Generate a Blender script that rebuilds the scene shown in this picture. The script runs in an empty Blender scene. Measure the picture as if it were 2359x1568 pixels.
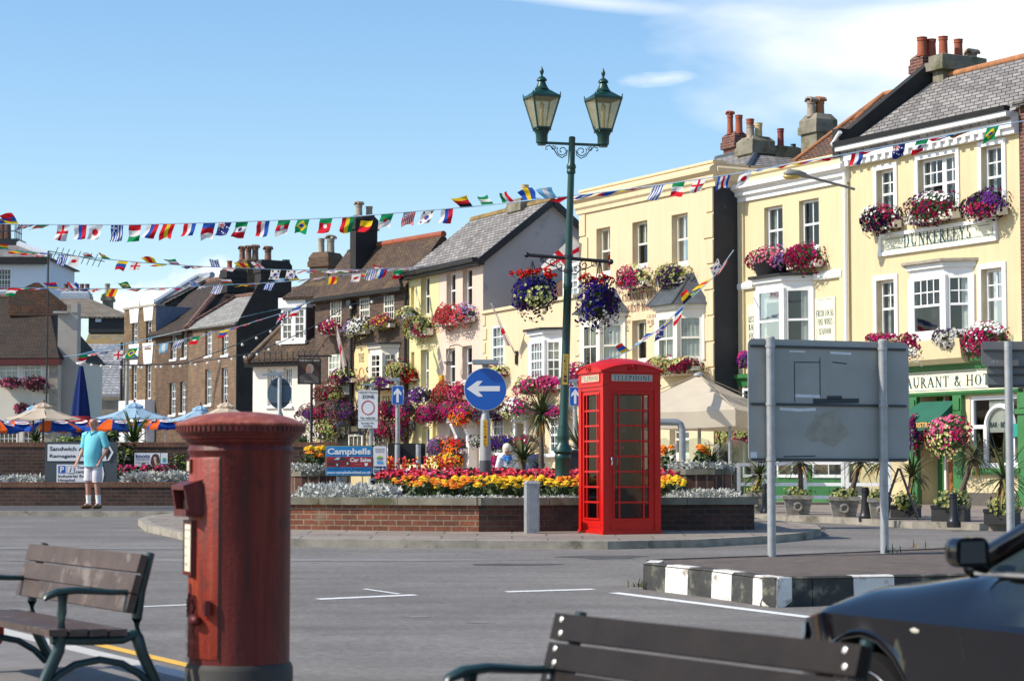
import bpy, math, random
from mathutils import Vector, Matrix
R = math.radians
random.seed(7)
sc = bpy.context.scene
COL = sc.collection
# camera, sky, sun, exposure
EYE = 1.55
F = 4900.0           # focal length in units of the 2359 px wide measuring grid
CX, CY = 1179.5, 784.0
PITCH = math.atan(302.0 / F)
cam = bpy.data.cameras.new('camera'); cam.sensor_width = 36; cam.lens = F / 2359 * 36
cam.clip_start = 0.1; cam.clip_end = 3000
cam.dof.use_dof = True; cam.dof.focus_distance = 36; cam.dof.aperture_fstop = 5.0
co = bpy.data.objects.new('camera', cam); COL.objects.link(co)
co.location = (0, 0, EYE); co.rotation_euler = (R(90) + PITCH, 0, 0)
sc.camera = co
SUN_AZ = Vector((-0.97, -0.24)).normalized(); SUN_EL = R(40)
SUN_DIR = Vector((SUN_AZ.x * math.cos(SUN_EL), SUN_AZ.y * math.cos(SUN_EL), math.sin(SUN_EL)))
sl = bpy.data.lights.new('sun', 'SUN'); sl.energy = 4.2; sl.angle = R(0.5); sl.color = (1, .92, .79)
so = bpy.data.objects.new('sun', sl); COL.objects.link(so)
so.rotation_euler = (-SUN_DIR).to_track_quat('-Z', 'Y').to_euler()
def make_world():
 w = bpy.data.worlds.new('World'); sc.world = w; w.use_nodes = True
 nt = w.node_tree; nt.nodes.clear(); N = nt.nodes.new; L = nt.links.new
 out = N('ShaderNodeOutputWorld'); bg = N('ShaderNodeBackground'); bg.inputs[1].default_value = 0.135
 sky = N('ShaderNodeTexSky'); sky.sky_type = 'NISHITA'; sky.sun_disc = False
 sky.sun_elevation = SUN_EL; sky.sun_rotation = math.atan2(SUN_AZ.x, SUN_AZ.y)
 sky.air_density = 1.0; sky.dust_density = 0.6; sky.ozone_density = 1.6
 tc = N('ShaderNodeTexCoord'); sp = N('ShaderNodeSeparateXYZ'); L(tc.outputs['Generated'], sp.inputs[0])
 def math_(op, a, b=None, c=None):
  n = N('ShaderNodeMath'); n.operation = op
  for i, q in enumerate((a, b, c)):
   if q is None: continue
   if isinstance(q, (int, float)): n.inputs[i].default_value = q
   else: L(q, n.inputs[i])
  return n.outputs[0]
 ysafe = math_('MAXIMUM', sp.outputs[1], .05)
 u = math_('DIVIDE', sp.outputs[0], ysafe); v = math_('DIVIDE', sp.outputs[2], ysafe)
 def noise(su, sv, detail, rough, dist=0):
  cb = N('ShaderNodeCombineXYZ'); L(math_('MULTIPLY', u, su), cb.inputs[0]); L(math_('MULTIPLY', v, sv), cb.inputs[1])
  n = N('ShaderNodeTexNoise'); n.inputs['Scale'].default_value = 1; n.inputs['Detail'].default_value = detail
  n.inputs['Roughness'].default_value = rough; n.inputs['Distortion'].default_value = dist
  L(cb.outputs[0], n.inputs['Vector']); return n.outputs[0]
 def blob(cu, cv, ru, rv, tilt, nz, amt, k):
  du = math_('SUBTRACT', u, cu); dv = math_('SUBTRACT', math_('SUBTRACT', v, cv), math_('MULTIPLY', du, tilt))
  d = math_('SQRT', math_('ADD', math_('POWER', math_('ABSOLUTE', math_('DIVIDE', du, ru)), 2.0), math_('POWER', math_('ABSOLUTE', math_('DIVIDE', dv, rv)), 2.0)))
  m = math_('ADD', math_('SUBTRACT', 1.0, d), math_('MULTIPLY', math_('SUBTRACT', nz, .5), amt))
  n = N('ShaderNodeMath'); n.operation = 'MULTIPLY'; n.use_clamp = True; L(m, n.inputs[0]); n.inputs[1].default_value = k
  return n.outputs[0]
 wisp = noise(9, 26, 4, .5, .3); puff = noise(70, 85, 8, .6, .2)
 b = blob(.225, .203, .165, .05, .06, wisp, 1.3, 1.35)
 for args in ((.071, .1860, .022, .0040, .10, noise(60, 190, 6, .65), 1.3, .55), (.03, .2235, .08, .005, -.09, wisp, 1.4, .6),
  (-.176, .074, .027, .0165, .05, puff, 1.5, 1.6), (-.142, .090, .02, .012, .1, puff, 1.5, 1.4),
  (-.10, .060, .1, .022, 0, noise(8, 40, 4, .5), 1.2, .5)):
  b = math_('MAXIMUM', b, blob(*args))
 b = math_('MULTIPLY', b, .9)
 hs = N('ShaderNodeHueSaturation'); hs.inputs['Saturation'].default_value = 1.2; hs.inputs['Value'].default_value = 1.08; L(sky.outputs[0], hs.inputs['Color'])
 mx = N('ShaderNodeMix'); mx.data_type = 'RGBA'; L(b, mx.inputs[0]); L(hs.outputs[0], mx.inputs[6]); mx.inputs[7].default_value = (7.6, 7.6, 7.6, 1)
 L(mx.outputs[2], bg.inputs[0]); L(bg.outputs[0], out.inputs[0])
make_world()
vs = sc.view_settings; vs.view_transform = 'Standard'; vs.look = 'None'; vs.exposure = 0.36; vs.gamma = 1
sc.cycles.use_denoising = True; sc.cycles.max_bounces = 6; sc.cycles.transparent_max_bounces = 12
# measuring: photograph pixel -> ray -> place
ZM = {'D': (0, 0, 1.0), 'A': (0, 460.7, .25709), 'B': (0, 806.3, .25709), 'C': (518.3, 403.2, .25709), 'T': (575.9, 777.5, .25709),
 'E': (1094.3, 144, .25709), 'F': (1094.3, 518.3, .25709), 'G': (1612.6, 172.8, .31641), 'H': (1612.6, 518.3, .31641),
 'I': (1094.3, 806.3, .29883), 'J': (1654.1, 806.3, .29883), 'K': (1151.9, 1151.9, .51173), 'L': (0, 921.5, .41252),
 'M': (1814.2, 1151.9, .26552), 'N': (2015.8, 46.1, .15428), 'O': (662.3, 777.5, .20197), 'P': (950.3, 777.5, .22042),
 'Q': (0, 1209.5, .22881), 'U': (403.2, 921.5, .25711)}
def zp(k, x, y):
 a, b, s = ZM[k]; return a + x * s, b + y * s
CT, ST = math.cos(PITCH), math.sin(PITCH)
def ray(x, y):
 a = (x - CX) / F; b = (CY - y) / F
 return Vector((a, CT - b * ST, ST + b * CT))
def at(x, y, Y):
 d = ray(x, y); t = Y / d.y; return Vector((d.x * t, Y, EYE + d.z * t))
def g(Y):
 return .0225 * Y if Y < 28 else .63 + .14 * (1 - math.exp(-(Y - 28) * .0225 / .14))
def gnd(x, y, h=0.0):
 d = ray(x, y); lo, hi = 2.0, 400.0
 for _ in range(60):
  t = (lo + hi) / 2
  if EYE + d.z * t - g(d.y * t) - h > 0: lo = t
  else: hi = t
 return Vector((d.x * lo, d.y * lo, g(d.y * lo) + h))
def pxm(Y): return F / Y      # measuring px per metre at depth Y
# materials (all procedural)
MATS = {}
def _nodes(name):
 m = bpy.data.materials.new(name); m.use_nodes = True
 nt = m.node_tree; p = nt.nodes['Principled BSDF']; return m, nt, p
def _noise(nt, scale, detail=4, vec=None, rough=.55):
 n = nt.nodes.new('ShaderNodeTexNoise'); n.inputs['Scale'].default_value = scale; n.inputs['Detail'].default_value = detail
 n.inputs['Roughness'].default_value = rough
 if vec is None:
  tc = nt.nodes.new('ShaderNodeTexCoord'); vec = tc.outputs['Object']
 nt.links.new(vec, n.inputs['Vector']); return n.outputs[0]
def _ramp(nt, fac, stops):
 r = nt.nodes.new('ShaderNodeValToRGB'); e = r.color_ramp.elements
 while len(e) < len(stops): e.new(.5)
 for el, (p, c) in zip(e, stops): el.position = p; el.color = (*c, 1) if len(c) == 3 else c
 nt.links.new(fac, r.inputs[0]); return r.outputs[0]
def _mix(nt, fac, a, b, mode='MIX'):
 m = nt.nodes.new('ShaderNodeMix'); m.data_type = 'RGBA'; m.blend_type = mode
 for i, q in ((0, fac), (6, a), (7, b)):
  if isinstance(q, (int, float)): m.inputs[i].default_value = q
  elif isinstance(q, (tuple, list)): m.inputs[i].default_value = (*q[:3], 1)
  else: nt.links.new(q, m.inputs[i])
 return m.outputs[2]
def _bump(nt, p, h, dist=.01, strength=.6):
 b = nt.nodes.new('ShaderNodeBump'); b.inputs['Distance'].default_value = dist; b.inputs['Strength'].default_value = strength
 nt.links.new(h, b.inputs['Height']); nt.links.new(b.outputs[0], p.inputs['Normal'])
def M(name, col, rough=.7, var=.12, scale=4, bump=0, bscale=60, metal=0, spec=.5, coat=0, stain=None, sscale=1.2, sthr=.55, streak=0):
 if name in MATS: return MATS[name]
 m, nt, p = _nodes(name)
 c1 = tuple(max(0, c * (1 - var)) for c in col); c2 = tuple(min(1, c * (1 + var)) for c in col)
 c = _ramp(nt, _noise(nt, scale), [(.3, c1), (.7, c2)])
 if streak:
  tc = nt.nodes.new('ShaderNodeTexCoord'); mp = nt.nodes.new('ShaderNodeMapping'); nt.links.new(tc.outputs['Object'], mp.inputs[0]); mp.inputs['Scale'].default_value = (5, 5, .35)
  c = _mix(nt, 1.0, c, _ramp(nt, _noise(nt, 1.2, 6, mp.outputs[0], .65), [(.3, (1 - streak,) * 3), (.58, (1.03,) * 3)]), 'MULTIPLY')
 if stain:
  f = _ramp(nt, _noise(nt, sscale, 8, None, .65), [(sthr, (0, 0, 0)), (sthr + .12, (1, 1, 1))])
  c = _mix(nt, f, c, stain)
 nt.links.new(c, p.inputs['Base Color'])
 p.inputs['Roughness'].default_value = rough; p.inputs['Metallic'].default_value = metal
 p.inputs['Specular IOR Level'].default_value = spec; p.inputs['Coat Weight'].default_value = coat
 if coat: p.inputs['Coat Roughness'].default_value = .06
 if bump: _bump(nt, p, _noise(nt, bscale, 3), bump)
 MATS[name] = m; return m
def _wallvec(nt, zs=1.0):
 tc = nt.nodes.new('ShaderNodeTexCoord'); sp = nt.nodes.new('ShaderNodeSeparateXYZ'); cb = nt.nodes.new('ShaderNodeCombineXYZ')
 ad = nt.nodes.new('ShaderNodeMath'); ad.operation = 'ADD'
 nt.links.new(tc.outputs['Object'], sp.inputs[0]); nt.links.new(sp.outputs[0], ad.inputs[0]); nt.links.new(sp.outputs[1], ad.inputs[1])
 mu = nt.nodes.new('ShaderNodeMath'); mu.operation = 'MULTIPLY'; mu.inputs[1].default_value = zs; nt.links.new(sp.outputs[2], mu.inputs[0])
 nt.links.new(ad.outputs[0], cb.inputs[0]); nt.links.new(mu.outputs[0], cb.inputs[1]); return cb.outputs[0]
def brick(name, c1, c2, mortar, bw=.225, bh=.075, ms=.009, stain=None, sthr=.55, sscale=.8, zs=1.0, bump=.012, rough=.85, offset=.5, vary=.6, swap=False):
 if name in MATS: return MATS[name]
 m, nt, p = _nodes(name); v = _wallvec(nt, zs)
 if swap:
  sp = nt.nodes.new('ShaderNodeSeparateXYZ'); cb = nt.nodes.new('ShaderNodeCombineXYZ'); nt.links.new(v, sp.inputs[0])
  nt.links.new(sp.outputs[0], cb.inputs[1]); nt.links.new(sp.outputs[1], cb.inputs[0]); v = cb.outputs[0]
 b = nt.nodes.new('ShaderNodeTexBrick'); nt.links.new(v, b.inputs['Vector']); b.offset = offset
 b.inputs['Scale'].default_value = 1; b.inputs['Brick Width'].default_value = bw; b.inputs['Row Height'].default_value = bh
 b.inputs['Mortar Size'].default_value = ms; b.inputs['Mortar Smooth'].default_value = .2; b.inputs['Bias'].default_value = 0
 b.inputs['Color1'].default_value = (*c1, 1); b.inputs['Color2'].default_value = (*c2, 1); b.inputs['Mortar'].default_value = (*mortar, 1)
 c = b.outputs['Color']
 k = _ramp(nt, _noise(nt, 1.7, 6), [(.3, (1 - vary * .5,) * 3), (.7, (1 + vary * .3,) * 3)])
 c = _mix(nt, 1.0, c, k, 'MULTIPLY')
 fine = _ramp(nt, _noise(nt, 23, 3), [(.3, (.75,) * 3), (.7, (1.2,) * 3)])
 c = _mix(nt, 1.0, c, fine, 'MULTIPLY')
 if stain:
  f = _ramp(nt, _noise(nt, sscale, 9, None, .7), [(sthr, (0, 0, 0)), (sthr + .15, (.9, .9, .9))])
  c = _mix(nt, f, c, stain)
 nt.links.new(c, p.inputs['Base Color']); p.inputs['Roughness'].default_value = rough
 inv = nt.nodes.new('ShaderNodeMath'); inv.operation = 'SUBTRACT'; inv.inputs[0].default_value = 1; nt.links.new(b.outputs['Fac'], inv.inputs[1])
 _bump(nt, p, inv.outputs[0], bump, .8)
 MATS[name] = m; return m
def glass(name='window_glass', tint=(.75, .8, .8), refl=.10):
 if name in MATS: return MATS[name]
 m, nt, p = _nodes(name); nt.nodes.remove(p); o = nt.nodes['Material Output']
 t = nt.nodes.new('ShaderNodeBsdfTransparent'); t.inputs[0].default_value = (*tint, 1)
 gl = nt.nodes.new('ShaderNodeBsdfGlossy'); gl.inputs['Roughness'].default_value = .03
 lw = nt.nodes.new('ShaderNodeLayerWeight'); lw.inputs[0].default_value = .35
 ad = nt.nodes.new('ShaderNodeMath'); ad.operation = 'MULTIPLY_ADD'; nt.links.new(lw.outputs['Fresnel'], ad.inputs[0]); ad.inputs[1].default_value = .45; ad.inputs[2].default_value = refl * .6
 mx = nt.nodes.new('ShaderNodeMixShader'); nt.links.new(ad.outputs[0], mx.inputs[0]); nt.links.new(t.outputs[0], mx.inputs[1]); nt.links.new(gl.outputs[0], mx.inputs[2])
 bp = nt.nodes.new('ShaderNodeBump'); bp.inputs['Distance'].default_value = .02; bp.inputs['Strength'].default_value = .15
 nt.links.new(_noise(nt, 1.5, 2), bp.inputs['Height']); nt.links.new(bp.outputs[0], gl.inputs['Normal'])
 nt.links.new(mx.outputs[0], o.inputs[0]); MATS[name] = m; return m
def frosted(name, col, op=.5):
 if name in MATS: return MATS[name]
 m, nt, p = _nodes(name); o = nt.nodes['Material Output']; c = _ramp(nt, _noise(nt, 7, 4), [(.35, tuple(q * .75 for q in col)), (.65, col)])
 nt.links.new(c, p.inputs['Base Color']); p.inputs['Roughness'].default_value = .15
 tl = nt.nodes.new('ShaderNodeBsdfTranslucent'); nt.links.new(c, tl.inputs[0]); t = nt.nodes.new('ShaderNodeBsdfTransparent'); t.inputs[0].default_value = (.9, .85, .7, 1)
 a = nt.nodes.new('ShaderNodeMixShader'); a.inputs[0].default_value = .55; nt.links.new(p.outputs[0], a.inputs[1]); nt.links.new(tl.outputs[0], a.inputs[2])
 b = nt.nodes.new('ShaderNodeMixShader'); b.inputs[0].default_value = op; nt.links.new(t.outputs[0], b.inputs[1]); nt.links.new(a.outputs[0], b.inputs[2]); nt.links.new(b.outputs[0], o.inputs[0])
 MATS[name] = m; return m
def cloth(name, col, tr=.35, var=.06):
 if name in MATS: return MATS[name]
 m, nt, p = _nodes(name); o = nt.nodes['Material Output']
 c = _ramp(nt, _noise(nt, 3), [(.3, tuple(q * (1 - var) for q in col)), (.7, tuple(min(1, q * (1 + var)) for q in col))])
 nt.links.new(c, p.inputs['Base Color']); p.inputs['Roughness'].default_value = .85; p.inputs['Specular IOR Level'].default_value = .2
 tl = nt.nodes.new('ShaderNodeBsdfTranslucent'); nt.links.new(c, tl.inputs[0])
 mx = nt.nodes.new('ShaderNodeMixShader'); mx.inputs[0].default_value = tr
 nt.links.new(p.outputs[0], mx.inputs[1]); nt.links.new(tl.outputs[0], mx.inputs[2]); nt.links.new(mx.outputs[0], o.inputs[0])
 MATS[name] = m; return m
# mesh builder and tagging
class MB:
 def __init__(s): s.v = []; s.f = []; s.m = []
 def add(s, vs, fs, mi=0):
  o = len(s.v); s.v += [tuple(q) for q in vs]; s.f += [tuple(i + o for i in f) for f in fs]
  s.m += [mi] * len(fs) if isinstance(mi, int) else list(mi); return s
 def poly(s, pts, mi=0): return s.add(pts, [tuple(range(len(pts)))], mi)
 def box(s, x0, y0, z0, x1, y1, z1, mi=0):
  return s.add([(x0, y0, z0), (x1, y0, z0), (x1, y1, z0), (x0, y1, z0), (x0, y0, z1), (x1, y0, z1), (x1, y1, z1), (x0, y1, z1)],
  [(0, 3, 2, 1), (4, 5, 6, 7), (0, 1, 5, 4), (1, 2, 6, 5), (2, 3, 7, 6), (3, 0, 4, 7)], mi)
 def prism(s, pts, a, b, axis='z', mi=0):
  n = len(pts); f = {'z': lambda p, q: (p[0], p[1], q), 'y': lambda p, q: (p[0], q, p[1]), 'x': lambda p, q: (q, p[0], p[1])}[axis]
  return s.add([f(p, a) for p in pts] + [f(p, b) for p in pts],
  [tuple(range(n))[::-1], tuple(range(n, 2 * n))] + [(i, (i + 1) % n, n + (i + 1) % n, n + i) for i in range(n)], mi)
 def slab(s, pts, th, mi=0):
  pts = [Vector(p) for p in pts]; nrm = (pts[1] - pts[0]).cross(pts[2] - pts[0]).normalized()
  if nrm.z < 0: nrm = -nrm
  q = [p - nrm * th for p in pts]; n = len(pts)
  return s.add(pts + q, [tuple(range(n)), tuple(range(n, 2 * n))[::-1]] + [(i, n + i, n + (i + 1) % n, (i + 1) % n) for i in range(n)], mi)
 def tube(s, path, r, n=8, mi=0, cap=True, flat=1.0, up=None):
  path = [Vector(p) for p in path]; k = len(path); rs = r if isinstance(r, (list, tuple)) else [r] * k
  ref = Vector(up) if up else Vector((0, 0, 1)); vs = []
  for i, p in enumerate(path):
   t = (path[min(i + 1, k - 1)] - path[max(i - 1, 0)]).normalized()
   a = t.cross(ref)
   if a.length < .05: a = t.cross(Vector((1, .3, 0)))
   a.normalize(); b = a.cross(t).normalized()
   for j in range(n):
    w = 2 * math.pi * (j + .5) / n; vs.append(p + a * (math.cos(w) * rs[i]) + b * (math.sin(w) * rs[i] * flat))
  fs = [(i * n + j, i * n + (j + 1) % n, (i + 1) * n + (j + 1) % n, (i + 1) * n + j) for i in range(k - 1) for j in range(n)]
  if cap: fs += [tuple(range(n))[::-1], tuple(range((k - 1) * n, k * n))]
  return s.add(vs, fs, mi)
 def lathe(s, prof, n=24, c=(0, 0, 0), mi=0, a0=0, a1=2 * math.pi):
  full = abs(a1 - a0 - 2 * math.pi) < 1e-6; m = n if full else n + 1; vs = []
  for r, z in prof:
   for j in range(m):
    w = a0 + (a1 - a0) * j / n; vs.append((c[0] + r * math.cos(w), c[1] + r * math.sin(w), c[2] + z))
  fs = []
  for i in range(len(prof) - 1):
   for j in range(n):
    k = (j + 1) % m; fs.append((i * m + j, i * m + k, (i + 1) * m + k, (i + 1) * m + j))
  if full:
   fs += [tuple(range(n))[::-1], tuple(range((len(prof) - 1) * n, len(prof) * n))]
  return s.add(vs, fs, mi)
 def beam(s, p, q, w, h, mi=0, up=(0, 0, 1)):
  p, q = Vector(p), Vector(q); t = (q - p).normalized(); a = t.cross(Vector(up))
  if a.length < .02: a = t.cross(Vector((0, 1, 0)))
  a.normalize(); b = a.cross(t).normalized(); a = a * (w / 2); b = b * (h / 2)
  return s.add([p - a - b, p + a - b, p + a + b, p - a + b, q - a - b, q + a - b, q + a + b, q - a + b],
  [(0, 1, 2, 3), (7, 6, 5, 4), (0, 4, 5, 1), (1, 5, 6, 2), (2, 6, 7, 3), (3, 7, 4, 0)], mi)
 def ball(s, c, r, n=8, k=5, mi=0, sz=1.0):
  prof = [(max(1e-4, r * math.sin(math.pi * i / k)), -r * sz * math.cos(math.pi * i / k)) for i in range(k + 1)]
  return s.lathe(prof, n, c, mi)
 def build(s, name, mats, parent=None, smooth=None, loc=None, rotz=None):
  me = bpy.data.meshes.new(name); me.from_pydata(s.v, [], s.f)
  ml = mats if isinstance(mats, (list, tuple)) else [mats]
  for q in ml: me.materials.append(q)
  if len(ml) > 1: me.polygons.foreach_set('material_index', s.m)
  me.update()
  import bmesh
  bm = bmesh.new(); bm.from_mesh(me); bmesh.ops.recalc_face_normals(bm, faces=bm.faces) if len(s.f) < 4000 else None
  bm.to_mesh(me); bm.free()
  if smooth:
   me.shade_smooth(); me.set_sharp_from_angle(angle=R(smooth))
  o = bpy.data.objects.new(name, me); COL.objects.link(o)
  if parent: o.parent = parent
  if loc is not None: o.location = loc
  if rotz is not None: o.rotation_euler = (0, 0, rotz)
  return o
def tag(o, label=None, cat=None, group=None, kind=None):
 for k, q in (('label', label), ('category', cat), ('group', group), ('kind', kind)):
  if q: o[k] = q
 return o
def thing(name, label, cat, loc=(0, 0, 0), rotz=0, group=None):
 o = bpy.data.objects.new(name, None); COL.objects.link(o); o.empty_display_size = .2
 o.location = loc; o.rotation_euler = (0, 0, rotz); return tag(o, label, cat, group)
def copy_tree(o, parent=None):
 c = o.copy(); COL.objects.link(c)
 if parent: c.parent = parent
 for ch in list(o.children): copy_tree(ch, c)
 return c
# lettering
def fit(vs, x, z, w, h, y, parent, name, mat, smooth=None, fs=None):
 xs = [q[0] for q in vs]; ys = [q[1] for q in vs]; x0, x1, y0, y1 = min(xs), max(xs), min(ys), max(ys)
 if w is None: w = (x1 - x0) * h / max(1e-6, y1 - y0)
 mb = MB(); mb.add([(x + (q[0] - x0) / (x1 - x0) * w, y - q[2], z + (q[1] - y0) / (y1 - y0) * h) for q in vs], fs)
 return mb.build(name, mat, parent)
def text(parent, s, mat, x, z, w, h, y=-.006, bold=0.0, name='lettering', th=.003, shear=0):
 cu = bpy.data.curves.new('t', 'FONT'); cu.body = s; cu.size = 1; cu.offset = bold; cu.resolution_u = 3; cu.shear = shear
 ob = bpy.data.objects.new('t', cu); me = bpy.data.meshes.new_from_object(ob)
 vs = [(q.co.x, q.co.y, th) for q in me.vertices]; fs = [tuple(p.vertices) for p in me.polygons]
 bpy.data.objects.remove(ob); bpy.data.curves.remove(cu); bpy.data.meshes.remove(me)
 return fit(vs, x, z, w, h, y, parent, name, mat, None, fs)
def _st(x, y0=0, y1=1, w=.15, sv=3):
 o = [('l', x, y0, x, y1, w)]
 if sv & 1: o.append(('l', x - .15, y0 + .025, x + .15, y0 + .025, .05))
 if sv & 2: o.append(('l', x - .15, y1 - .025, x + .15, y1 - .025, .05))
 return o
_bar = lambda x0, y, x1, w=.06: ('l', x0, y, x1, y, w)
def _pad(x, y0, y1): return ('l', x, y0, x, y1, .05)
GL = {'A': (.86, [('l', .1, 0, .42, 1, .07), ('l', .4, 1, .74, 0, .15), _bar(.2, .36, .62), _bar(0, .025, .22, .05), _bar(.6, .025, .88, .05)]),
 'B': (.68, _st(.18) + [('a', .25, .75, .3, .25, -90, 90, 0), ('a', .25, .26, .38, .26, -90, 90, 0)]),
 'C': (.82, [('a', .45, .5, .38, .5, 45, 315, 0), _pad(.74, .7, .9)]), 'D': (.84, _st(.18) + [('a', .25, .5, .5, .5, -90, 90, 0)]),
 'E': (.68, _st(.18) + [_bar(.18, .975, .6), _bar(.18, .53, .5), _bar(.18, .025, .62), _pad(.6, .78, 1), _pad(.62, 0, .24), _pad(.5, .42, .64)]),
 'F': (.64, _st(.18) + [_bar(.18, .975, .6), _bar(.18, .5, .5), _pad(.6, .78, 1), _pad(.5, .4, .62)]),
 'G': (.86, [('a', .45, .5, .38, .5, 45, 330, 0), _pad(.74, .7, .9), ('l', .74, .05, .74, .42, .13), _bar(.58, .42, .86, .05)]),
 'H': (.9, _st(.18) + _st(.72) + [_bar(.18, .52, .72)]), 'I': (.36, _st(.18)),
 'K': (.84, _st(.18) + [('l', .24, .45, .66, 1, .07), ('l', .36, .58, .76, 0, .15), _bar(.52, .975, .8, .05), _bar(.62, .025, .88, .05)]),
 'L': (.66, _st(.18) + [_bar(.18, .025, .62), _pad(.62, 0, .26)]), 'M': (1.06, _st(.16, w=.07) + _st(.9) + [('l', .18, 1, .52, .05, .14), ('l', .52, .05, .88, 1, .06)]),
 'N': (.9, _st(.18, w=.07) + _st(.74, w=.07, sv=2) + [('l', .18, 1, .74, 0, .15)]), 'O': (.92, [('a', .46, .5, .4, .5, 0, 360, 0)]),
 'P': (.66, _st(.18) + [('a', .25, .73, .34, .27, -90, 90, 0)]),
 'R': (.78, _st(.18) + [('a', .25, .74, .32, .26, -90, 90, 0), ('l', .36, .48, .7, 0, .15), _bar(.62, .025, .84, .05)]),
 'S': (.62, [('a', .3, .74, .22, .26, 30, 270, 0), ('a', .3, .25, .25, .25, -150, 90, 0), _pad(.5, .74, .92), _pad(.07, .08, .26)]),
 'T': (.76, _st(.38, sv=1) + [_bar(.04, .975, .72), _pad(.05, .76, 1), _pad(.71, .76, 1)]),
 'U': (.88, _st(.18, .3, 1, sv=2) + _st(.7, .3, 1, .07, sv=2) + [('a', .44, .32, .26, .32, 180, 360, 0)]),
 'V': (.84, [('l', .12, 1, .44, 0, .15), ('l', .42, 0, .74, 1, .07), _bar(0, .975, .28, .05), _bar(.6, .975, .86, .05)]),
 'W': (1.2, [('l', .12, 1, .38, 0, .14), ('l', .36, 0, .6, 1, .06), ('l', .58, 1, .84, 0, .14), ('l', .82, 0, 1.06, 1, .06), _bar(0, .975, .26, .05), _bar(.92, .975, 1.2, .05)]),
 'Y': (.82, [('l', .12, 1, .42, .45, .15), ('l', .42, .45, .72, 1, .07), _bar(0, .975, .28, .05), _bar(.58, .975, .84, .05)] + _st(.42, 0, .48, sv=1)),
 '&': (.86, [('a', .36, .76, .2, .24, -60, 240, 0), ('a', .34, .26, .3, .26, 60, 330, 0), ('l', .22, .66, .78, 0, .14), ('l', .56, .1, .78, .5, .06)]),
 '1': (.4, _st(.2)), '.': (.3, [('l', .15, 0, .15, .12, .12)]), '-': (.4, [_bar(.08, .4, .34)]), ' ': (.42, [])}
def serif(parent, s, mat, x, z, w, h, y=-.006, name='lettering', th=.003, gap=.1):
 vs, fs = [], []; px = 0.0
 def strip(a, b):
  o = len(vs); vs.extend([(q[0], q[1], th) for q in a + b]); n = len(a)
  fs.extend([(o + i, o + i + 1, o + n + i + 1, o + n + i) for i in range(n - 1)])
 for ch in s:
  wd, st = GL[ch]
  for q in st:
   if q[0] == 'l':
    _, x0, y0, x1, y1, wt = q; d = Vector((x1 - x0, y1 - y0));
    if abs(d.y) > .1 and abs(d.x) > .02: nx, ny = wt * .62, 0
    else:
     d.normalize(); nx, ny = -d.y * wt / 2, d.x * wt / 2
    strip([(px + x0 + nx, y0 + ny), (px + x1 + nx, y1 + ny)], [(px + x0 - nx, y0 - ny), (px + x1 - nx, y1 - ny)])
   else:
    _, cx, cy, rx, ry, a0, a1, _w = q; A, Bq = [], []
    for i in range(15):
     w_ = R(a0 + (a1 - a0) * i / 14); wt = .075 + .12 * abs(math.cos(w_))
     A.append((px + cx + rx * math.cos(w_), cy + ry * math.sin(w_))); Bq.append((px + cx + (rx - wt) * math.cos(w_), cy + (ry - .06) * math.sin(w_)))
    strip(A, Bq)
  px += wd + gap
 return fit(vs, x, z, w, h, y, parent, name, mat, None, fs)
# shared materials
def asphalt_mat():
 m, nt, p = _nodes('asphalt'); tc = nt.nodes.new('ShaderNodeTexCoord'); mp = nt.nodes.new('ShaderNodeMapping'); nt.links.new(tc.outputs['Object'], mp.inputs[0]); mp.inputs['Rotation'].default_value = (0, 0, R(8)); mp.inputs['Scale'].default_value = (.12, .9, 1)
 c = _ramp(nt, _noise(nt, .8, 5), [(.3, (.160, .148, .136)), (.7, (.212, .197, .182))])
 c = _mix(nt, 1.0, c, _ramp(nt, _noise(nt, 1.6, 4, mp.outputs[0]), [(.35, (.84,) * 3), (.62, (1.1,) * 3)]), 'MULTIPLY')
 c = _mix(nt, 1.0, c, _ramp(nt, _noise(nt, 16, 6, None, .75), [(.32, (.72,) * 3), (.68, (1.28,) * 3)]), 'MULTIPLY'); c = _mix(nt, 1.0, c, _ramp(nt, _noise(nt, 140, 2), [(.3, (.66,) * 3), (.7, (1.34,) * 3)]), 'MULTIPLY')
 nt.links.new(c, p.inputs['Base Color']); p.inputs['Roughness'].default_value = .85; p.inputs['Specular IOR Level'].default_value = .25; _bump(nt, p, _noise(nt, 160, 2), .006); return m
asphalt = asphalt_mat()
pave = M('paving', (.27, .235, .20), .9, .2, 2.5, .006, 120, stain=(.16, .14, .12), sscale=1.2, sthr=.55)
pave_dark = M('dark_tarmac', (.075, .072, .07), .95, .2, 3, .008, 150)
kerbm = M('kerb_stone', (.3, .27, .22), .9, .25, 5, .008, 60, stain=(.12, .11, .08), sscale=3)
white = M('white_paint', (.80, .80, .79), .45, .04, 3)
offwhite = M('warm_white_paint', (.78, .73, .62), .5, .05, 3)
cream1 = M('primrose_render', (.63, .525, .315), .85, .04, 1.2, .012, 45, stain=(.62, .50, .27), sscale=.9, sthr=.6, streak=.07)
cream1s = M('primrose_smooth_render', (.645, .545, .33), .8, .03, 1, .002, 30, stain=(.63, .52, .29), sscale=.8, sthr=.62, streak=.07)
cream2 = M('apricot_cream_render', (.665, .53, .335), .8, .03, .8, .002, 30, stain=(.65, .51, .31), sscale=.7, sthr=.62, streak=.07)
cream3 = M('pale_apricot_render', (.665, .53, .34), .8, .03, .8, .003, 30, stain=(.62, .48, .29), sscale=.9, sthr=.6, streak=.07)
pinkr = M('pale_pink_render', (.66, .51, .41), .8, .03, .8, .002, 30, stain=(.62, .48, .38), sscale=.8, sthr=.6, streak=.07)
yellr = M('lemon_render', (.66, .58, .305), .8, .03, .8, .002, 30, stain=(.65, .57, .31), sscale=.8, sthr=.6, streak=.07)
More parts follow.
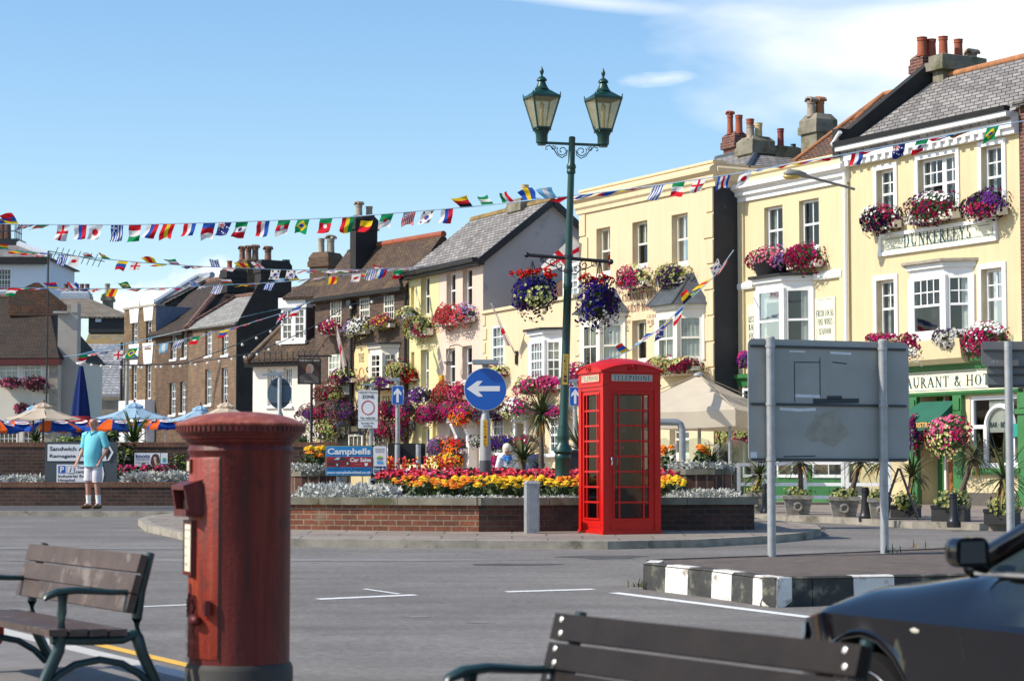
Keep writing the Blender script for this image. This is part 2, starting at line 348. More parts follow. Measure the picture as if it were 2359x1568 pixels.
greyr = M('grey_render', (.40, .385, .385), .85, .04, 1, .002, 30, stain=(.26, .26, .28), sscale=1.2)
greyr2 = M('weathered_grey_render', (.42, .38, .33), .9, .08, 1.5, .006, 25, stain=(.3, .27, .24), sscale=.8, sthr=.58)
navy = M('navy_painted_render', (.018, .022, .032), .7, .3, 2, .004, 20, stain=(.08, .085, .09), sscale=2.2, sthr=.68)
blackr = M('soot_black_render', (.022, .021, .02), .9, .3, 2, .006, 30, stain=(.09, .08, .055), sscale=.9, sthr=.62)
blackp = M('black_paint', (.015, .015, .017), .4, .2, 4)
cwhite = M('cottage_white_render', (.86, .77, .67), .8, .04, .9, .002, 30)
stone = M('grey_stone', (.33, .29, .23), .9, .25, 4, .01, 40, stain=(.13, .12, .07), sscale=2, sthr=.55)
conc = M('weathered_concrete', (.22, .20, .15), .9, .25, 3, .01, 60, stain=(.10, .10, .05), sscale=1.6, sthr=.5)
terra = M('terracotta', (.30, .075, .035), .8, .2, 6, .004, 40, stain=(.2, .07, .04), sscale=4, sthr=.58)
terra_dark = M('sooty_terracotta', (.20, .10, .07), .85, .3, 6, stain=(.06, .05, .04), sscale=4, sthr=.5)
terra_or = M('orange_terracotta', (.36, .15, .06), .85, .25, 6, stain=(.16, .10, .06), sscale=4, sthr=.55)
potgrey = M('grey_chimney_pot', (.33, .27, .2), .85, .2, 6, stain=(.14, .12, .1), sscale=4)
potcream = M('buff_chimney_pot', (.60, .45, .22), .85, .15, 6, stain=(.35, .25, .12), sscale=4)
lead = M('lead_sheet', (.07, .08, .09), .55, .3, 3, metal=.2)
greenp = M('shop_green_paint', (.045, .175, .055), .4, .1, 3)
dkgreen = M('dark_green_canvas', (.01, .11, .07), .7, .1, 4)
woodd = M('varnished_wood', (.28, .11, .03), .4, .25, 6)
curtm = M('net_curtain', (.62, .62, .58), .9, .1, 8)
blindm = M('cream_blind', (.60, .55, .40), .9, .06, 3)
roomm = M('dim_interior', (.06, .055, .05), .9, .2, 1)
gls = glass()
brk_brown = brick('brown_stock_brick', (.12, .066, .04), (.06, .034, .022), (.13, .105, .08), stain=(.04, .03, .024), sthr=.6)
brk_yel = brick('yellow_stock_brick', (.22, .135, .06), (.12, .065, .03), (.22, .18, .12), stain=(.06, .045, .03), sthr=.6)
brk_lbrown = brick('tan_stock_brick', (.22, .12, .06), (.13, .07, .04), (.3, .25, .18), stain=(.08, .06, .04), sthr=.62)
brk_mid = brick('dull_brown_brick', (.16, .09, .045), (.09, .05, .03), (.14, .1, .07), stain=(.05, .035, .025), sthr=.57)
brk_black = brick('black_painted_brick', (.02, .02, .022), (.014, .014, .015), (.03, .03, .03))
brk_red = brick('dark_red_brick', (.16, .045, .03), (.10, .03, .022), (.25, .2, .16))
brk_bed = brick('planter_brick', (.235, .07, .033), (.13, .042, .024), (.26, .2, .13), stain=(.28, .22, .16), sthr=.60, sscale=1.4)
brk_bed_dark = brick('dark_planter_brick', (.11, .042, .028), (.055, .028, .022), (.10, .08, .06), stain=(.035, .03, .025), sthr=.50, sscale=1.4)  # darker brick for the bed's right front and right end walls
brk_sold = brick('soldier_course_brick', (.26, .09, .045), (.17, .06, .03), (.16, .12, .09), bw=.21, bh=.075, swap=True, offset=0)
brk_wall = brick('garden_wall_brick', (.11, .05, .033), (.055, .028, .022), (.11, .085, .065), stain=(.035, .03, .022), sthr=.55)
tile_brown = brick('brown_clay_tiles', (.15, .082, .045), (.085, .05, .03), (.02, .014, .01), bw=.16, bh=.075, ms=.014, stain=(.17, .12, .035), sthr=.52, sscale=.9, bump=.03)
tile_dark = brick('dark_clay_tiles', (.085, .05, .03), (.05, .032, .022), (.012, .01, .008), bw=.17, bh=.075, ms=.016, stain=(.12, .06, .03), sthr=.64, sscale=2.5, bump=.03)
tile_red = brick('red_clay_tiles', (.26, .10, .045), (.10, .06, .04), (.02, .015, .01), bw=.16, bh=.085, ms=.014, stain=(.07, .055, .04), sthr=.5, sscale=1.3, bump=.03)
slate = brick('grey_slates', (.33, .305, .28), (.19, .175, .165), (.03, .03, .03), bw=.27, bh=.115, ms=.012, stain=(.24, .15, .06), sthr=.66, sscale=2.2, bump=.02, vary=.5)
slate_lt = brick('pale_slates', (.36, .35, .32), (.26, .25, .23), (.10, .095, .09), bw=.3, bh=.15, ms=.013, stain=(.2, .18, .14), sthr=.62, sscale=1.5, bump=.02, vary=.4)
slate_wall = brick('pale_hung_slates', (.42, .42, .44), (.30, .30, .32), (.13, .13, .14), bw=.33, bh=.16, ms=.014, bump=.02, vary=.4)
# ground, pavements, kerbs, markings
def ground_sheet():
 ys = [-60, -20, -5] + [i * 2.0 for i in range(0, 40)] + [90, 120, 200, 400, 900, 1500]; xs = [-900, -200, -60, -30, -15, 0, 15, 30, 60, 200, 900]
 mb = MB(); vs = [(x, y, g(max(0, y))) for y in ys for x in xs]; n = len(xs)
 mb.add(vs, [(j * n + i, j * n + i + 1, (j + 1) * n + i + 1, (j + 1) * n + i) for j in range(len(ys) - 1) for i in range(n - 1)])
 tag(mb.build('road', asphalt), kind='structure')
ground_sheet()
def area(name, pts, h, top, side, inset=.14, kind='structure'):
 """a pavement slab whose top follows the ground, with a kerb stone band round it"""
 P = [Vector((p[0], p[1])) for p in pts]
 ar = sum(P[i].x * P[(i + 1) % len(P)].y - P[(i + 1) % len(P)].x * P[i].y for i in range(len(P)))
 if ar < 0: P.reverse()
 Q = []
 for i, p in enumerate(P):
  q = P[(i + 1) % len(P)]; k = max(1, int((q - p).length / 1.5))
  for j in range(k): Q.append(p + (q - p) * (j / k))
 n = len(Q); mb = MB(); I = []
 for i in range(n):
  a = (Q[i] - Q[i - 1]).normalized(); b = (Q[(i + 1) % n] - Q[i]).normalized(); t = (a + b)
  t = t.normalized() if t.length > .1 else b
  nn = Vector((-t.y, t.x)); I.append(Q[i] + nn * inset)
 z = lambda p, e=0: g(max(0, p.y)) + h + e
 for i in range(n):
  j = (i + 1) % n
  mb.poly([(*Q[i], z(Q[i], -h - .05)), (*Q[j], z(Q[j], -h - .05)), (*Q[j], z(Q[j])), (*Q[i], z(Q[i]))], 1)
  mb.poly([(*Q[i], z(Q[i])), (*Q[j], z(Q[j])), (*I[j], z(I[j])), (*I[i], z(I[i]))], 1)
 import bmesh
 bm = bmesh.new(); f = bm.faces.new([bm.verts.new((p.x, p.y, 0)) for p in I])
 bmesh.ops.triangulate(bm, faces=[f]); bmesh.ops.subdivide_edges(bm, edges=[e for e in bm.edges if e.calc_length() > 3], cuts=3, use_grid_fill=True)
 bm.verts.ensure_lookup_table(); bm.verts.index_update()
 mb.add([(v.co.x, v.co.y, z(v.co)) for v in bm.verts], [tuple(v.index for v in q.verts) for q in bm.faces], 0); bm.free()
 return tag(mb.build(name, [top, side]), kind=kind)
def G_(k, pts, h=0.0): return [gnd(*zp(k, *p), h) for p in pts]
slabs = brick('paving_slabs', (.29, .24, .20), (.24, .20, .165), (.11, .095, .08), bw=.9, bh=.6, ms=.012, stain=(.16, .14, .11), sthr=.6, sscale=1.3, bump=.004, vary=.3)
def slabvec():
 nt = slabs.node_tree
 tc = nt.nodes.new('ShaderNodeTexCoord')
 for n in nt.nodes:
  if n.type == 'TEX_BRICK': nt.links.new(tc.outputs['Object'], n.inputs['Vector'])
slabvec()
island = [(318, 1194), (335, 1208), (440, 1230), (560, 1237), (670, 1240), (1000, 1243.5), (1250, 1245), (1400, 1246), (1600, 1242), (1760, 1234), (1860, 1225), (1892, 1217), (1880, 1208), (1800, 1199), (1700, 1187), (1500, 1172), (1100, 1165), (700, 1167), (480, 1176), (350, 1186)]
area('traffic_island_pavement', G_('D', island, .1), .1, slabs, kerbm)
far = G_('J', [(-140, 1256), (280, 1262), (800, 1281), (1250, 1305), (1500, 1322), (2100, 1337), (2900, 1350)], .1)
area('far_pavement', far + [Vector((22, 40)), Vector((22, 80)), Vector((-14, 120)), Vector((-14, 74)), Vector((-3.5, 60)), Vector((2, 52))], .1, slabs, kerbm)
lp = G_('D', [(-60, 1176), (150, 1176.5), (430, 1177.5), (640, 1178)], .1)
area('left_pavement', lp + [Vector((-5, 60)), Vector((-40, 60))], .1, pave_dark, kerbm)
K0 = Vector((-3.67, 15.3)); KD = Vector((.54, -.842)); KN = Vector((.842, .54))
npv = [K0 - KD * 30, K0, K0 + KD * 6, K0 + KD * 12, K0 + KD * 20, Vector((-14, -4)), Vector((-30, 20))]
area('near_pavement', npv, .1, M('near_tarmac', (.20, .185, .175), .9, .15, 4, .006, 150), M('pale_kerb', (.5, .48, .44), .85, .1, 4))
def stripe(name, p, q, w, mat, h=.004, seg=6):
 p, q = Vector(p[:2]), Vector(q[:2]); t = (q - p).normalized(); nn = Vector((-t.y, t.x)) * (w / 2); mb = MB()
 for i in range(seg):
  a, b = p + (q - p) * (i / seg), p + (q - p) * ((i + 1) / seg)
  mb.poly([(*(c), g(c.y) + h) for c in (a - nn, b - nn, b + nn, a + nn)])
 return tag(mb.build(name, mat), kind='structure')
wline = M('road_line_white', (.72, .72, .70), .8, .08, 20, stain=(.45, .44, .43), sscale=9, sthr=.6)
yline = M('road_line_yellow', (.75, .43, .06), .8, .1, 20, stain=(.5, .3, .08), sscale=8, sthr=.6)
for off in (.26, .50): stripe('yellow_line', K0 - KD * 25 + KN * off, K0 + KD * 16 + KN * off, .1, yline, seg=30)
for a, b, w in (((732, 1380), (957, 1370), .13), ((1166, 1363), (1367, 1357), .13), ((1414, 1365), (1868, 1422), .13), ((312, 1398), (450, 1392), .08), ((838, 1356), (920, 1368), .05)):
 stripe('road_marking', gnd(*a), gnd(*b), w, wline)
def blot(x, y, rx, ry, mat, seed):
 rr = random.Random(seed); c = gnd(x, y); pts = []
 for i in range(14):
  w = 2 * math.pi * i / 14; k = rr.uniform(.6, 1.2); yy = c.y + ry * k * math.sin(w); pts.append((c.x + rx * k * math.cos(w), yy, g(yy) + .003))
 tag(MB().poly(pts).build('road_patch', mat), kind='structure')
tarp = M('fresh_tarmac', (.07, .07, .07), .95, .2, 5, .006, 150); tarl = M('worn_tarmac', (.20, .195, .19), .95, .1, 5)
blot(1390, 1283, .55, .35, tarp, 1); blot(1180, 1300, .5, .2, tarp, 2); blot(960, 1420, .12, .08, tarl, 3); blot(1105, 1434, .1, .05, tarl, 4); blot(640, 1290, 3, .25, tarl, 5); blot(250, 1262, 2, .25, tarl, 6)
# windows
def window(parent, loc, rotz, w, h, up=(2, 2), lo=(2, 1), mat=None, curt=0, split=.5, depth=.06, fw=.06, gb=.026, sill=True, sillm=None, room=.75, name='window'):
 mat = mat or white; mb = MB(); d = depth
 mb.box(0, 0, 0, fw, d, h); mb.box(w - fw, 0, 0, w, d, h); mb.box(fw, 0, h - fw, w - fw, d, h); mb.box(fw, 0, 0, w - fw, d, fw * 1.2)
 zm = h * split
 if lo is not None: mb.box(fw, .004, zm - .025, w - fw, d - .005, zm + .025)
 for (nx, ny), z0, z1 in ((up, zm + .025 if lo is not None else fw * 1.2, h - fw),) + (((lo, fw * 1.2, zm - .025),) if lo is not None else ()):
  for i in range(1, nx):
   x = fw + (w - 2 * fw) * i / nx; mb.box(x - gb / 2, .012, z0, x + gb / 2, .04, z1)
  for i in range(1, ny):
   z = z0 + (z1 - z0) * i / ny; mb.box(fw, .015, z - gb / 2, w - fw, .037, z + gb / 2)
 o = mb.build(name, mat, parent, loc=loc, rotz=rotz)
 MB().poly([(fw, .03, fw), (w - fw, .03, fw), (w - fw, .03, h - fw), (fw, .03, h - fw)]).build('pane', gls, o)
 MB().poly([(-.1, room, -.1), (w + .1, room, -.1), (w + .1, room, h + .1), (-.1, room, h + .1)]).build('room_behind', roomm, o)
 if curt:
  c = MB(); y = min(.12, room * .5)
  def drape(x0, x1, z0, z1):
   n = max(4, int((x1 - x0) / .05)); vs = []
   for i in range(n + 1):
    x = x0 + (x1 - x0) * i / n; vs += [(x, y + .025 * (i % 2), z0), (x, y + .025 * (i % 2), z1)]
   c.add(vs, [(2 * i, 2 * i + 2, 2 * i + 3, 2 * i + 1) for i in range(n)])
  if curt == 1: drape(0, w * .3, 0, h); drape(w * .72, w, 0, h)
  if curt == 2: drape(0, w, h * .55, h)
  if curt == 3: drape(0, w, 0, h)
  if curt == 4: drape(w * .6, w, 0, h)
  if curt == 5: drape(0, w, h * .8, h); drape(0, w * .22, 0, h)
  c.build('blind' if curt == 2 else 'curtain', blindm if curt == 2 else curtm, o)
 if sill:
  MB().box(-.05, -.16, -.09, w + .05, d, -.002).build('sill', sillm or mat, o)
 return o
class Bld:
 def __init__(s, name, label, Pl, Pr, cat='house', z0=None, group=None):
  s.Pl, s.Pr = Vector(Pl), Vector(Pr); s.W = (s.Pr - s.Pl).length; s.d = (s.Pr - s.Pl) / s.W; s.n = Vector((-s.d.y, s.d.x))
  s.z0 = g((s.Pl.y + s.Pr.y) / 2) + .1 if z0 is None else z0
  s.rot = math.atan2(s.d.y, s.d.x); s.root = thing(name, label, cat, (s.Pl.x, s.Pl.y, s.z0), s.rot, group); s.ops = []
 def m(s, k, x, y, off=0.0):
  d = ray(*zp(k, x, y)); P = s.Pl - s.n * off; dn = d.x * s.n.x + d.y * s.n.y; t = (P.x * s.n.x + P.y * s.n.y) / dn
  return (Vector((d.x * t, d.y * t)) - s.Pl).dot(s.d), EYE + d.z * t - s.z0
 def ms(s, s0, k, x, y):
  d = ray(*zp(k, x, y)); P = s.Pl + s.d * s0; dn = d.x * s.d.x + d.y * s.d.y; t = (P.x * s.d.x + P.y * s.d.y) / dn
  return (Vector((d.x * t, d.y * t)) - s.Pl).dot(s.n), EYE + d.z * t - s.z0
 def rect(s, k, x1, y1, x2, y2, off=0.0):
  xm, ym = (x1 + x2) / 2, (y1 + y2) / 2
  return s.m(k, x1, ym, off)[0], s.m(k, xm, y2, off)[1], s.m(k, x2, ym, off)[0], s.m(k, xm, y1, off)[1]     # s1, z1, s2, z2
 def W3(s, p):
  q = s.Pl + s.d * p[0] + s.n * p[1]; return Vector((q.x, q.y, s.z0 + p[2]))
 def win(s, k, x1, y1, x2, y2, up=(2, 2), lo=(2, 1), rev=.14, surround=0, **kw):
  a, b, c, e = s.rect(k, x1, y1, x2, y2)
  if surround:
   q = surround; MB_ = MB(); MB_.box(a, -.035, b, a + q, 0, e); MB_.box(c - q, -.035, b, c, 0, e); MB_.box(a + q, -.033, e - q, c - q, 0, e)
   MB_.build('window_surround', kw.get('mat') or white, s.root); a += q; c -= q; e -= q
  s.ops.append((a, b, c, e, rev))
  return window(s.root, (a, rev - .05, b), 0, c - a, e - b, up, lo, **kw)
 def hole(s, k, x1, y1, x2, y2, rev=.2):
  a, b, c, e = s.rect(k, x1, y1, x2, y2); s.ops.append((a, b, c, e, rev)); return a, b, c, e
 def shell(s, H, D, mat, side=None, gable=None, right=None, left=None, zb=-.6, revm=None):
  """front wall with its openings and reveals, side walls, back wall; gable=(y_ridge, z_ridge)"""
  side = side or mat; mats = [mat, right or side, left or side, revm or mat]; mb = MB()
  xs = sorted({0, s.W} | {min(max(q, 0), s.W) for o in s.ops for q in (o[0], o[2])}); zs = sorted({zb, H} | {min(max(q, zb), H) for o in s.ops for q in (o[1], o[3])})
  for i in range(len(xs) - 1):
   for j in range(len(zs) - 1):
    x, z = (xs[i] + xs[i + 1]) / 2, (zs[j] + zs[j + 1]) / 2
    if xs[i + 1] - xs[i] < 1e-5 or zs[j + 1] - zs[j] < 1e-5: continue
    if any(o[0] < x < o[2] and o[1] < z < o[3] for o in s.ops): continue
    mb.poly([(xs[i], 0, zs[j]), (xs[i + 1], 0, zs[j]), (xs[i + 1], 0, zs[j + 1]), (xs[i], 0, zs[j + 1])], 0)
  for a, b, c, e, r in s.ops:
   if r <= 0: continue
   mb.poly([(a, 0, b), (a, r, b), (a, r, e), (a, 0, e)], 3); mb.poly([(c, 0, b), (c, 0, e), (c, r, e), (c, r, b)], 3)
   mb.poly([(a, 0, e), (a, r, e), (c, r, e), (c, 0, e)], 3); mb.poly([(a, 0, b), (c, 0, b), (c, r, b), (a, r, b)], 3)
  for x, mi in ((0, 2), (s.W, 1)):
   p = [(x, 0, zb), (x, D, zb), (x, D, H)] + ([(x, gable[0], gable[1])] if gable else []) + [(x, 0, H)]; mb.poly(p, mi)
  mb.poly([(0, D, zb), (s.W, D, zb), (s.W, D, H), (0, D, H)], 1)
  mb.poly([(0, .5, H - .02), (s.W, .5, H - .02), (s.W, D, H - .02), (0, D, H - .02)], 1)
  return mb.build('wall', mats, s.root)
 def roof(s, faces, mat, th=.1, name='roof'):
  mb = MB()
  for f in faces: mb.slab(f, th)
  return mb.build(name, mat, s.root)
 def gable_roof(s, H, yr, zr, mat, s0=None, s1=None, over=.22, th=.1, D=None):
  s0 = -.08 if s0 is None else s0; s1 = s.W + .08 if s1 is None else s1; k = (zr - H) / yr
  return s.roof([[(s0, -over, H - over * k + .1), (s1, -over, H - over * k + .1), (s1, yr, zr + .1), (s0, yr, zr + .1)],
  [(s0, yr, zr + .1), (s1, yr, zr + .1), (s1, 2 * yr + over, H - over * k + .1), (s0, 2 * yr + over, H - over * k + .1)]], mat, th)
 def box(s, name, x0, y0, z0, x1, y1, z1, mat): return MB().box(x0, y0, z0, x1, y1, z1).build(name, mat, s.root)
 def bar(s, name, x0, x1, z, prof, mat, y=0.0):
  """a moulding along the facade: prof = [(out, up)] outline"""
  return MB().prism([(y - o, z + u) for o, u in prof], x0, x1, 'x').build(name, mat, s.root)
 def pipe(s, name, pts, r, mat): return MB().tube(pts, r, 8).build(name, mat, s.root, smooth=40)
def stack(b, x0, x1, y0, y1, z0, z1, mat, pots=(), cap=None, capm=None, flare=.06, z2=.12):
 """a chimney: shaft, oversailing courses, mortar top, pots (s, y, height, radius, material, style)"""
 mb = MB(); mb.box(x0, y0, z0, x1, y1, z1 - .35); f = flare
 mb.box(x0 - f, y0 - f, z1 - .35, x1 + f, y1 + f, z1 - .15); mb.box(x0 - f * .5, y0 - f * .5, z1 - .15, x1 + f * .5, y1 + f * .5, z1)
 i = .08; mb.add([(x0 - f * .5, y0 - f * .5, z1), (x1 + f * .5, y0 - f * .5, z1), (x1 + f * .5, y1 + f * .5, z1), (x0 - f * .5, y1 + f * .5, z1), (x0 + i, y0 + i, z1 + z2), (x1 - i, y0 + i, z1 + z2), (x1 - i, y1 - i, z1 + z2), (x0 + i, y1 - i, z1 + z2)],
  [(0, 1, 5, 4), (1, 2, 6, 5), (2, 3, 7, 6), (3, 0, 4, 7), (4, 5, 6, 7)])
 c = mb.build('chimney', mat, b.root)
 for (x, y, h, r, pm, st) in pots:
  z = z1 + z2 - .08
  prof = [(r * 1.1, 0), (r * 1.1, .06), (r, .08), (r * .92, h * .8), (r * 1.05, h * .82), (r * 1.05, h * .87), (r * .95, h * .89), (r * 1.08, h * .96), (r * 1.1, h), (r * .8, h), (r * .75, h * .9)]
  p = MB().lathe(prof, 14, (x, y, z)).build('chimney_pot', pm, c, smooth=40)
  if st == 'hood':
   k = MB()
   n = 10; ro = r * 1.35; vs = []
   for q in range(n + 1):
    w = math.pi * (q / n); vs += [(x - ro * math.cos(w), y - r * 1.0, z + h + ro * .75 * math.sin(w)), (x - ro * math.cos(w), y + r * 1.0, z + h + ro * .75 * math.sin(w)),
  (x - ro * .82 * math.cos(w), y - r * 1.0, z + h + ro * .6 * math.sin(w) - .02), (x - ro * .82 * math.cos(w), y + r * 1.0, z + h + ro * .6 * math.sin(w) - .02)]
   fs = []
   for q in range(n):
    o = 4 * q; fs += [(o, o + 4, o + 5, o + 1), (o + 2, o + 3, o + 7, o + 6), (o, o + 2, o + 6, o + 4), (o + 1, o + 5, o + 7, o + 3)]
   k.add(vs, fs).build('cowl', pm, c, smooth=40)
 return c
def bay(b, x0, x1, z0, z1, proj, cant, front, side, mat, roofm, rooff, apronm=None, wz=.12, name='bay_window', wbase=None, curt=(1, 5), roof='flat', zap=None):
 """a canted bay: posts, plinth panel, head, roof; windows on the front and the right cant"""
 prj_ = proj
 base = [(x0, 0), (x0 + cant, -proj), (x1 - cant, -proj), (x1, 0)]
 def ring(k): return [(x0 - k, 0), (x0 + cant - k * .6, -proj - k), (x1 - cant + k * .6, -proj - k), (x1 + k, 0)]
 mb = MB(); wb = z0 + .12 if wbase is None else wbase; wt = z1 - .22
 mb.prism(base, z0, wb, 'z'); mb.prism(ring(.0), wt, z1, 'z'); mb.prism(ring(.07), z1 - .06, z1 + .05, 'z')
 for p in base[1:3]: mb.box(p[0] - .06, p[1] - .01, wb, p[0] + .06, p[1] + .11, wt)
 for p in (base[0], base[3]): mb.box(p[0] - .05, -.05, wb, p[0] + .05, .05, wt)
 o = mb.build(name, mat, b.root)
 if roof == 'flat': MB().prism(ring(.16), z1 + .05, z1 + .11, 'z').build('roof', roofm, o)
 else:
  r = ring(.2); h = roof; k = MB(); t = [(x0 + cant * .9, 0), (x0 + cant, -.05), (x1 - cant, -.05), (x1 - cant * .9, 0)]
  vs = [(*p, z1 + .05) for p in r] + [(*p, z1 + .05 + h) for p in t]
  md = [((a[0] * .5 + c[0] * .5), (a[1] * .55 + c[1] * .45), z1 + .05 + h * .42) for a, c in zip(r, t)]
  k.add([(*p, z1 + .05) for p in r] + md + [(*p, z1 + .05 + h) for p in t], [(i, i + 1, i + 5, i + 4) for i in range(3)] + [(4 + i, 5 + i, 9 + i, 8 + i) for i in range(3)] + [(8, 9, 10, 11), (0, 3, 2, 1), (0, 4, 7, 3), (4, 8, 11, 7)])
  for i in (1, 2): k.tube([k.v[i], k.v[4 + i], k.v[8 + i]], .025, 6)
  k.build('roof', roofm, o)
 for (p, q), (up, lo), cu, rm in (((base[1], base[2]), front, curt[0], proj - .04), ((base[2], base[3]), side, curt[1], .14), ((base[0], base[1]), side, curt[1], .14)):
  v = Vector((q[0] - p[0], q[1] - p[1])); a = math.atan2(v.y, v.x); e = v.normalized() * .06
  window(o, (p[0] + e.x, p[1] + e.y, wb), a, v.length - .12, wt - wb, up, lo, mat=mat, curt=cu, sill=False, depth=.08, fw=.07, room=rm)
 return o
def bay_img(b, k, xl, yt, xm, yb, proj, cant, *args, below=.35, **kw):
 """a canted bay placed by the outline of its front face in the photograph"""
 a, z0, c, z1 = b.rect(k, xl, yt, xm, yb, proj)
 return bay(b, a - cant, c + cant, z0 - below, z1, proj, cant, *args, wbase=z0, **kw)
def stack_at(b, k, xl, xm, xr, ytop, ybot, y0, mat, pots, dy=None, **kw):
 """stack whose lit street face spans xl..xm and whose shaded side spans xm..xr, at local depth y0"""
 s0 = b.m(k, xl, (ytop + ybot) / 2, -y0)[0]; s1 = b.m(k, xm, (ytop + ybot) / 2, -y0)[0]; z1 = b.m(k, xm, ytop, -y0)[1]; zb = b.m(k, xm, ybot, -y0)[1]
 y1 = b.ms(s1, k, xr, (ytop + ybot) / 2)[0] if dy is None else y0 + dy
 pp = [(s0 + (s1 - s0) * u, y0 + (y1 - y0) * v, h, r, m_, st) for u, v, h, r, m_, st in pots]
 return stack(b, s0, s1, y0, y1, zb, z1, mat, pp, **kw)
def ext(P, beta, x, y):
 d = ray(x, y); m = d.x / d.y; t = (P.x - m * P.y) / (1 + m * beta); return Vector((P.x - t, P.y + beta * t))
# the right-hand row
P1 = Vector((9.38, 44.0)); beta1 = 1.8
B1l = ext(P1, beta1, 1961, 700); B1r = ext(P1, beta1, 2353, 700); B2l = ext(P1, beta1, 1699, 700)
B0r = B1r + (B1r - B1l).normalized() * 3.0
b0 = Bld('brick_house', 'dark red brick house end just showing at the right edge beyond the yellow hotel', B1r + (B1r - B1l).normalized() * .02, B0r, z0=.85)
b0.shell(8.2, 6, brk_red); b0.roof([[(-.0, -.2, 8.1), (3, -.2, 8.1), (3, 3, 10.0), (0, 3, 10.0)], [(0, 3, 10.0), (3, 3, 10.0), (3, 6, 8.1), (0, 6, 8.1)]], slate)
a = b0.rect('H', 2400, 300, 2500, 700); window(b0.root, (1.2, -.03, 3.6), 0, .9, 1.5); window(b0.root, (1.2, -.03, 6), 0, .9, 1.3)
# hotel, main part
b1 = Bld('hotel', 'primrose yellow hotel with slate roof, white bracketed eaves and a green shopfront', B1l, B1r, 'hotel')
H1 = b1.m('G', 1640, 490)[1]; zc0 = b1.m('G', 1640, 562)[1]
for k in ((1268, 650, 1440, 1040), (2028, 473, 2232, 965)):
 b1.win('G', *k, up=(2, 2), lo=(1, 1), surround=.11, rev=.16, curt=1)
a, b, c, e = b1.rect('G', 1568, 557, 1892, 985)
MBs = MB(); MBs.box(a, -.035, b, a + .11, 0, e); MBs.box(c - .11, -.035, b, c, 0, e); MBs.box(a + .11, -.033, e - .11, c - .11, 0, e); MBs.build('window_surround', white, b1.root)
a += .11; c -= .11; e -= .11; b1.ops.append((a, b, c, e, .16)); w_ = (c - a)
window(b1.root, (a, .11, b), 0, w_ * .58, e - b, (3, 2), (1, 1), curt=1, sill=False); window(b1.root, (a + w_ * .58 + .01, .11, b), 0, w_ * .42 - .01, e - b, (2, 2), (1, 1), curt=1, sill=False)
b1.win('H', 1268, 362, 1445, 815, up=(2, 2), lo=(1, 1), surround=.11, rev=.16, curt=1)
b1.win('H', 2028, 275, 2235, 760, up=(2, 2), lo=(1, 1), surround=.11, rev=.16, curt=1)
zfb = b1.m('H', 1830, 1210)[1]; zft = b1.m('H', 1830, 1058)[1]; zgt = b1.m('H', 1830, 985)[1]; zb = b1.m('J', 2130, 1240)[1]
dA = b1.hole('J', 1562, 350, 1840, 1275, .55); b1.ops[-1] = (dA[0], -.3, dA[2], dA[3], .55)
wA = b1.hole('J', 1945, 345, 2420, 905, .12)
b1.shell(zc0 + .05, 7, cream1, side=cream1s)
b1.bar('cornice', -.1, b1.W, zc0, [(0, 0), (.12, .0), (.12, .10), (.2, .12), (.2, .30), (.34, .34), (.34, .44), (0, .44)], white)
mb = MB()
n = int(b1.W / .26); mb.box(.0, -.128, zc0 + .004, b1.W, -.119, zc0 + .118)
for i in range(n): x = .05 + i * .26; mb.box(x, -.19, zc0 + .13 - .13, x + .11, -.115, zc0 + .118)
mb.build('eaves_blocks', white, b1.root)
b1.bar('gutter', -.12, b1.W, zc0 + .445, [(.24, .0), (.38, .0), (.40, .10), (.22, .10)], blackp)
yr, zr = b1.ms(0, 'D', 2158, 181);
kk = (zr - (zc0 + .5)) / yr
b1.roof([[(-.02, -.3, zc0 + .5 - .3 * kk + .05), (b1.W, -.3, zc0 + .5 - .3 * kk + .05), (b1.W, yr, zr), (-.02, yr, zr)], [(-.02, yr, zr), (b1.W, yr, zr), (b1.W, 2 * yr, zc0 + .5), (-.02, 2 * yr, zc0 + .5)]], slate)
mb = MB(); mb.prism([(-.3, zc0 + .5 - .3 * kk - .1), (yr, zr - .1), (yr, zr + .38), (yr - .15, zr + .38), (-.0, zc0 + .86 ), (-.3, zc0 + .86 )], -.24, -.0, 'x')
mb.build('parapet', blackr, b1.root)
MB().tube([(.45, yr, zr + .0), (b1.W, yr, zr + .0)], .085, 8).build('ridge_tiles', terra_or, b1.root, smooth=60)
MB().slab([(.0, .6, zc0 + .5 + .6 * kk + .012), (.22, .6, zc0 + .5 + .6 * kk + .012), (.22, yr - .2, zr - .2 * kk + .012), (.0, yr - .2, zr - .2 * kk + .012)], .03).build('flashing', lead, b1.root)
stack_at(b1, 'N', 862, 1015, 1610, 510, 1040, yr - .2, conc, [(.5, .14, .48, .105, terra, 0), (.5, .52, .46, .10, terra, 0), (.5, .86, .16, .12, potgrey, 'hood')], flare=.13, z2=.05)
stack_at(b1, 'N', 545, 720, 880, 545, 1150, yr - .1, brk_red, [(.75, .2, .45, .115, terra, 0), (.85, .95, .42, .11, terra, 0)], flare=.05, z2=.1)
a, b, c, e = b1.rect('G', 1315, 1098, 2172, 1265)
b = b1.m('H', 1745, 172)[1]
mb = MB(); mb.box(a, -.07, b, c, 0, b + .08); mb.box(a, -.07, e - .08, c, 0, e); mb.box(a, -.07, b + .08, a + .08, 0, e - .08); mb.box(c - .08, -.07, b + .08, c, 0, e - .08)
nb = mb.build('name_board', white, b1.root); boardm = M('ivory_board', (.74, .72, .55), .6, .04, 2)
MB().box(a + .08, -.03, b + .08, c - .08, 0, e - .08).build('panel', boardm, nb)
inkm = M('dark_teal_lettering', (.012, .07, .085), .5, .1, 8)
s1, z1 = b1.m('H', 1492, 118); s2, z2 = b1.m('H', 1980, 100)
serif(nb, 'DUNKERLEYS', inkm, s1, b1.m('H', 1736, 134)[1], s2 - s1, .30, -.033)
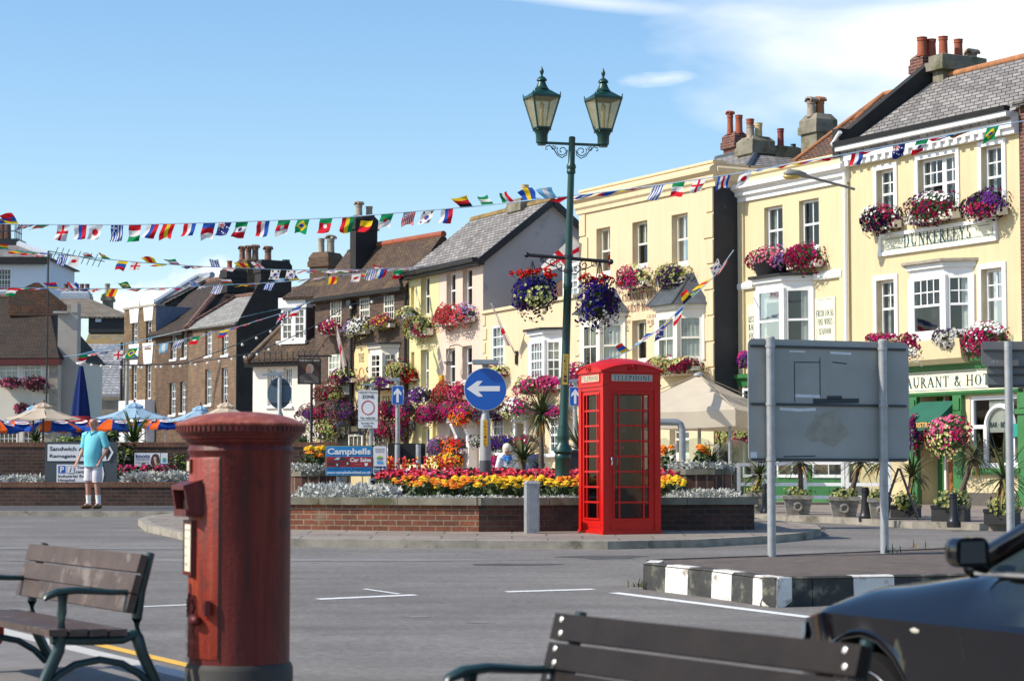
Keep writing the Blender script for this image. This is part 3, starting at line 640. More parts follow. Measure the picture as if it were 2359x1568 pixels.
mb = MB(); q = .13
for z in (b + q, e - q): mb.box(a + .22, -.034, z - .006, c - .22, -.03, z + .006)
for x in (a + q, c - q): mb.box(x - .006, -.034, b + .2, x + .006, -.03, e - .2)
mb.build('border_line', inkm, nb)
a, b, c, e = b1.rect('H', 1525, 330, 1830, 800)
bay_img(b1, 'H', 1530, 300, 1775, 800, .42, .45, ((4, 2), (1, 1)), ((2, 2), (1, 1)), white, stone, None, curt=(0, 4))
b1.bar('string_course', a - .1, a + 2.1, b - .65, [(0, .5), (.46, .5), (.40, .1), (.3, 0), (0, 0)], cream1s)
b1.bar('shop_cornice', -.05, b1.W, zft, [(0, 0), (.10, 0), (.12, .1), (.22, .16), (.22, .26), (.30, .32), (.30, .38), (0, .42)], greenp)
b1.bar('shop_flashing', -.05, b1.W, zft + .425, [(0, 0), (.32, -.03), (.32, -.01), (0, .03)], white)
fz = zfb
fb = b1.box('fascia_board', -.02, -.075, fz, b1.W, .0, zft - .001, M('cream_fascia', (.80, .74, .55), .5, .03, 2))
s1 = b1.m('H', 1341, 1140)[0]; s2 = b1.m('H', 2222, 1125)[0]; hh = zft - fz
serif(fb, 'RESTAURANT & HOTEL', inkm, s1, fz + hh * .22, s2 - s1, hh * .52, -.079)
for z in (fz + .035, zft - .035): MB().box(.1, -.079, z - .006, b1.W - .1, -.074, z + .006).build('border_line', inkm, fb)
b1.bar('fascia_moulding', -.02, b1.W, fz - .09, [(0, 0), (.1, 0), (.13, .05), (.13, .085), (0, .085)], greenp)
for x1, x2 in ((1495, 1562), (1840, 1908), (2340, 2420)):
 p, _ = b1.m('J', x1, 800); q, _ = b1.m('J', x2, 800); mb = MB(); mb.box(p, -.10, -.3, q, 0, fz - .09); mb.box(p - .03, -.13, -.3, q + .03, 0, .32); mb.box(p - .03, -.14, fz - .52, q + .03, 0, fz - .42); mb.box(p + .04, -.13, fz - .40, q - .04, 0, fz - .15)
 for z in (.75, 1.15, 1.55): mb.box(p - .004, -.104, z, q + .004, -.09, z + .018)
 mb.build('pilaster', greenp, b1.root)
a, _, c, e = dA
mb = MB(); mb.box(a, .50, -.3, c, .55, 0); mb.box(a, .46, -.3, a + .28, .55, e); mb.box(c - .04, .46, -.3, c, .55, e); mb.build('door_frame', greenp, b1.root)
MB().box(a + .28, .40, -.3, a + .34, .52, e).build('door_post', white, b1.root)
dw = MB(); dw.box(a + .34, .47, -.2, c - .04, .52, 1.95)
for z0, z1 in ((.05, .75),): dw.box(a + .42, .455, z0, c - .12, .475, z1)
do = dw.build('door', woodd, b1.root)
MB().box(a + .44, .458, 1.0, c - .13, .469, 1.85).build('pane', M('dark_door_glass', (.02, .02, .022), .1, .1, 3), do)
mb = MB(); za = e - .12;
mb.add([(a - .06, -.02, za), (c + .02, -.02, za), (c + .02, -.55, za - .42), (a - .06, -.55, za - .42), (c + .02, -.55, za - .62), (a - .06, -.55, za - .62), (a - .06, -.02, za - .42), (c + .02, -.02, za - .42)],
 [(0, 1, 2, 3), (3, 2, 4, 5), (0, 3, 6), (1, 7, 2)])
aw = mb.build('awning', dkgreen, b1.root)
text(aw, 'BAR · BISTRO', M('orange_lettering', (.75, .42, .12), .6), a + .06, za - .56, (c - a) * .85, .11, -.556, .02)
a, b, c, e = wA
mb = MB(); d0, d1 = .02, .1
mb.box(a, d0, b, a + .08, d1, e); mb.box(c - .08, d0, b, c, d1, e); mb.box(a + .08, d0, e - .08, c - .08, d1, e); mb.box(a + .08, d0, b, c - .08, d1, b + .1)
ax0, ax1 = a + .42, a + 1.25; zs = b + (e - b) * .57; r_ = (ax1 - ax0) / 2
for x in (ax0, ax1): mb.box(x - .05, d0, b + .1, x + .05, d1 - .01, zs)
mb.tube([(ax0 + r_ - r_ * math.cos(math.pi * i / 12), .06, zs + r_ * math.sin(math.pi * i / 12)) for i in range(13)], .05, 6)
mb.box(a + .08, d0 + .01, zs - .04, ax0 - .05, d1 - .02, zs + .04); mb.box(ax1 + .05, d0 + .01, zs - .04, c - .08, d1 - .02, zs + .04)
sw = mb.build('shop_window', white, b1.root)
MB().poly([(a + .08, .07, b + .1), (c - .08, .07, b + .1), (c - .08, .07, e - .08), (a + .08, .07, e - .08)]).build('pane', gls, sw)
bl = MB().poly([(ax0 + .05, .1, zs - .12), (ax1 - .05, .1, zs - .12), (ax1 - .05, .1, e - .1), (ax0 + .05, .1, e - .1)]).build('blind', M('ivory_blind', (.75, .72, .62), .8), sw)
text(bl, 'BAR · BISTRO', inkm, ax0 + .08, zs - .02, .95 * (ax1 - ax0) - .1, .11, .095, .02)
MB().poly([(a, .8, b - .1), (c, .8, b - .1), (c, .8, e), (a, .8, e)]).build('room_behind', roomm, sw)
b1.bar('shop_sill', a - .1, b1.W, b - .14, [(0, 0), (.09, 0), (.13, .06), (.13, .13), (0, .13)], greenp)
b1.box('plinth', a - .1, -.05, -.4, b1.W, 0, .26, M('slate_grey_plinth', (.10, .09, .08), .8))
b1.box('plaque', b1.W - .35, -.02, b1.m('J', 2335, 615)[1] - .13, b1.W - .02, 0, b1.m('J', 2335, 615)[1] + .13, M('teal_plaque', (.02, .28, .22), .5))
# hotel annex
b2 = Bld('hotel_annex', 'primrose two-bay hotel annex with white cornice and canted bay window, beside a navy wall', B2l, B1l, 'hotel')
zcb = b2.m('G', 660, 860)[1]; zct = b2.m('G', 660, 785)[1]; zpt = b2.m('G', 660, 668)[1]
b2.win('G', 468, 955, 602, 1300, up=(2, 1), lo=(2, 1), rev=.16, curt=1); b2.win('G', 722, 905, 866, 1260, up=(2, 1), lo=(2, 1), rev=.16, curt=4)
b2.shell(zpt, 7, cream1s)
b2.bar('cornice', -.06, b2.W - .02, zcb, [(0, 0), (.06, 0), (.06, .10), (.14, .14), (.14, .22), (.26, .30), (.26, .40), (0, .46)], white)
b2.box('coping', -.05, -.06, zpt, b2.W, .4, zpt + .07, cream1s)
z = b2.m('H', 950, 365)[1]
for x0, x1 in ((-.06, b2.m('H', 400, 430)[0]), (b2.m('H', 845, 365)[0], b2.W - .25)):
 b2.bar('string_course', x0, x1, z - .08, [(0, 0), (.07, 0), (.09, .05), (.09, .14), (0, .2)], white)
b2.box('pilaster', 0, -.06, -.3, .32, 0, zcb, cream1s); b2.box('pilaster', b2.W - .34, -.06, -.3, b2.W - .12, 0, zcb, cream1s)
bay_img(b2, 'H', 408, 400, 600, 930, .5, .52, ((1, 1), (1, 1)), ((1, 1), (1, 1)), white, blackp, None, curt=(5, 4))
plm = M('ivory_plaque', (.78, .75, .56), .6, .03, 2)
def plaque(k, r, rows, txts):
 a, b, c, e = b2.rect(k, *r); o = MB().box(a, -.025, b, c, 0, e).build('plaque', plm, b2.root)
 mb = MB(); q = .04
 for z in (b + q, e - q): mb.box(a + .1, -.028, z - .004, c - .1, -.024, z + .004)
 for x in (a + q, c - q): mb.box(x - .004, -.028, b + .1, x + .004, -.024, e - .1)
 mb.build('border_line', inkm, o)
 for z, s_, wf in txts:
  zz = b + (e - b) * z; w = (c - a) * wf; serif(o, s_, inkm, (a + c) / 2 - w / 2, zz, w, .14 * rows, -.029)
 return o
plaque('H', (845, 528, 990, 880), 1, ((.62, 'FRESH LOCAL', .84), (.44, 'FINE WINES', .74), (.24, 'SEAFOOD', .6)))
a, b, c, e = b2.rect('H', 350, 580, 405, 890)
o = MB().box(a, -.025, b, a + .75, 0, e).build('plaque', plm, b2.root)
for z, s_ in ((.58, 'RESTAURANT'), (.4, 'BAR'), (.2, 'HOTEL')): serif(o, s_, inkm, a + .06, b + (e - b) * z, .62 if s_ != 'BAR' else .3, .15, -.029)
b2.pipe('downpipe', [(b2.W - .06, -.1, zct + .65), (b2.W - .06, -.1, -.2)], .05, white)
b2.pipe('swan_neck', [(b2.W + .05, -.3, zct + .85), (b2.W - .3, -.25, zct + .62), (b2.W - .3, -.18, zct + .5), (b2.W - .06, -.1, zct + .3)], .05, white)
zs0 = b2.m('H', 300, 1130)[1]
b2.bar('shop_cornice', -.08, b2.W, zs0, [(0, -.16), (.08, -.16), (.12, .0), (.2, .04), (.2, .13), (0, .16)], greenp)
mb = MB(); mb.box(-.02, -.06, -.3, .3, 0, zs0 - .17)
for i in range(1, 4): x = i * (b2.W - .3) / 3; mb.box(x, -.06, -.3, x + .2, 0, zs0 - .17)
mb.box(0, -.05, -.3, b2.W, -.002, .55); mb.build('shopfront', greenp, b2.root)
for i in range(3):
 x = .3 + i * (b2.W - .3) / 3; window(b2.root, (x, -.09, .55), 0, (b2.W - .3) / 3 - .2, zs0 - .75, (2, 1), None, curt=0, sill=False, room=.075)
ye, ze = 1.3, None
dE = b2.rect('D', 1830, 372, 1832, 376, -1.3)
s0, z0_ = dE[0], dE[3]
sa, za = b2.rect('D', 2037, 217, 2039, 219, -4.2)[0], b2.rect('D', 2037, 217, 2039, 219, -4.2)[3]
E1 = (s0, 1.3, z0_); E2 = (sa + 3.0, 1.3, z0_); E3 = (s0, 7.1, z0_); E4 = (sa + 3.0, 7.1, z0_); A1 = (sa, 4.2, za); A2 = (sa + 1.6, 4.2, za)
b2.roof([[E1, E2, A2, A1], [E3, E1, A1], [E2, E4, A2], [E4, E3, A1, A2]], tile_red)
mb = MB(); mb.tube([E1, A1], .07, 8); mb.tube([A1, (sa + .35, 3.0, za - (za - z0_) * .42)], .075, 8); mb.tube([A1, A2], .07, 8); mb.build('ridge_tiles', terra_or, b2.root, smooth=60)
stack_at(b2, 'G', 735, 850, 990, 315, 640, 3.6, conc, [(.5, .15, .42, .115, potgrey, 'hood'), (.55, .55, .44, .115, terra_or, 'hood')], z2=.16)
stack_at(b2, 'G', 520, 560, 735, 520, 690, 3.0, conc, [(.6, .25, .52, .085, M('maroon_pot', (.2, .04, .035), .7, .2, 6), 0), (.5, .8, .15, .07, lead, 0)], z2=.05)
# guest house with navy end wall
PV = Vector((B2l.x, B2l.y)) - Vector((.874, .485)) * .75 - (B1r - B1l).normalized() * .01
PVr = ext(PV, 1.84, 1645, 700); PVl = ext(PVr, 1.84, 1337, 800)
b3 = Bld('guest_house', 'apricot cream guest house with parapet, painted quoins and its name painted on the wall', PVl, PVr, 'guest house')
zcb = b3.m('E', 1500, 1245)[1]; zct = b3.m('E', 1500, 1178)[1]; zpt = b3.m('E', 1500, 1040)[1]
for r in ((1088, 24, 1212, 430), (1410, -33, 1545, 362), (1762, -100, 1907, 345)): b3.win('F', *r, up=(2, 1), lo=(1, 1), rev=.2, mat=offwhite, curt=2 if r[0] < 1700 else 1)
b3.win('F', 1408, 850, 1535, 1215, up=(2, 1), lo=(1, 1), rev=.2, mat=offwhite, curt=2)
for r in ((1500, 560, 1650, 810), (1120, 560, 1260, 900)): b3.win('I', *r, up=(2, 2), lo=(2, 1), rev=.2, mat=offwhite, curt=3)
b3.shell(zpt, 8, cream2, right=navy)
b3.bar('cornice', -.14, b3.W + .14, zcb, [(0, 0), (.05, 0), (.05, .10), (.10, .16), (.10, .28), (.2, .36), (.2, .44), (.12, .5), (0, .52)], cream2)
MB().prism([(-0.001 + b3.W + o, zcb + u) for o, u in [(0, 0), (.05, 0), (.05, .10), (.10, .16), (.10, .28), (.2, .36), (.2, .44), (.12, .5), (0, .52)]], -.0, 1.2, 'y').build('cornice_return', cream2, b3.root)
MB().box(b3.W + .004, .0, zct, b3.W + .02, 3.0, zpt + .001).build('parapet_return', cream2, b3.root)
b3.box('coping', -.03, -.03, zpt, b3.W + .03, .35, zpt + .06, cream2)
mb, mq = MB(), MB()
nq = int(zcb / .62)
for i in range(nq):
 z = zcb - .3 - i * .62; w = .42 if i % 2 else .30
 mb.box(b3.W - w, -.035, z - .29, b3.W, 0, z + .27); mq.box(0, -.035, z - .29, w, 0, z + .27)
mb.build('quoins', cream2, b3.root); mq.build('quoins', cream2, b3.root)
inkb = M('brown_painted_lettering', (.10, .05, .03), .8, .2, 12); inks = M('faded_pink_shade', (.6, .36, .24), .8)
def wall_serif(b, k, s_, x1, yb1, x2, yb2, hpx, mat, y=-.006):
 a, za = b.m(k, x1, yb1); c, zc = b.m(k, x2, yb2); h = b.m(k, (x1 + x2) / 2, (yb1 + yb2) / 2 - hpx)[1] - b.m(k, (x1 + x2) / 2, (yb1 + yb2) / 2)[1]
 return serif(b.root, s_, mat, a, (za + zc) / 2, c - a, h, y)
for dx, dy, mt, yy in ((4, 5, inks, -.004), (0, 0, inkb, -.008)):
 wall_serif(b3, 'F', 'CHANNEL VIEW', 1322 + dx, 690 + dy, 1645 + dx, 642 + dy, 66, mt, yy); wall_serif(b3, 'F', 'GUEST HOUSE', 1340 + dx, 792 + dy, 1640 + dx, 745 + dy, 64, mt, yy)
for s_, x1, x2, y1, y2 in (('BED & BREAKFAST', 1283, 1398, 912, 862), ('EN-SUITE', 1296, 1378, 955, 915), ('1 ST CLASS', 1548, 1640, 848, 812), ('SEA VIEW', 1546, 1614, 892, 868)): wall_serif(b3, 'F', s_, x1, y1, x2, y2, 30, inkb)
mb = MB()
for x1, x2, yy in ((1285, 1395, 850), (1290, 1380, 975), (1560, 1612, 905)):
 p = [b3.m('F', x1 + (x2 - x1) * i / 8, yy - (x2 - x1) * .3 * i / 8 + 9 * math.sin(i * .8)) for i in range(9)]
 for u, v in zip(p, p[1:]): mb.poly([(u[0], -.006, u[1] - .012), (v[0], -.006, v[1] - .012), (v[0], -.006, v[1] + .012), (u[0], -.006, u[1] + .012)])
mb.build('painted_scroll', inkb, b3.root)
bay_img(b3, 'F', 1622, 738, 1800, 1215, .5, .5, ((2, 1), (2, 1)), ((1, 1), (1, 1)), offwhite, lead, None, curt=(3, 3), roof=.78)
bay_img(b3, 'F', 952, 810, 1108, 1290, .5, .5, ((2, 1), (2, 1)), ((1, 1), (1, 1)), offwhite, lead, None, curt=(2, 3), roof=.6)
b3.pipe('wall_light', [(b3.m('F', 1275, 1085)[0], 0, b3.m('F', 1275, 1085)[1]), (b3.m('F', 1275, 1085)[0], -.15, b3.m('F', 1275, 1085)[1]), (b3.m('F', 1275, 1085)[0], -.18, b3.m('F', 1275, 1085)[1] + .2)], .05, blackp)
pa = b3.rect('G', 429, 539, 431, 541, -4.0); sA, zA = pa[0], pa[3]
e0 = zpt - .05; q1 = (sA - 3.6, 1.0, e0); q2 = (b3.W, 1.0, e0); q3 = (b3.W, 7.5, e0); q4 = (sA - 3.6, 7.5, e0); A1 = (sA - 2.0, 4.0, zA); A2 = (sA, 4.0, zA)
b3.roof([[q1, q2, A2, A1], [q2, q3, A2], [q3, q4, A1, A2]], slate)
mb = MB(); mb.tube([q2, A2], .08, 6); mb.tube([A2, q3], .08, 6); mb.tube([A1, A2], .08, 6); mb.build('ridge_tiles', lead, b3.root)
stack_at(b3, 'G', 170, 255, 340, 435, 640, 4.6, brk_red, [(.5, .1, .58, .085, terra, 'hood'), (.9, .45, .52, .1, terra, 0)], z2=.12)
stack_at(b3, 'G', 275, 385, 535, 470, 640, 3.0, conc, [(.7, .12, .36, .1, potgrey, 0), (.7, .5, .44, .1, potcream, 0), (.15, .5, .6, .1, terra, 0)], z2=.12)
# low cream house
PLr = PVl.copy(); PLl = ext(PLr, 2.3, 1113, 800)
b4 = Bld('low_house', 'low pale apricot two-storey house with flat parapet and white panelled door', PLl, PLr)
zpt = b4.m('F', 470, 728)[1]
b4.win('F', 155, 900, 262, 1280, up=(3, 2), lo=(3, 2), rev=.05, mat=white, curt=3)
b4.win('P', 838, 820, 952, 1230, up=(3, 2), lo=(3, 2), rev=.05, mat=white, curt=3); b4.win('P', 1435, 820, 1560, 1210, up=(3, 2), lo=(3, 2), rev=.05, mat=white, curt=3)
dr = b4.hole('P', 1092, 895, 1182, 1345, .3); b4.ops[-1] = (dr[0], -.2, dr[2], dr[3], .3)
b4.shell(zpt, 6, cream3)
b4.box('coping', -.05, -.07, zpt, b4.W, .35, zpt + .09, cream3)
MBd = MB(); a, _, c, e = dr; MBd.box(a - .16, -.06, -.2, a, 0, e + .05); MBd.box(c, -.06, -.2, c + .16, 0, e + .05); MBd.box(a - .2, -.09, e + .05, c + .2, 0, e + .3); MBd.box(a - .28, -.2, e + .3, c + .28, 0, e + .4)
dsur = MBd.build('door_surround', white, b4.root)
d = MB(); d.box(a, .25, -.2, c, .29, e);
for z0, z1 in ((.1, .7), (.85, 1.5)): d.box(a + .1, .235, z0, a + .4 * (c - a) , .255, z1); d.box(a + .6 * (c - a), .235, z0, c - .1, .255, z1)
d.build('door', M('dusty_blue_door', (.30, .34, .40), .5), b4.root)
bay_img(b4, 'F', 488, 965, 615, 1395, .4, .4, ((4, 2), (4, 2)), ((2, 2), (2, 2)), white, blackp, None, curt=(0, 2), below=.1)
mb, mq = MB(), MB()
for i in range(11):
 w = .3 if i % 2 else .2; mq.box(0, -.03, zpt - .35 - i * .4, w, 0, zpt - .35 - i * .4 + .3); mb.box(b4.W - w, -.03, zpt - .35 - i * .4, b4.W, 0, zpt - .35 - i * .4 + .3)
mb.build('quoins', cream3, b4.root); mq.build('quoins', cream3, b4.root)
sR, zR = b4.rect('F', 680, 540, 682, 545, -2.0)[0], b4.rect('F', 680, 540, 682, 545, -2.0)[3]
b4.roof([[(sR - .6, .8, zpt - .1), (b4.W + .0, .8, zpt - .1), (b4.W + .0, 2.6, zR + .35), (sR, 2.6, zR + .35)]], tile_red, name='rear_roof')
a, b, c, e = b4.rect('F', 800, 355, 940, 650, -1.2)
window(b4.root, (a, 1.15, b), 0, c - a, e - b, (3, 2), (3, 2), mat=white, curt=3); b4.box('dormer', a - .15, 1.22, b - .3, c + .3, 3, e + .1, white)
# pink and lemon houses under one slate roof
PP = PLl.copy(); PKl = ext(PP, 2.06, 1011, 800); PYl = ext(PKl, 2.06, 941, 800)
b5 = Bld('pink_house', 'pale pink house with grey gable end, slate roof and white porch', PKl, PP - (PP - PKl).normalized() * .01)
He = b5.m('C', 2090, 792)[1]
yr, zr = b5.ms(b5.W, 'D', 1270, 467)
for r in (('C', 1985, 872, 2065, 1190), ('C', 2130, 832, 2215, 1178), ('P', 350, 112, 445, 482), ('P', 522, 85, 622, 440), ('P', 390, 908, 482, 1110)): b5.win(*r, up=(1, 1), lo=(1, 1), rev=.2, mat=white, curt=4)
dp = b5.hole('P', 562, 885, 655, 1370, .3); b5.ops[-1] = (dp[0], -.2, dp[2], dp[3], .3)
b5.shell(He, 2 * yr, pinkr, right=greyr, gable=(yr, zr), left=greyr)
b5.gable_roof(He, yr, zr, slate, s0=-.0, s1=b5.W + .1, over=.25, th=.12)
b5.bar('gutter', 0, b5.W + .1, He - .12, [(.26, 0), (.40, 0), (.42, .13), (.24, .13)], blackp)
b5.bar('eaves_board', 0, b5.W + .1, He - .2, [(0, .0), (.24, .0), (.24, .2), (0, .2)], blackp)
mb = MB(); k = (zr - He) / yr; mb.beam((b5.W + .13, -.25, He - .25 * k + .02), (b5.W + .13, yr, zr + .02), .06, .2); mb.beam((b5.W + .13, yr, zr + .02), (b5.W + .13, 2 * yr, He + .02), .06, .2); mb.build('verge_board', blackp, b5.root)
MB().tube([(0, yr, zr + .1), (b5.W + .1, yr, zr + .1)], .09, 6).build('ridge_tiles', M('lichened_ridge', (.25, .17, .06), .9, .3, 4), b5.root)
a, _, c, e = dp; mb = MB(); mb.box(a - .2, -.3, -.2, a, 0, e); mb.box(c, -.3, -.2, c + .2, 0, e); mb.box(a - .35, -.5, e, c + .35, 0, e + .14)
for x in (a - .1, c + .1):
 mb.prism([(-.3, e - .4), (-.46, e - .08), (-.46, e), (-.3, e)], x - .09, x + .09, 'x')
mb.build('porch', white, b5.root); MB().box(a, .22, -.2, c, .27, e).build('door', M('pale_grey_door', (.60, .62, .62), .5), b5.root)
ss = b5.m('E', 420, 1330, -yr)[0]
stack(b5, ss - .5, ss + .45, yr - .25, yr + .75, zr - .2, b5.m('E', 420, 1238, -yr)[1], conc, [(ss - .3, yr + .3, .40, .085, potcream, 0), (ss - .05, yr + .3, .44, .085, potcream, 0), (ss + .2, yr, .48, .12, potcream, 0)], z2=.06, flare=.05)
b5.pipe('aerial', [(b5.W - .1, yr + 1.0, zr - .4), (b5.W - .1, yr + 1.0, zr + .1)], .015, blackp)
mb = MB()
for q in range(4): mb.tube([(b5.W - .35, yr + 1.0, zr - .1 + q * .05), (b5.W + .25, yr + 1.0, zr - .05 + q * .05)], .008, 4)
mb.build('aerial_bars', blackp, b5.root)
z = b5.m('P', 302, 452); b5.box('alarm_box', z[0] + .02, -.1, z[1] - .17, z[0] + .22, 0, z[1] + .17, M('yellow_alarm_box', (.7, .38, .02), .5))
b6 = Bld('lemon_house', 'narrow lemon yellow house with deep-set sashes, between brown brick pub and pale pink house', PYl, PKl - (PKl - PYl).normalized() * .01)
dz = b5.z0 - b6.z0; He6 = He + dz
for r in (('C', 1755, 905, 1832, 1255), ('T', 1530, 108, 1602, 475), ('T', 1537, 795, 1608, 1090)): b6.win(*r, up=(1, 1), lo=(1, 1), rev=.22, mat=white, curt=4)
for r in (('C', 1665, 998, 1698, 1190), ('T', 1445, 128, 1472, 290), ('T', 1636, 765, 1670, 1000)): b6.hole(*r, rev=.1)
mb = MB()
for o_ in b6.ops[3:]: mb.poly([(o_[0], .1, o_[1]), (o_[2], .1, o_[1]), (o_[2], .1, o_[3]), (o_[0], .1, o_[3])])
mb.build('blind_recess', yellr, b6.root)
b6.shell(He6, 2 * yr, yellr, gable=(yr, zr + dz), side=greyr)
b6.gable_roof(He6, yr, zr + dz, slate, s0=-.1, s1=b6.W, over=.25, th=.12)
b6.bar('gutter', -.1, b6.W, He6 - .12, [(.26, 0), (.40, 0), (.42, .13), (.24, .13)], blackp); b6.bar('eaves_board', -.1, b6.W, He6 - .2, [(0, .0), (.24, .0), (.24, .2), (0, .2)], blackp)
MB().tube([(-.1, yr, zr + dz + .1), (b6.W, yr, zr + dz + .1)], .09, 6).build('ridge_tiles', MATS['lichened_ridge'], b6.root)
b6.pipe('downpipe', [(-.05, -.3, He6 - .1), (-.02, -.2, He6 - .5), (-.0, -.1, He6 - .7), (-.0, -.1, -.2)], .055, blackp)
# the pub
PBr = PYl.copy(); PBl = ext(PBr, 1.44, 726, 750)
b7 = Bld('brick_pub', 'brown brick pub with mossy tiled roof, tall black chimney and a painted vertical name board', PBl, PBr - (PBr - PBl).normalized() * .02, 'pub')
He = b7.m('C', 1200, 1052)[1]
yv, zv = b7.ms(b7.W, 'C', 1960, 550)
for r in ((940, 1115, 1042, 1412), (1203, 1085, 1294, 1330), (1420, 1050, 1516, 1295)): b7.win('C', *r, up=(4, 2), lo=(4, 2), rev=.06, mat=offwhite, curt=2)
aw_ = b7.win('T', 700, 150, 808, 420, up=(3, 2), lo=(3, 2), rev=.06, mat=offwhite, curt=3)
b7.shell(He, 2 * yv, brk_brown, gable=(yv, zv))
b7.gable_roof(He, yv, zv, tile_brown, s0=-.05, s1=b7.W - .02, over=.2, th=.1)
MB().tube([(1.5, yv, zv + .08), (b7.W, yv, zv + .08)], .11, 8).build('ridge_tiles', terra, b7.root, smooth=60)
b7.bar('gutter', -.1, b7.W, He - .16, [(.18, 0), (.32, 0), (.34, .12), (.16, .12)], blackp)
b7.pipe('downpipe', [(b7.m('C', 1155, 1200)[0], -.1, He - .3), (b7.m('C', 1155, 1200)[0], -.1, -.2)], .06, blackp)
MB().box(b7.m('C', 1155, 1200)[0] - .13, -.22, He - .5, b7.m('C', 1155, 1200)[0] + .13, -.02, He - .25).build('hopper_head', blackp, b7.root)
ch = stack_at(b7, 'C', 1120, 1172, 1366, 392, 840, yv - .9, blackr, [(.6, .25, .44, .115, potgrey, 'hood'), (.6, .72, .40, .115, potgrey, 0)], z2=.15, flare=.05)
bay_img(b7, 'T', 1072, 78, 1178, 375, .4, .42, ((2, 2), (2, 2)), ((2, 2), (2, 2)), offwhite, blackp, None, curt=(1, 1), below=.25)
brd = M('pub_board_cream', (.74, .55, .27), .7, .05, 2); bx = M('black_lettering', (.02, .018, .016), .6)
a, b, c, e = b7.rect('T', 945, 70, 1075, 650)
mb = MB(); mb.prism([(a, b), (c, b), (c, e - .25), (c - .12, e - .05), (c - .3, e), (a + .3, e), (a + .12, e - .05), (a, e - .25)], -.05, 0, 'y'); nbd = mb.build('name_board', brd, b7.root)
serif(nbd, 'THE', bx, a + .3 * (c - a), e - .55, (c - a) * .4, .28, -.055)
tt = serif(nbd, 'KINGS', bx, 0, 0, 1.5, .52, 0); tt.rotation_euler = (0, R(-62), 0); tt.location = (a + .62 * (c - a), -.056, e - 2.25)
tt = serif(nbd, 'HEAD', bx, 0, 0, 1.2, .52, 0); tt.rotation_euler = (0, R(-62), 0); tt.location = (a + .62 * (c - a), -.056, e - 3.9)
mb = MB(); cx_, cz_ = (a + c) / 2, e - .95
mb.tube([(cx_ + .18 * math.cos(t * .7) * (1 - t * .06), -.055, cz_ + .22 * math.sin(t * .7)) for t in range(9)], .02, 5); mb.build('painted_scroll', M('faded_red_paint', (.6, .2, .08), .7), nbd)
a, b, c, e = b7.rect('T', 1175, 465, 1420, 735)
ab = b7.box('ales_board', a, -.04, b, min(c, b7.W - .1), 0, e, brd); c = min(c, b7.W - .1)
serif(ab, 'FINEST', bx, a + .15, e - .62, (c - a) * .8, .42, -.045); serif(ab, 'KENTISH', bx, a + .1, e - 1.2, (c - a) * .85, .42, -.045); serif(ab, 'ALES', bx, a + .3, e - 1.75, (c - a) * .55, .4, -.045)
b7.box('pub_front', .1, -.12, -.3, b7.W - .1, -.001, b7.m('T', 900, 700)[1] - .35, M('pub_front_cream', (.5, .4, .22), .7, .05, 2))
for x in (.9, 2.6, 4.2): window(b7.root, (x, -.2, .7), 0, .9, 1.2, (3, 2), None, curt=0, sill=False, mat=offwhite, room=.07)
MB().box(2.0, -.17, -.2, 2.5, -.13, 1.9).build('door', blackp, b7.root)
pz = b7.m('T', 875, 462); b7.box('wall_plate', pz[0] - .35, -.03, pz[1] - .18, pz[0] + .25, 0, pz[1] + .18, white)
# white cottage with the great tiled roof
cY = 74.0
CL = Vector((at(582, 950, cY + .3).x, cY + .3)); CR = Vector((at(733, 950, cY).x + .0, cY - 1.0))
b8 = Bld('white_cottage', 'white rendered cottage with a sweeping brown tiled roof and white dormer window', CL, CR, 'cottage')
He = b8.m('T', 300, 178)[1]
for r in ((155, 278, 232, 610), (300, 265, 374, 610)): b8.win('T', *r, up=(3, 2), lo=(3, 2), rev=.14, mat=white, curt=3)
b8.shell(He, 6, cwhite)
yT = 3.8; sT, zT = b8.m('D', 748, 642, -yT)
b8.roof([[(-.12, -.25, He - .15), (b8.W + .1, -.25, He - .15), (b8.W + 1.4, yT, zT), (sT, yT, zT)], [(-.12, 6, He - .1), (-.12, -.25, He - .15), (sT, yT, zT)], [(b8.W + 1.4, 6.5, He), (-.12, 6, He - .1), (sT, yT, zT), (b8.W + 1.4, yT, zT)]], tile_brown)
MB().tube([(-.12, -.25, He - .12), (sT * .38, yT * .42, He + (zT - He) * .40), (sT, yT, zT + .02)], .12, 8).build('hip_tiles', M('grey_hip', (.16, .11, .07), .9, .3, 4), b8.root, smooth=60)
b8.bar('gutter', -.12, b8.W + .1, He - .32, [(.22, 0), (.34, 0), (.36, .1), (.2, .1)], blackp); b8.bar('eaves_board', -.1, b8.W + .1, He - .3, [(0, 0), (.2, 0), (.2, .14), (0, .14)], white)
a, b, c, e = b8.rect('C', 540, 1190, 708, 1460, -.7)
mb = MB(); mb.box(a - .12, .72, b - .15, c + .12, 3, e + .02); dm = mb.build('dormer', brk_red, b8.root)
MB().box(a - .2, .55, e, c + .2, .95, e + .36).build('dormer_fascia', white, b8.root)
window(b8.root, (a - .12, .62, b - .1), 0, (c - a) / 2 + .12, e - b + .1, (2, 2), (2, 2), mat=white, curt=3, sill=False, fw=.09); window(b8.root, ((a + c) / 2 + .001, .62, b - .1), 0, (c - a) / 2 + .12, e - b + .1, (2, 2), (2, 2), mat=white, curt=3, sill=False, fw=.09)
b8.box('dormer_sill', a - .22, .45, b - .22, c + .22, .72, b - .1, white)
sl_, sr_ = b8.m('C', 528, 1160, -.5)[0], b8.m('C', 800, 1140, -.5)[0]; zd = e + .36; yd, zdd = 2.7, b8.m('C', 780, 925, -2.7)[1]
b8.roof([[(sl_, .4, zd), (sr_ + .5, .4, zd), (sr_ + .3, yd, zdd), (b8.m('C', 760, 925, -yd)[0], yd, zdd)]], tile_brown, name='dormer_roof')
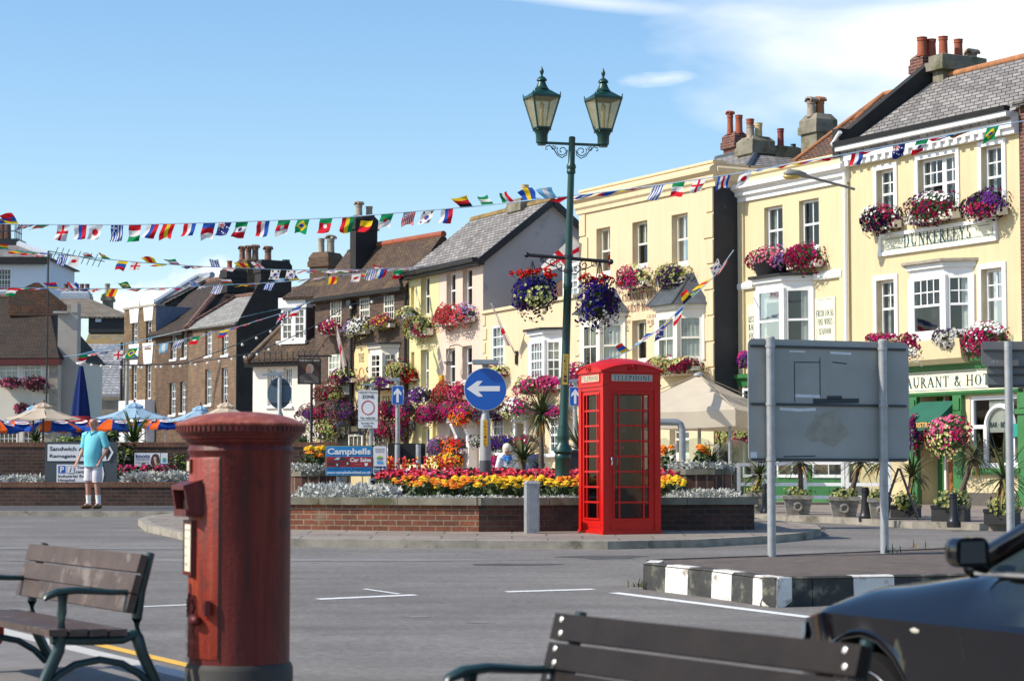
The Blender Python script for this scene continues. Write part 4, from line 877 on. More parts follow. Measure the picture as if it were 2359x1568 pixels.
MB().box(b8.W - .12, .1, He - .2, b8.W - .02, .3, He + 1.6).build('downpipe', blackp, b8.root)
s_, z_ = b8.m('C', 840, 920, -4.6); zt_ = b8.m('C', 840, 735, -4.6)[1]; hw = (b8.m('C', 920, 830, -4.6)[0] - b8.m('C', 755, 830, -4.6)[0]) / 2
stack(b8, s_ - hw, s_ + hw, 4.6, 5.6, z_ - 1.5, zt_, brk_mid, [(s_ - hw * .4, 5.0, .62, .12, potgrey, 0), (s_ + hw * .3, 5.2, .62, .14, potgrey, 'hood')], flare=.06, z2=.2)
mb = MB()
for i in range(12): x = i * b8.W / 11; mb.tube([(x, -.3, He - .3), (x, -.34, He + .2)], .015, 4)
mb.tube([(0, -.34, He + .15), (b8.W, -.34, He + .15)], .015, 4); mb.build('snow_guard', blackp, b8.root)
# dark brick terrace on the left
PT = Vector((at(548, 850, 90).x, 90.0)); T1l = ext(PT, 1.37, 434, 850); T2l = ext(T1l, 1.37, 358, 850); T3l = ext(T2l, 1.37, 285, 850)
b9 = Bld('brick_house', 'tan brick house with pale slate roof and black end wall, left of the white cottage', T1l, PT)
He = b9.m('A', 1900, 1128)[1]
for r in (('A', 1838, 1168, 1898, 1395), ('A', 1988, 1152, 2046, 1388), ('B', 1836, 170, 1894, 488), ('B', 1984, 158, 2042, 478)): b9.win(*r, up=(3, 2), lo=(3, 2), rev=.16, mat=white, curt=3)
yv, zv = 3.1, b9.m('A', 2150, 868, -3.1)[1]
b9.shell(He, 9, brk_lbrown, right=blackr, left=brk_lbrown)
b9.roof([[(-.1, -.2, He), (b9.W + .02, -.2, He), (b9.W + .02, yv, zv), (b9.m('A', 2118, 872, -yv)[0], yv, zv)], [(-.1, -.2, He), (b9.m('A', 2118, 872, -yv)[0], yv, zv), (-.1, 6.4, He)], [(b9.m('A', 2118, 872, -yv)[0], yv, zv), (b9.W + .02, yv, zv), (b9.W + .02, 6.4, He), (-.1, 6.4, He)]], slate_lt)
MB().tube([(-.1, -.2, He + .05), (b9.m('A', 2118, 872, -yv)[0], yv, zv + .03), (b9.W, yv, zv + .03)], .10, 6).build('ridge_tiles', terra_dark, b9.root)
yA = b9.ms(b9.W, 'C', 318, 900)[0]; yB = b9.ms(b9.W, 'C', 590, 900)[0]; sW = b9.m('C', 267, 900, -yA)[0]; zt = b9.ms(b9.W, 'C', 330, 800)[1]
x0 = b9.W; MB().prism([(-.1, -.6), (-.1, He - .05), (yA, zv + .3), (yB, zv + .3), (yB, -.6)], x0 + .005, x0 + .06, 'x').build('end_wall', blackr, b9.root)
stack(b9, sW, x0 + .05, yA, yB, zv - 2, zt, blackr, [((sW + x0) / 2, yA + .5, .55, .15, terra_dark, 'hood'), ((sW + x0) / 2, yA + 1.4, .15, .16, lead, 0)], flare=.05, z2=.22)
stack_at(b9, 'C', 112, 200, 305, 765, 1010, yA + 3, brk_mid, [(.35, .1, .55, .14, terra_dark, 'hood'), (.75, .3, .55, .14, terra_dark, 'hood'), (.9, .75, .58, .15, terra_dark, 'hood')], flare=.08)
stack_at(b9, 'C', -40, 20, 270, 850, 1050, yA + 2, blackr, [(.5, .2, .42, .12, terra, 0), (.6, .55, .3, .12, potgrey, 0)], flare=.05)
b10 = Bld('brick_house', 'dull brown brick house with steep dark tiled roof, second from the left in the terrace', T2l, T1l)
He = b10.m('A', 1530, 1175)[1]
for r in (('A', 1528, 1200, 1582, 1425), ('A', 1628, 1190, 1674, 1412), ('B', 1518, 292, 1574, 578), ('B', 1614, 282, 1664, 560)): b10.win(*r, up=(3, 2), lo=(3, 2), rev=.16, mat=white, curt=3)
b10.shell(He, 9, brk_mid)
yv = 4.3; sA, zA = b10.m('A', 1850, 730, -yv); sB = b10.m('A', 2040, 722, -yv)[0]
b10.roof([[(-.4, -.25, He - .1), (b10.W + .3, -.25, He - .1), (sB, yv, zA), (sA - .6, yv, zA)], [(b10.W + .3, -.25, He - .1), (b10.W + .3, 8, He), (sB, yv, zA)], [(sA - .6, yv, zA), (-.4, 8, He), (-.4, -.25, He - .1)], [(-.4, 8, He), (sA - .6, yv, zA), (sB, yv, zA), (b10.W + .3, 8, He)]], tile_dark)
MB().tube([(sA - .6, yv, zA), (sB, yv, zA), (b10.W + .3, -.25, He)], .14, 6).build('ridge_tiles', terra_dark, b10.root)
b10.bar('gutter', -.1, b10.W, He - .25, [(.2, 0), (.34, 0), (.36, .14), (.18, .14)], blackp)
b11 = Bld('brick_house', 'yellow stock brick house with flat parapet and white keystone lintels, leftmost of the terrace', T3l, T2l)
He = b11.m('A', 1250, 968)[1]
for r in (('A', 1183, 1100, 1228, 1332), ('A', 1308, 1080, 1358, 1322), ('B', 1180, 130, 1224, 445), ('B', 1304, 122, 1352, 438)):
 b11.win(*r, up=(2, 2), lo=(2, 2), rev=.16, mat=white, curt=3, sillm=terra_dark)
 a, b, c, e, _ = b11.ops[-1]; MB().prism([(a - .12, e), (c + .12, e), (c + .28, e + .95), (a - .28, e + .95)], -.04, 0, 'y').build('lintel', white, b11.root)
b11.shell(He, 8, brk_yel, right=M('blue_slate_hanging', (.13, .17, .24), .7, .15, 4))
b11.box('coping', -.05, -.06, He, b11.W + .06, .4, He + .1, stone); b11.pipe('downpipe', [(-.03, -.1, He - 1.5), (-.03, -.1, -.2)], .07, blackp)
yv = 4.5; sA, zA = b11.m('A', 1770, 700, -yv)
b11.roof([[(.0, .5, He - .3), (sA + .5, .5, He - .3), (sA + 1.5, yv, zA), (sA, yv, zA)], [(.0, 8, He - .3), (0, .5, He - .3), (sA, yv, zA)]], slate)
MB().tube([(.0, .5, He - .25), (sA, yv, zA + .05), (sA + 1.5, yv, zA + .05)], .16, 6).build('ridge_tiles', M('pale_lead', (.36, .40, .46), .6), b11.root)
b11.box('white_door_bay', b11.m('B', 1150, 600)[0], -.5, -.3, b11.m('B', 1385, 600)[0], 0, b11.m('B', 1260, 452)[1], white)
# far left: slate-hung house, grey wall, tiled cottage, tall white house
def frontal(name, label, x1, x2, Y, cat='house', dy=0.0, yref=900, z0=None):
 return Bld(name, label, (at(x1, yref, Y + dy).x, Y + dy), (at(x2, yref, Y).x, Y), cat, z0)
b12 = frontal('slate_hung_house', 'house with pale hung slates, black boarded gable and a row of five chimney pots', 176, 281, 122, yref=800)
zA, zB, zC, zD = b12.m('A', 880, 1010)[1], b12.m('A', 880, 1152)[1], b12.m('A', 880, 1264)[1], b12.m('B', 930, 405)[1]
b12.shell(zD, 8, stone)
mb = MB(); mb.prism([(-.0, zD), (2.4, zC), (8, zC), (8, zD)], -.0, b12.W, 'x'); mb.build('slate_slope', slate_wall, b12.root)
mb = MB(); mb.prism([(2.4, zC), (3.6, zB), (8, zB), (8, zC)], .0, b12.W, 'x'); mb.build('lead_slope', M('ochre_stained_lead', (.20, .16, .10), .8, .3, 3, stain=(.25, .17, .05), sscale=.6, sthr=.48), b12.root)
bd = MB().box(0, 3.4, zB, b12.W - .3, 8, zA).build('boarding', M('black_boarding', (.02, .022, .026), .7), b12.root)
v = b12.rect('A', 857, 1040, 908, 1092, -3.4); mb = MB(); mb.box(v[0], 3.33, v[1], v[2], 3.4, v[3]); mb.build('vent', M('pale_blue_vent', (.45, .52, .6), .6), b12.root)
e0 = zA; yv = 6.5; sL, sR2, zT = b12.m('A', 560, 885, -yv)[0], b12.m('A', 800, 885, -yv)[0], b12.m('A', 700, 882, -yv)[1]
b12.roof([[(-1.5, 3.2, e0), (b12.W + .1, 3.2, e0), (sR2, yv, zT), (sL - 1, yv, zT)], [(b12.W + .1, 3.2, e0), (b12.W + .1, 10, e0), (sR2, yv, zT)]], brick('ribbed_roof', (.26, .22, .17), (.20, .17, .13), (.06, .05, .04), bw=.28, bh=8, ms=.05, stain=(.14, .11, .07), sthr=.55))
s_, s2_, zt = b12.m('A', 552, 855, -7)[0], b12.m('A', 790, 855, -7)[0], b12.m('A', 670, 832, -7)[1]
stack(b12, s_, s2_, 7, 8, zt - 1.2, zt, M('pale_lead', (.36, .40, .46)), [(s_ + (s2_ - s_) * (.1 + .2 * i), 7.5, .55, .14, terra_dark, 0) for i in range(5)], flare=.1)
s_, s2_, zt = b12.m('A', 918, 900, -8)[0], b12.m('A', 985, 900, -8)[0], b12.m('A', 950, 850, -8)[1]
stack(b12, s_, s2_, 8, 9.2, zt - 2.8, zt, conc, [((s_ + s2_) / 2 - .05, 8.6, .7, .16, potgrey, 0)], flare=.1)
b12.bar('gutter', 0, b12.W, zD - .1, [(.1, 0), (.25, 0), (.25, .18), (.1, .18)], M('grey_gutter', (.35, .35, .35)))
b12.box('brick_base', .5, -.3, -.3, b12.W, -.001, zD - .8, stone)
b13 = frontal('rendered_wall_house', 'grey rendered blank side wall behind the closed navy parasol', 132, 177, 108.6, dy=.0, yref=850)
zA = b13.m('A', 600, 1008)[1]; b13.shell(zA, .9, greyr2)
b13.box('gutter_board', -.2, -.25, zA - .05, b13.W - .45, 0, zA + .06, M('grey_gutter', (.35, .35, .35)))
b13.box('parapet_end', b13.W - .32, -.05, zA, b13.W, .85, b13.m('A', 660, 920)[1], greyr2)
g0 = b13.ms(0, 'A', 440, 1000)
sT, zT = b13.m('A', 325, 740, -2.2); sL = b13.m('A', 30, 850, -1)[0]
b13.roof([[(sL, 2.2, zA), (b13.m('A', 590, 940, -2.2)[0], 2.2, zA), (b13.m('A', 590, 940, -2.2)[0], 2.2, b13.m('A', 590, 940, -2.2)[1]), (sT + .12, 2.2, zT), (sT - .12, 2.2, zT), (sL, 2.2, b13.m('A', 30, 850, -2.2)[1])]], tile_red, th=.3)
b14 = frontal('tiled_cottage', 'cream cottage with big brown tiled roof and flower boxes behind the parasols, far left', -160, 133, 108, 'cottage', dy=.6)
He = b14.m('A', 250, 1400)[1]
for r in (('B', -10, 105, 168, 262), ('B', 212, 95, 375, 262)): b14.win(*r, up=(3, 2), lo=(3, 1), rev=.08, mat=white, curt=3)
for r in (('B', -10, 725, 155, 860), ('B', 205, 725, 370, 860)): b14.win(*r, up=(4, 2), lo=None, rev=.08, mat=white, curt=0)
b14.shell(He, 8, M('shaded_cream_render', (.66, .62, .52), .85, .04, 1, .003, 30))
yv = 4.2; sR2, zT = b14.m('A', 420, 862, -yv)
b14.roof([[(-1, -.35, He - .1), (b14.W + .15, -.35, He - .1), (sR2, yv, zT), (-1, yv, zT)], [(b14.W + .15, -.35, He - .1), (b14.W + .15, 8, He), (sR2, yv, zT)], [(-1, yv, zT), (sR2, yv, zT), (b14.W + .15, 8, He), (-1, 8, He)]], tile_dark)
MB().tube([(-1, yv, zT), (sR2, yv, zT)], .14, 8).build('ridge_tiles', terra_dark, b14.root, smooth=60)
b14.bar('eaves_board', -1, b14.W + .2, He - .45, [(0, 0), (.3, .0), (.34, .3), (0, .3)], M('maroon_paint', (.12, .02, .02), .6))
mb = MB()
for i in range(12): w = .75 if i % 2 else .45; z_ = He - .5 - i * .7; mb.box(b14.W - w, -.04, z_ - .7, b14.W, 0, z_)
mb.build('quoins', stone, b14.root)
b15 = frontal('tall_white_house', 'tall white house with hipped roof, black eaves and railed chimney, at the far left edge', -90, 105, 150, yref=600)
He = b15.m('A', 200, 515)[1]
b15.win('A', -20, 615, 98, 810, up=(4, 2), lo=(4, 2), rev=.12, mat=white, curt=0)
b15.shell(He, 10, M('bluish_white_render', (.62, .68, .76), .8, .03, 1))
b15.bar('eaves_board', -.2, b15.W + .3, He - .5, [(0, 0), (.5, 0), (.55, .5), (0, .5)], blackp)
yv = 5; sT, zT = b15.m('A', 170, 405, -yv)
b15.roof([[(-.5, -.5, He), (b15.W + .4, -.5, He), (sT, yv, zT), (-.5, yv, zT)], [(b15.W + .4, -.5, He), (b15.W + .4, 10, He), (sT, yv, zT)], [(-.5, yv, zT), (sT, yv, zT), (b15.W + .4, 10, He), (-.5, 10, He)]], slate)
MB().tube([(b15.W + .4, -.5, He + .1), (sT, yv, zT + .1)], .22, 6).build('hip_lead', M('pale_lead', (.36, .4, .46)), b15.root)
x1, z1 = b15.m('A', 165, 345, -5); mb = MB(); mb.box(-.5, 5, zT - .5, x1, 7.5, z1); pl_ = mb.build('roof_platform', blackp, b15.root)
mb = MB(); zr_ = b15.m('A', 150, 205, -5)[1]
for i in range(14): x = x1 - .3 - i * .42; mb.tube([(x, 5.2, z1), (x, 5.2, zr_)], .04, 4)
for i in range(5): mb.tube([(x1 - .3, 5.2 + i * .5, z1), (x1 - .3, 5.2 + i * .5, zr_)], .04, 4)
for z in (zr_, (z1 + zr_) / 2): mb.tube([(x1 - 6, 5.2, z), (x1 - .3, 5.2, z), (x1 - .3, 7.3, z)], .05, 4)
mb.build('railing', M('dark_railing', (.03, .04, .08), .6), b15.root)
for px_ in (18, 65): x = b15.m('A', px_, 300, -6)[0]; MB().lathe([(.3, 0), (.26, 1.3), (.32, 1.35), (.32, 1.55), (.2, 1.55)], 10, (x, 6, z1)).build('chimney_pot', terra_dark, b15.root)
aer = thing('tv_aerial', 'thin television aerial mast beside the tall white house', 'aerial', at(108, 830, 90))
mb = MB(); za = at(108, 578, 90).z - aer.location.z; mb.tube([(0, 0, -3), (0, 0, za)], .04, 5); mb.tube([(0, 0, za), (2.4, 0, za - .45)], .025, 4)
for i in range(9): x = .3 + i * .24; mb.tube([(x + .12, 0, za + .22 - x * .18), (x - .1, 0, za - .28 - x * .18)], .018, 4)
mb.build('mast', blackp, aer)
# foreground: pillar box, benches, car
def cast_red(name, base, worn, dirt):
 m, nt, p = _nodes(name); tc = nt.nodes.new('ShaderNodeTexCoord'); mp = nt.nodes.new('ShaderNodeMapping'); nt.links.new(tc.outputs['Object'], mp.inputs[0]); mp.inputs['Scale'].default_value = (14, 14, 1.1)
 c = _ramp(nt, _noise(nt, 1.0, 7, mp.outputs[0], .65), [(.34, dirt), (.5, base), (.68, worn)])
 c = _mix(nt, _ramp(nt, _noise(nt, 7, 8, None, .7), [(.56, (0, 0, 0)), (.66, (.8, .8, .8))]), c, dirt); c = _mix(nt, _ramp(nt, _noise(nt, 26, 4), [(.68, (0, 0, 0)), (.72, (.7,) * 3)]), c, worn)
 nt.links.new(c, p.inputs['Base Color']); p.inputs['Roughness'].default_value = .48; p.inputs['Specular IOR Level'].default_value = .3; _bump(nt, p, _noise(nt, 38, 4), .004, .7); return m
redp = cast_red('weathered_post_red', (.115, .0145, .0125), (.165, .03, .021), (.055, .014, .0125))
redt = cast_red('faded_post_red', (.30, .072, .042), (.42, .15, .10), (.18, .042, .026))
redk = M('phone_box_red', (.52, .010, .007), .36, .08, 2, .001, 40, spec=.28, stain=(.36, .012, .009), sscale=2.5, sthr=.6)
galv = M('galvanised_steel', (.37, .38, .385), .5, .12, 9, .002, 40, metal=.35, stain=(.27, .28, .285), sscale=8)
signgrey = M('sign_back_grey', (.36, .37, .345), .65, .10, 2.5, .001, 40, spec=.3, stain=(.40, .405, .37), sscale=2.5, sthr=.6)
iron = M('green_black_iron', (.012, .035, .035), .35, .2, 6)
lampgreen = M('lamp_post_green', (.008, .05, .04), .38, .15, 6)
def wrap(o, r, zoff=0):
 """bend a flat piece of lettering round a cylinder whose front faces local -y"""
 for v in o.data.vertices:
  a = v.co.x / r; d = r - v.co.y; v.co = (d * math.sin(a), -d * math.cos(a), v.co.z)
def pillar_box():
 p0 = Vector((at(553, 1300, 11.4).x, 11.4)); z = at(553, 948, 11.4).z - 1.60
 t = thing('pillar_box', 'weathered red cast iron pillar post box with black base, standing on the near pavement', 'post box', (p0.x, p0.y, z), R(-67))
 MB().lathe([(.02, -.3), (.285, -.3), (.285, .24), (.277, .262), (.269, .272)], 48).build('base', M('worn_black_paint', (.035, .032, .028), .7, .3, 6, stain=(.09, .06, .04), sscale=5, sthr=.55), t, smooth=40)
 MB().lathe([(.266, .255), (.268, 1.36), (.278, 1.375), (.284, 1.392), (.276, 1.41), (.272, 1.42)], 64).build('body', redp, t, smooth=40)
 rim = [(.27, 1.42), (.277, 1.43), (.29, 1.435), (.296, 1.448), (.313, 1.455), (.318, 1.468), (.326, 1.474), (.328, 1.482), (.338, 1.486), (.343, 1.535)]
 c = MB().lathe(rim, 64).build('cornice', redp, t, smooth=30)
 mb = MB()
 for i in range(72):
  a = 2 * math.pi * i / 72; d = Vector((math.cos(a), math.sin(a))); q = Vector((-d.y, d.x)) * .008; p = d * .339; o = d * .3465
  mb.add([(*(p - q), 1.492), (*(p + q), 1.492), (*(o + q), 1.492), (*(o - q), 1.492), (*(p - q), 1.518), (*(p + q), 1.518), (*(o + q), 1.518), (*(o - q), 1.518)], [(0, 1, 2, 3), (7, 6, 5, 4), (0, 4, 5, 1), (1, 5, 6, 2), (2, 6, 7, 3), (3, 7, 4, 0)])
 mb.build('dentil_band', redp, c)
 MB().lathe([(.346, 1.522), (.349, 1.532), (.343, 1.5365), (.32, 1.545), (.27, 1.566), (.2, 1.585), (.1, 1.597), (.001, 1.60)], 64).build('domed_cap', redt, t, smooth=40)
 a0, a1 = R(-90 - 50), R(-90 + 50)
 d = MB().lathe([(.2685, .30), (.2745, .31), (.2745, 1.345), (.2685, 1.355)], 32, a0=a0, a1=a1).build('door', cast_red('door_post_red', (.27, .032, .017), (.34, .075, .035), (.12, .035, .026)), t, smooth=40)
 mb = MB()
 for a in (a0 - .02, a1 + .02): mb.lathe([(.2700, .29), (.2700, 1.36)], 1, a0=a - .016, a1=a + .016)
 mb.build('door_gap', blackp, t)
 mb = MB(); y = -.27
 mb.add([(-.13, y + .10, 1.235), (.13, y + .10, 1.235), (.13, y - .075, 1.185), (-.13, y - .075, 1.185), (-.13, y + .10, 1.262), (.13, y + .10, 1.262), (.13, y - .075, 1.207), (-.13, y - .075, 1.207)],
 [(0, 3, 2, 1), (4, 5, 6, 7), (0, 1, 5, 4), (1, 2, 6, 5), (2, 3, 7, 6), (3, 0, 4, 7)])
 for s in (-1, 1): mb.prism([(y + .1, 1.24), (y - .07, 1.19), (y - .05, 1.07), (y + .1, 1.03)], s * .13 - .011, s * .13 + .011, 'x')
 mb.box(-.13, y - .06, 1.045, .13, y + .1, 1.082); h = mb.build('letter_slot', redp, t)
 MB().box(-.118, y - .012, 1.083, .118, y - .004, 1.20).build('dark_slot', M('slot_black', (.004, .004, .004), .9), h)
 MB().box(-.035, y - .015, 1.275, .035, y + .05, 1.345).build('tablet_holder', redp, h); MB().box(-.022, y - .019, 1.283, .022, y - .014, 1.335).build('tablet', M('ivory_tablet', (.6, .55, .4), .6), h)
 mb = MB(); w, z0, z1 = .085, .735, 1.025
 mb.box(-w, y - .02, z0, -w + .018, y + .04, z1); mb.box(w - .018, y - .02, z0, w, y + .04, z1); mb.box(-w + .018, y - .02, z1 - .02, w - .018, y + .04, z1); mb.box(-w + .018, y - .02, z0, w - .018, y + .04, z0 + .02)
 mb.box(-w + .018, y - .01, z0 + .02, w - .018, y + .04, z1 - .02); f = mb.build('notice_frame', redp, t)
 nt_ = MB().box(-w + .018, y - .016, z0 + .02, w - .018, y - .0105, z1 - .02).build('notice', M('notice_ivory', (.74, .70, .52), .5, .05, 6), f)
 for i, s_ in enumerate(('COLLECTION TIMES', 'Monday to Friday', '5.30pm', 'Saturday', '12.00')): text(nt_, s_, M('notice_blue_ink', (.12, .16, .26), .7), -w + .026, z1 - .06 - i * .045, .10 if i < 2 else .06, .014, y - .0165, 0, th=.0002)
 MB().prism([(.158, .53), (.208, .53), (.208, .61), (.158, .61)], -.245, -.215, 'y').build('lock_plate', redp, t)
 l = t.children[-1]; MB().box(.179, -.2475, .555, .187, -.2445, .59).build('keyhole', blackp, l)
 mb = MB(); mb.ball((.115, -.275, .505), .03, 12, 6); mb.tube([(.115, -.25, .505), (.115, -.29, .505)], .014, 8); k = mb.build('handle', redp, t, smooth=60);
 for v in k.data.vertices: v.co.x = .115 + (v.co.x - .115) * 1.7
 cr = MB(); z = .52
 cr.tube([(-.055, 0, z), (.055, 0, z)], .009, 6)
 for s in (-1, 1): cr.tube([(s * .055, 0, z), (s * .075, 0, z + .05), (s * .05, 0, z + .085), (0, 0, z + .07)], .008, 6)
 for x in (-.05, 0, .05): cr.ball((x, 0, z + .025), .01, 6, 4)
 cr.tube([(0, 0, z + .01), (0, 0, z + .12)], .008, 6); cr.tube([(-.018, 0, z + .105), (.018, 0, z + .105)], .008, 6)
 o = cr.build('crown_emblem', redp, t, smooth=60); wrap(o, .274)
 for s_, x, w_, z0, h_ in (('G', -.105, .08, .40, .09), ('R', .02, .08, .40, .09), ('ROYAL', -.1, .2, .335, .042), ('MAIL', -.08, .16, .285, .036)):
  q = serif(t, s_, redp, x, z0, w_, h_, 0, name='raised_letters', th=.008); wrap(q, .2745)
pillar_box()
woodg = M('weathered_bench_wood', (.07, .043, .032), .6, .25, 7, .004, 40, stain=(.18, .145, .125), sscale=5, sthr=.55)
woodb = M('dark_bench_wood', (.019, .0135, .0115), .5, .3, 6, .003, 50, spec=.18)
bolt = M('bright_bolt', (.75, .73, .66), .35, .05, 5, metal=.3)
def bench(label, pos, ang, L, wood, bolts, crest, tip=.86):
 t = thing('park_bench', label, 'bench', pos, ang)
 for s in (0, 1):
  x = .06 + (L - .12) * s; mb = MB()
  P = lambda pts: [(x, y, z) for y, z in pts]
  mb.tube(P([(.19, -.02), (.10, .2), (.035, .33), (.004, .42), (0, .52), (.02, .66), (.075, tip)]), [.032, .03, .03, .034, .028, .026, .022], 8)
  mb.tube(P([(-.61, -.02), (-.50, .2), (-.42, .37), (-.405, .46), (-.405, .56), (-.40, .655)]), [.032, .03, .032, .03, .026, .028], 8)
  mb.tube(P([(.02, .655), (-.15, .66), (-.33, .675), (-.43, .668), (-.49, .645), (-.5, .63)]), [.02, .022, .026, .028, .024, .018], 8, flat=.75)
  mb.tube(P([(-.46, .425), (-.25, .415), (-.08, .415), (-.01, .44)]), .026, 8)
  mb.tube(P([(-.49, .18), (-.42, .245), (-.33, .295), (-.2, .315), (-.08, .29), (.02, .23), (.09, .16)]), .02, 8)
  f = mb.build('end_frame', iron, t, smooth=50)
  if s == crest:
   xs = x + (.03 if s else -.03); sh = MB(); pts = [(-.27, .40), (-.16, .40), (-.16, .31), (-.175, .275), (-.215, .25), (-.255, .275), (-.27, .31)]
   sh.prism(pts, xs - .012, xs + .012, 'x'); so_ = sh.build('shield', M('shield_red', (.35, .02, .02), .4), f); e = MB()
   d = .014 if s else -.014
   e.prism([(-.215, .40), (-.16, .40), (-.16, .31), (-.175, .275), (-.215, .25)] if not s else [(-.27, .40), (-.215, .40), (-.215, .25), (-.255, .275), (-.27, .31)], xs + d - .002, xs + d + .002, 'x', 0)
   for k in range(3):
    z = .375 - k * .042
    for q in (-.245, -.19): e.prism([(q - .018, z), (q - .006, z + .012), (q + .018, z + .008), (q + .02, z - .006), (q + .006, z - .002), (q - .014, z - .012)], xs + d * 1.3 - .002, xs + d * 1.3 + .002, 'x', 1)
   e.build('crest', [M('shield_blue', (.02, .05, .3), .4), M('shield_gold', (.6, .35, .05), .4)], so_)
 n = 4
 for i in range(n):
  y0 = -.49 + i * .108; MB().box(0, y0, .447 - .006 * (i > 0) * i * .6, L, y0 + .094, .482 - .004 * i).build('seat_slat', wood, t)
 for i, (z, y) in enumerate(((.805, .040), (.70, .012), (.60, -.015))):
  a = R(-16); h, d = .048, .02; mb = MB(); c, s_ = math.cos(a), math.sin(a)
  pts = [(-d, -h), (d, -h), (d, h), (-d, h)]; pts = [(y - .035 + p * c - q * s_, z + p * s_ + q * c) for p, q in pts]
  mb.prism(pts, 0, L, 'x'); b = mb.build('back_slat', wood, t)
  if bolts:
   for x in (.06, L - .06):
    for k in (-.024, .026):
     m2 = MB(); c0 = Vector((x + .012 * (1 if k > 0 else -1) * -.6, y - .035 - d * c - k * s_, z - d * s_ + k * c)); nrm = Vector((0, -c, -s_))
     m2.tube([c0 - nrm * .004, c0 + nrm * .003, c0 + nrm * .006], [.0105, .0105, .005], 10); m2.build('bolt', bolt, b, smooth=40)
 return t
pb = Vector((at(333, 1285, 11.1).x, 11.1)); e_ = Vector((-.515, .857))
bench('slatted park bench with weathered grey brown planks, left of the red post box', (pb.x, pb.y, at(333, 1285, 11.1).z - .86), math.atan2(-.857, .515) + math.pi, 1.87, woodg, False, 0)
def orient_bench(o, p, q, flip):
 v = q - p; o.rotation_euler = (0, 0, math.atan2(v.y, v.x)); return o
b2p, b2q = Vector((at(1280, 1405, 7.9).x, 7.9)), Vector((at(1985, 1485, 6.45).x, 6.45))
o1 = bpy.data.objects['park_bench']
farp = Vector((at(68, 1250, 12.75).x, 12.75)); v = (pb - farp); o1.rotation_euler = (0, 0, math.atan2(v.y, v.x)); o1.location = (farp.x, farp.y, at(68, 1250, 12.75).z - .86)
for ch in list(o1.children): bpy.data.objects.remove(ch) if False else None
zb2 = (at(1280, 1405, 7.9).z + at(1985, 1485, 6.45).z) / 2 - .86
v = b2q - b2p
bench('dark brown slatted bench with bright bolt heads, cut off by the bottom edge', (b2p.x, b2p.y, zb2), math.atan2(v.y, v.x), v.length, woodb, True, 9)
def rrect(x0, z0, x1, z1, r, n=4):
 pts = []
 for cx, cz, a in ((x1 - r, z0 + r, -90), (x1 - r, z1 - r, 0), (x0 + r, z1 - r, 90), (x0 + r, z0 + r, 180)):
  for i in range(n + 1): w = R(a + 90 * i / n); pts.append((cx + r * math.cos(w), cz + r * math.sin(w)))
 return pts
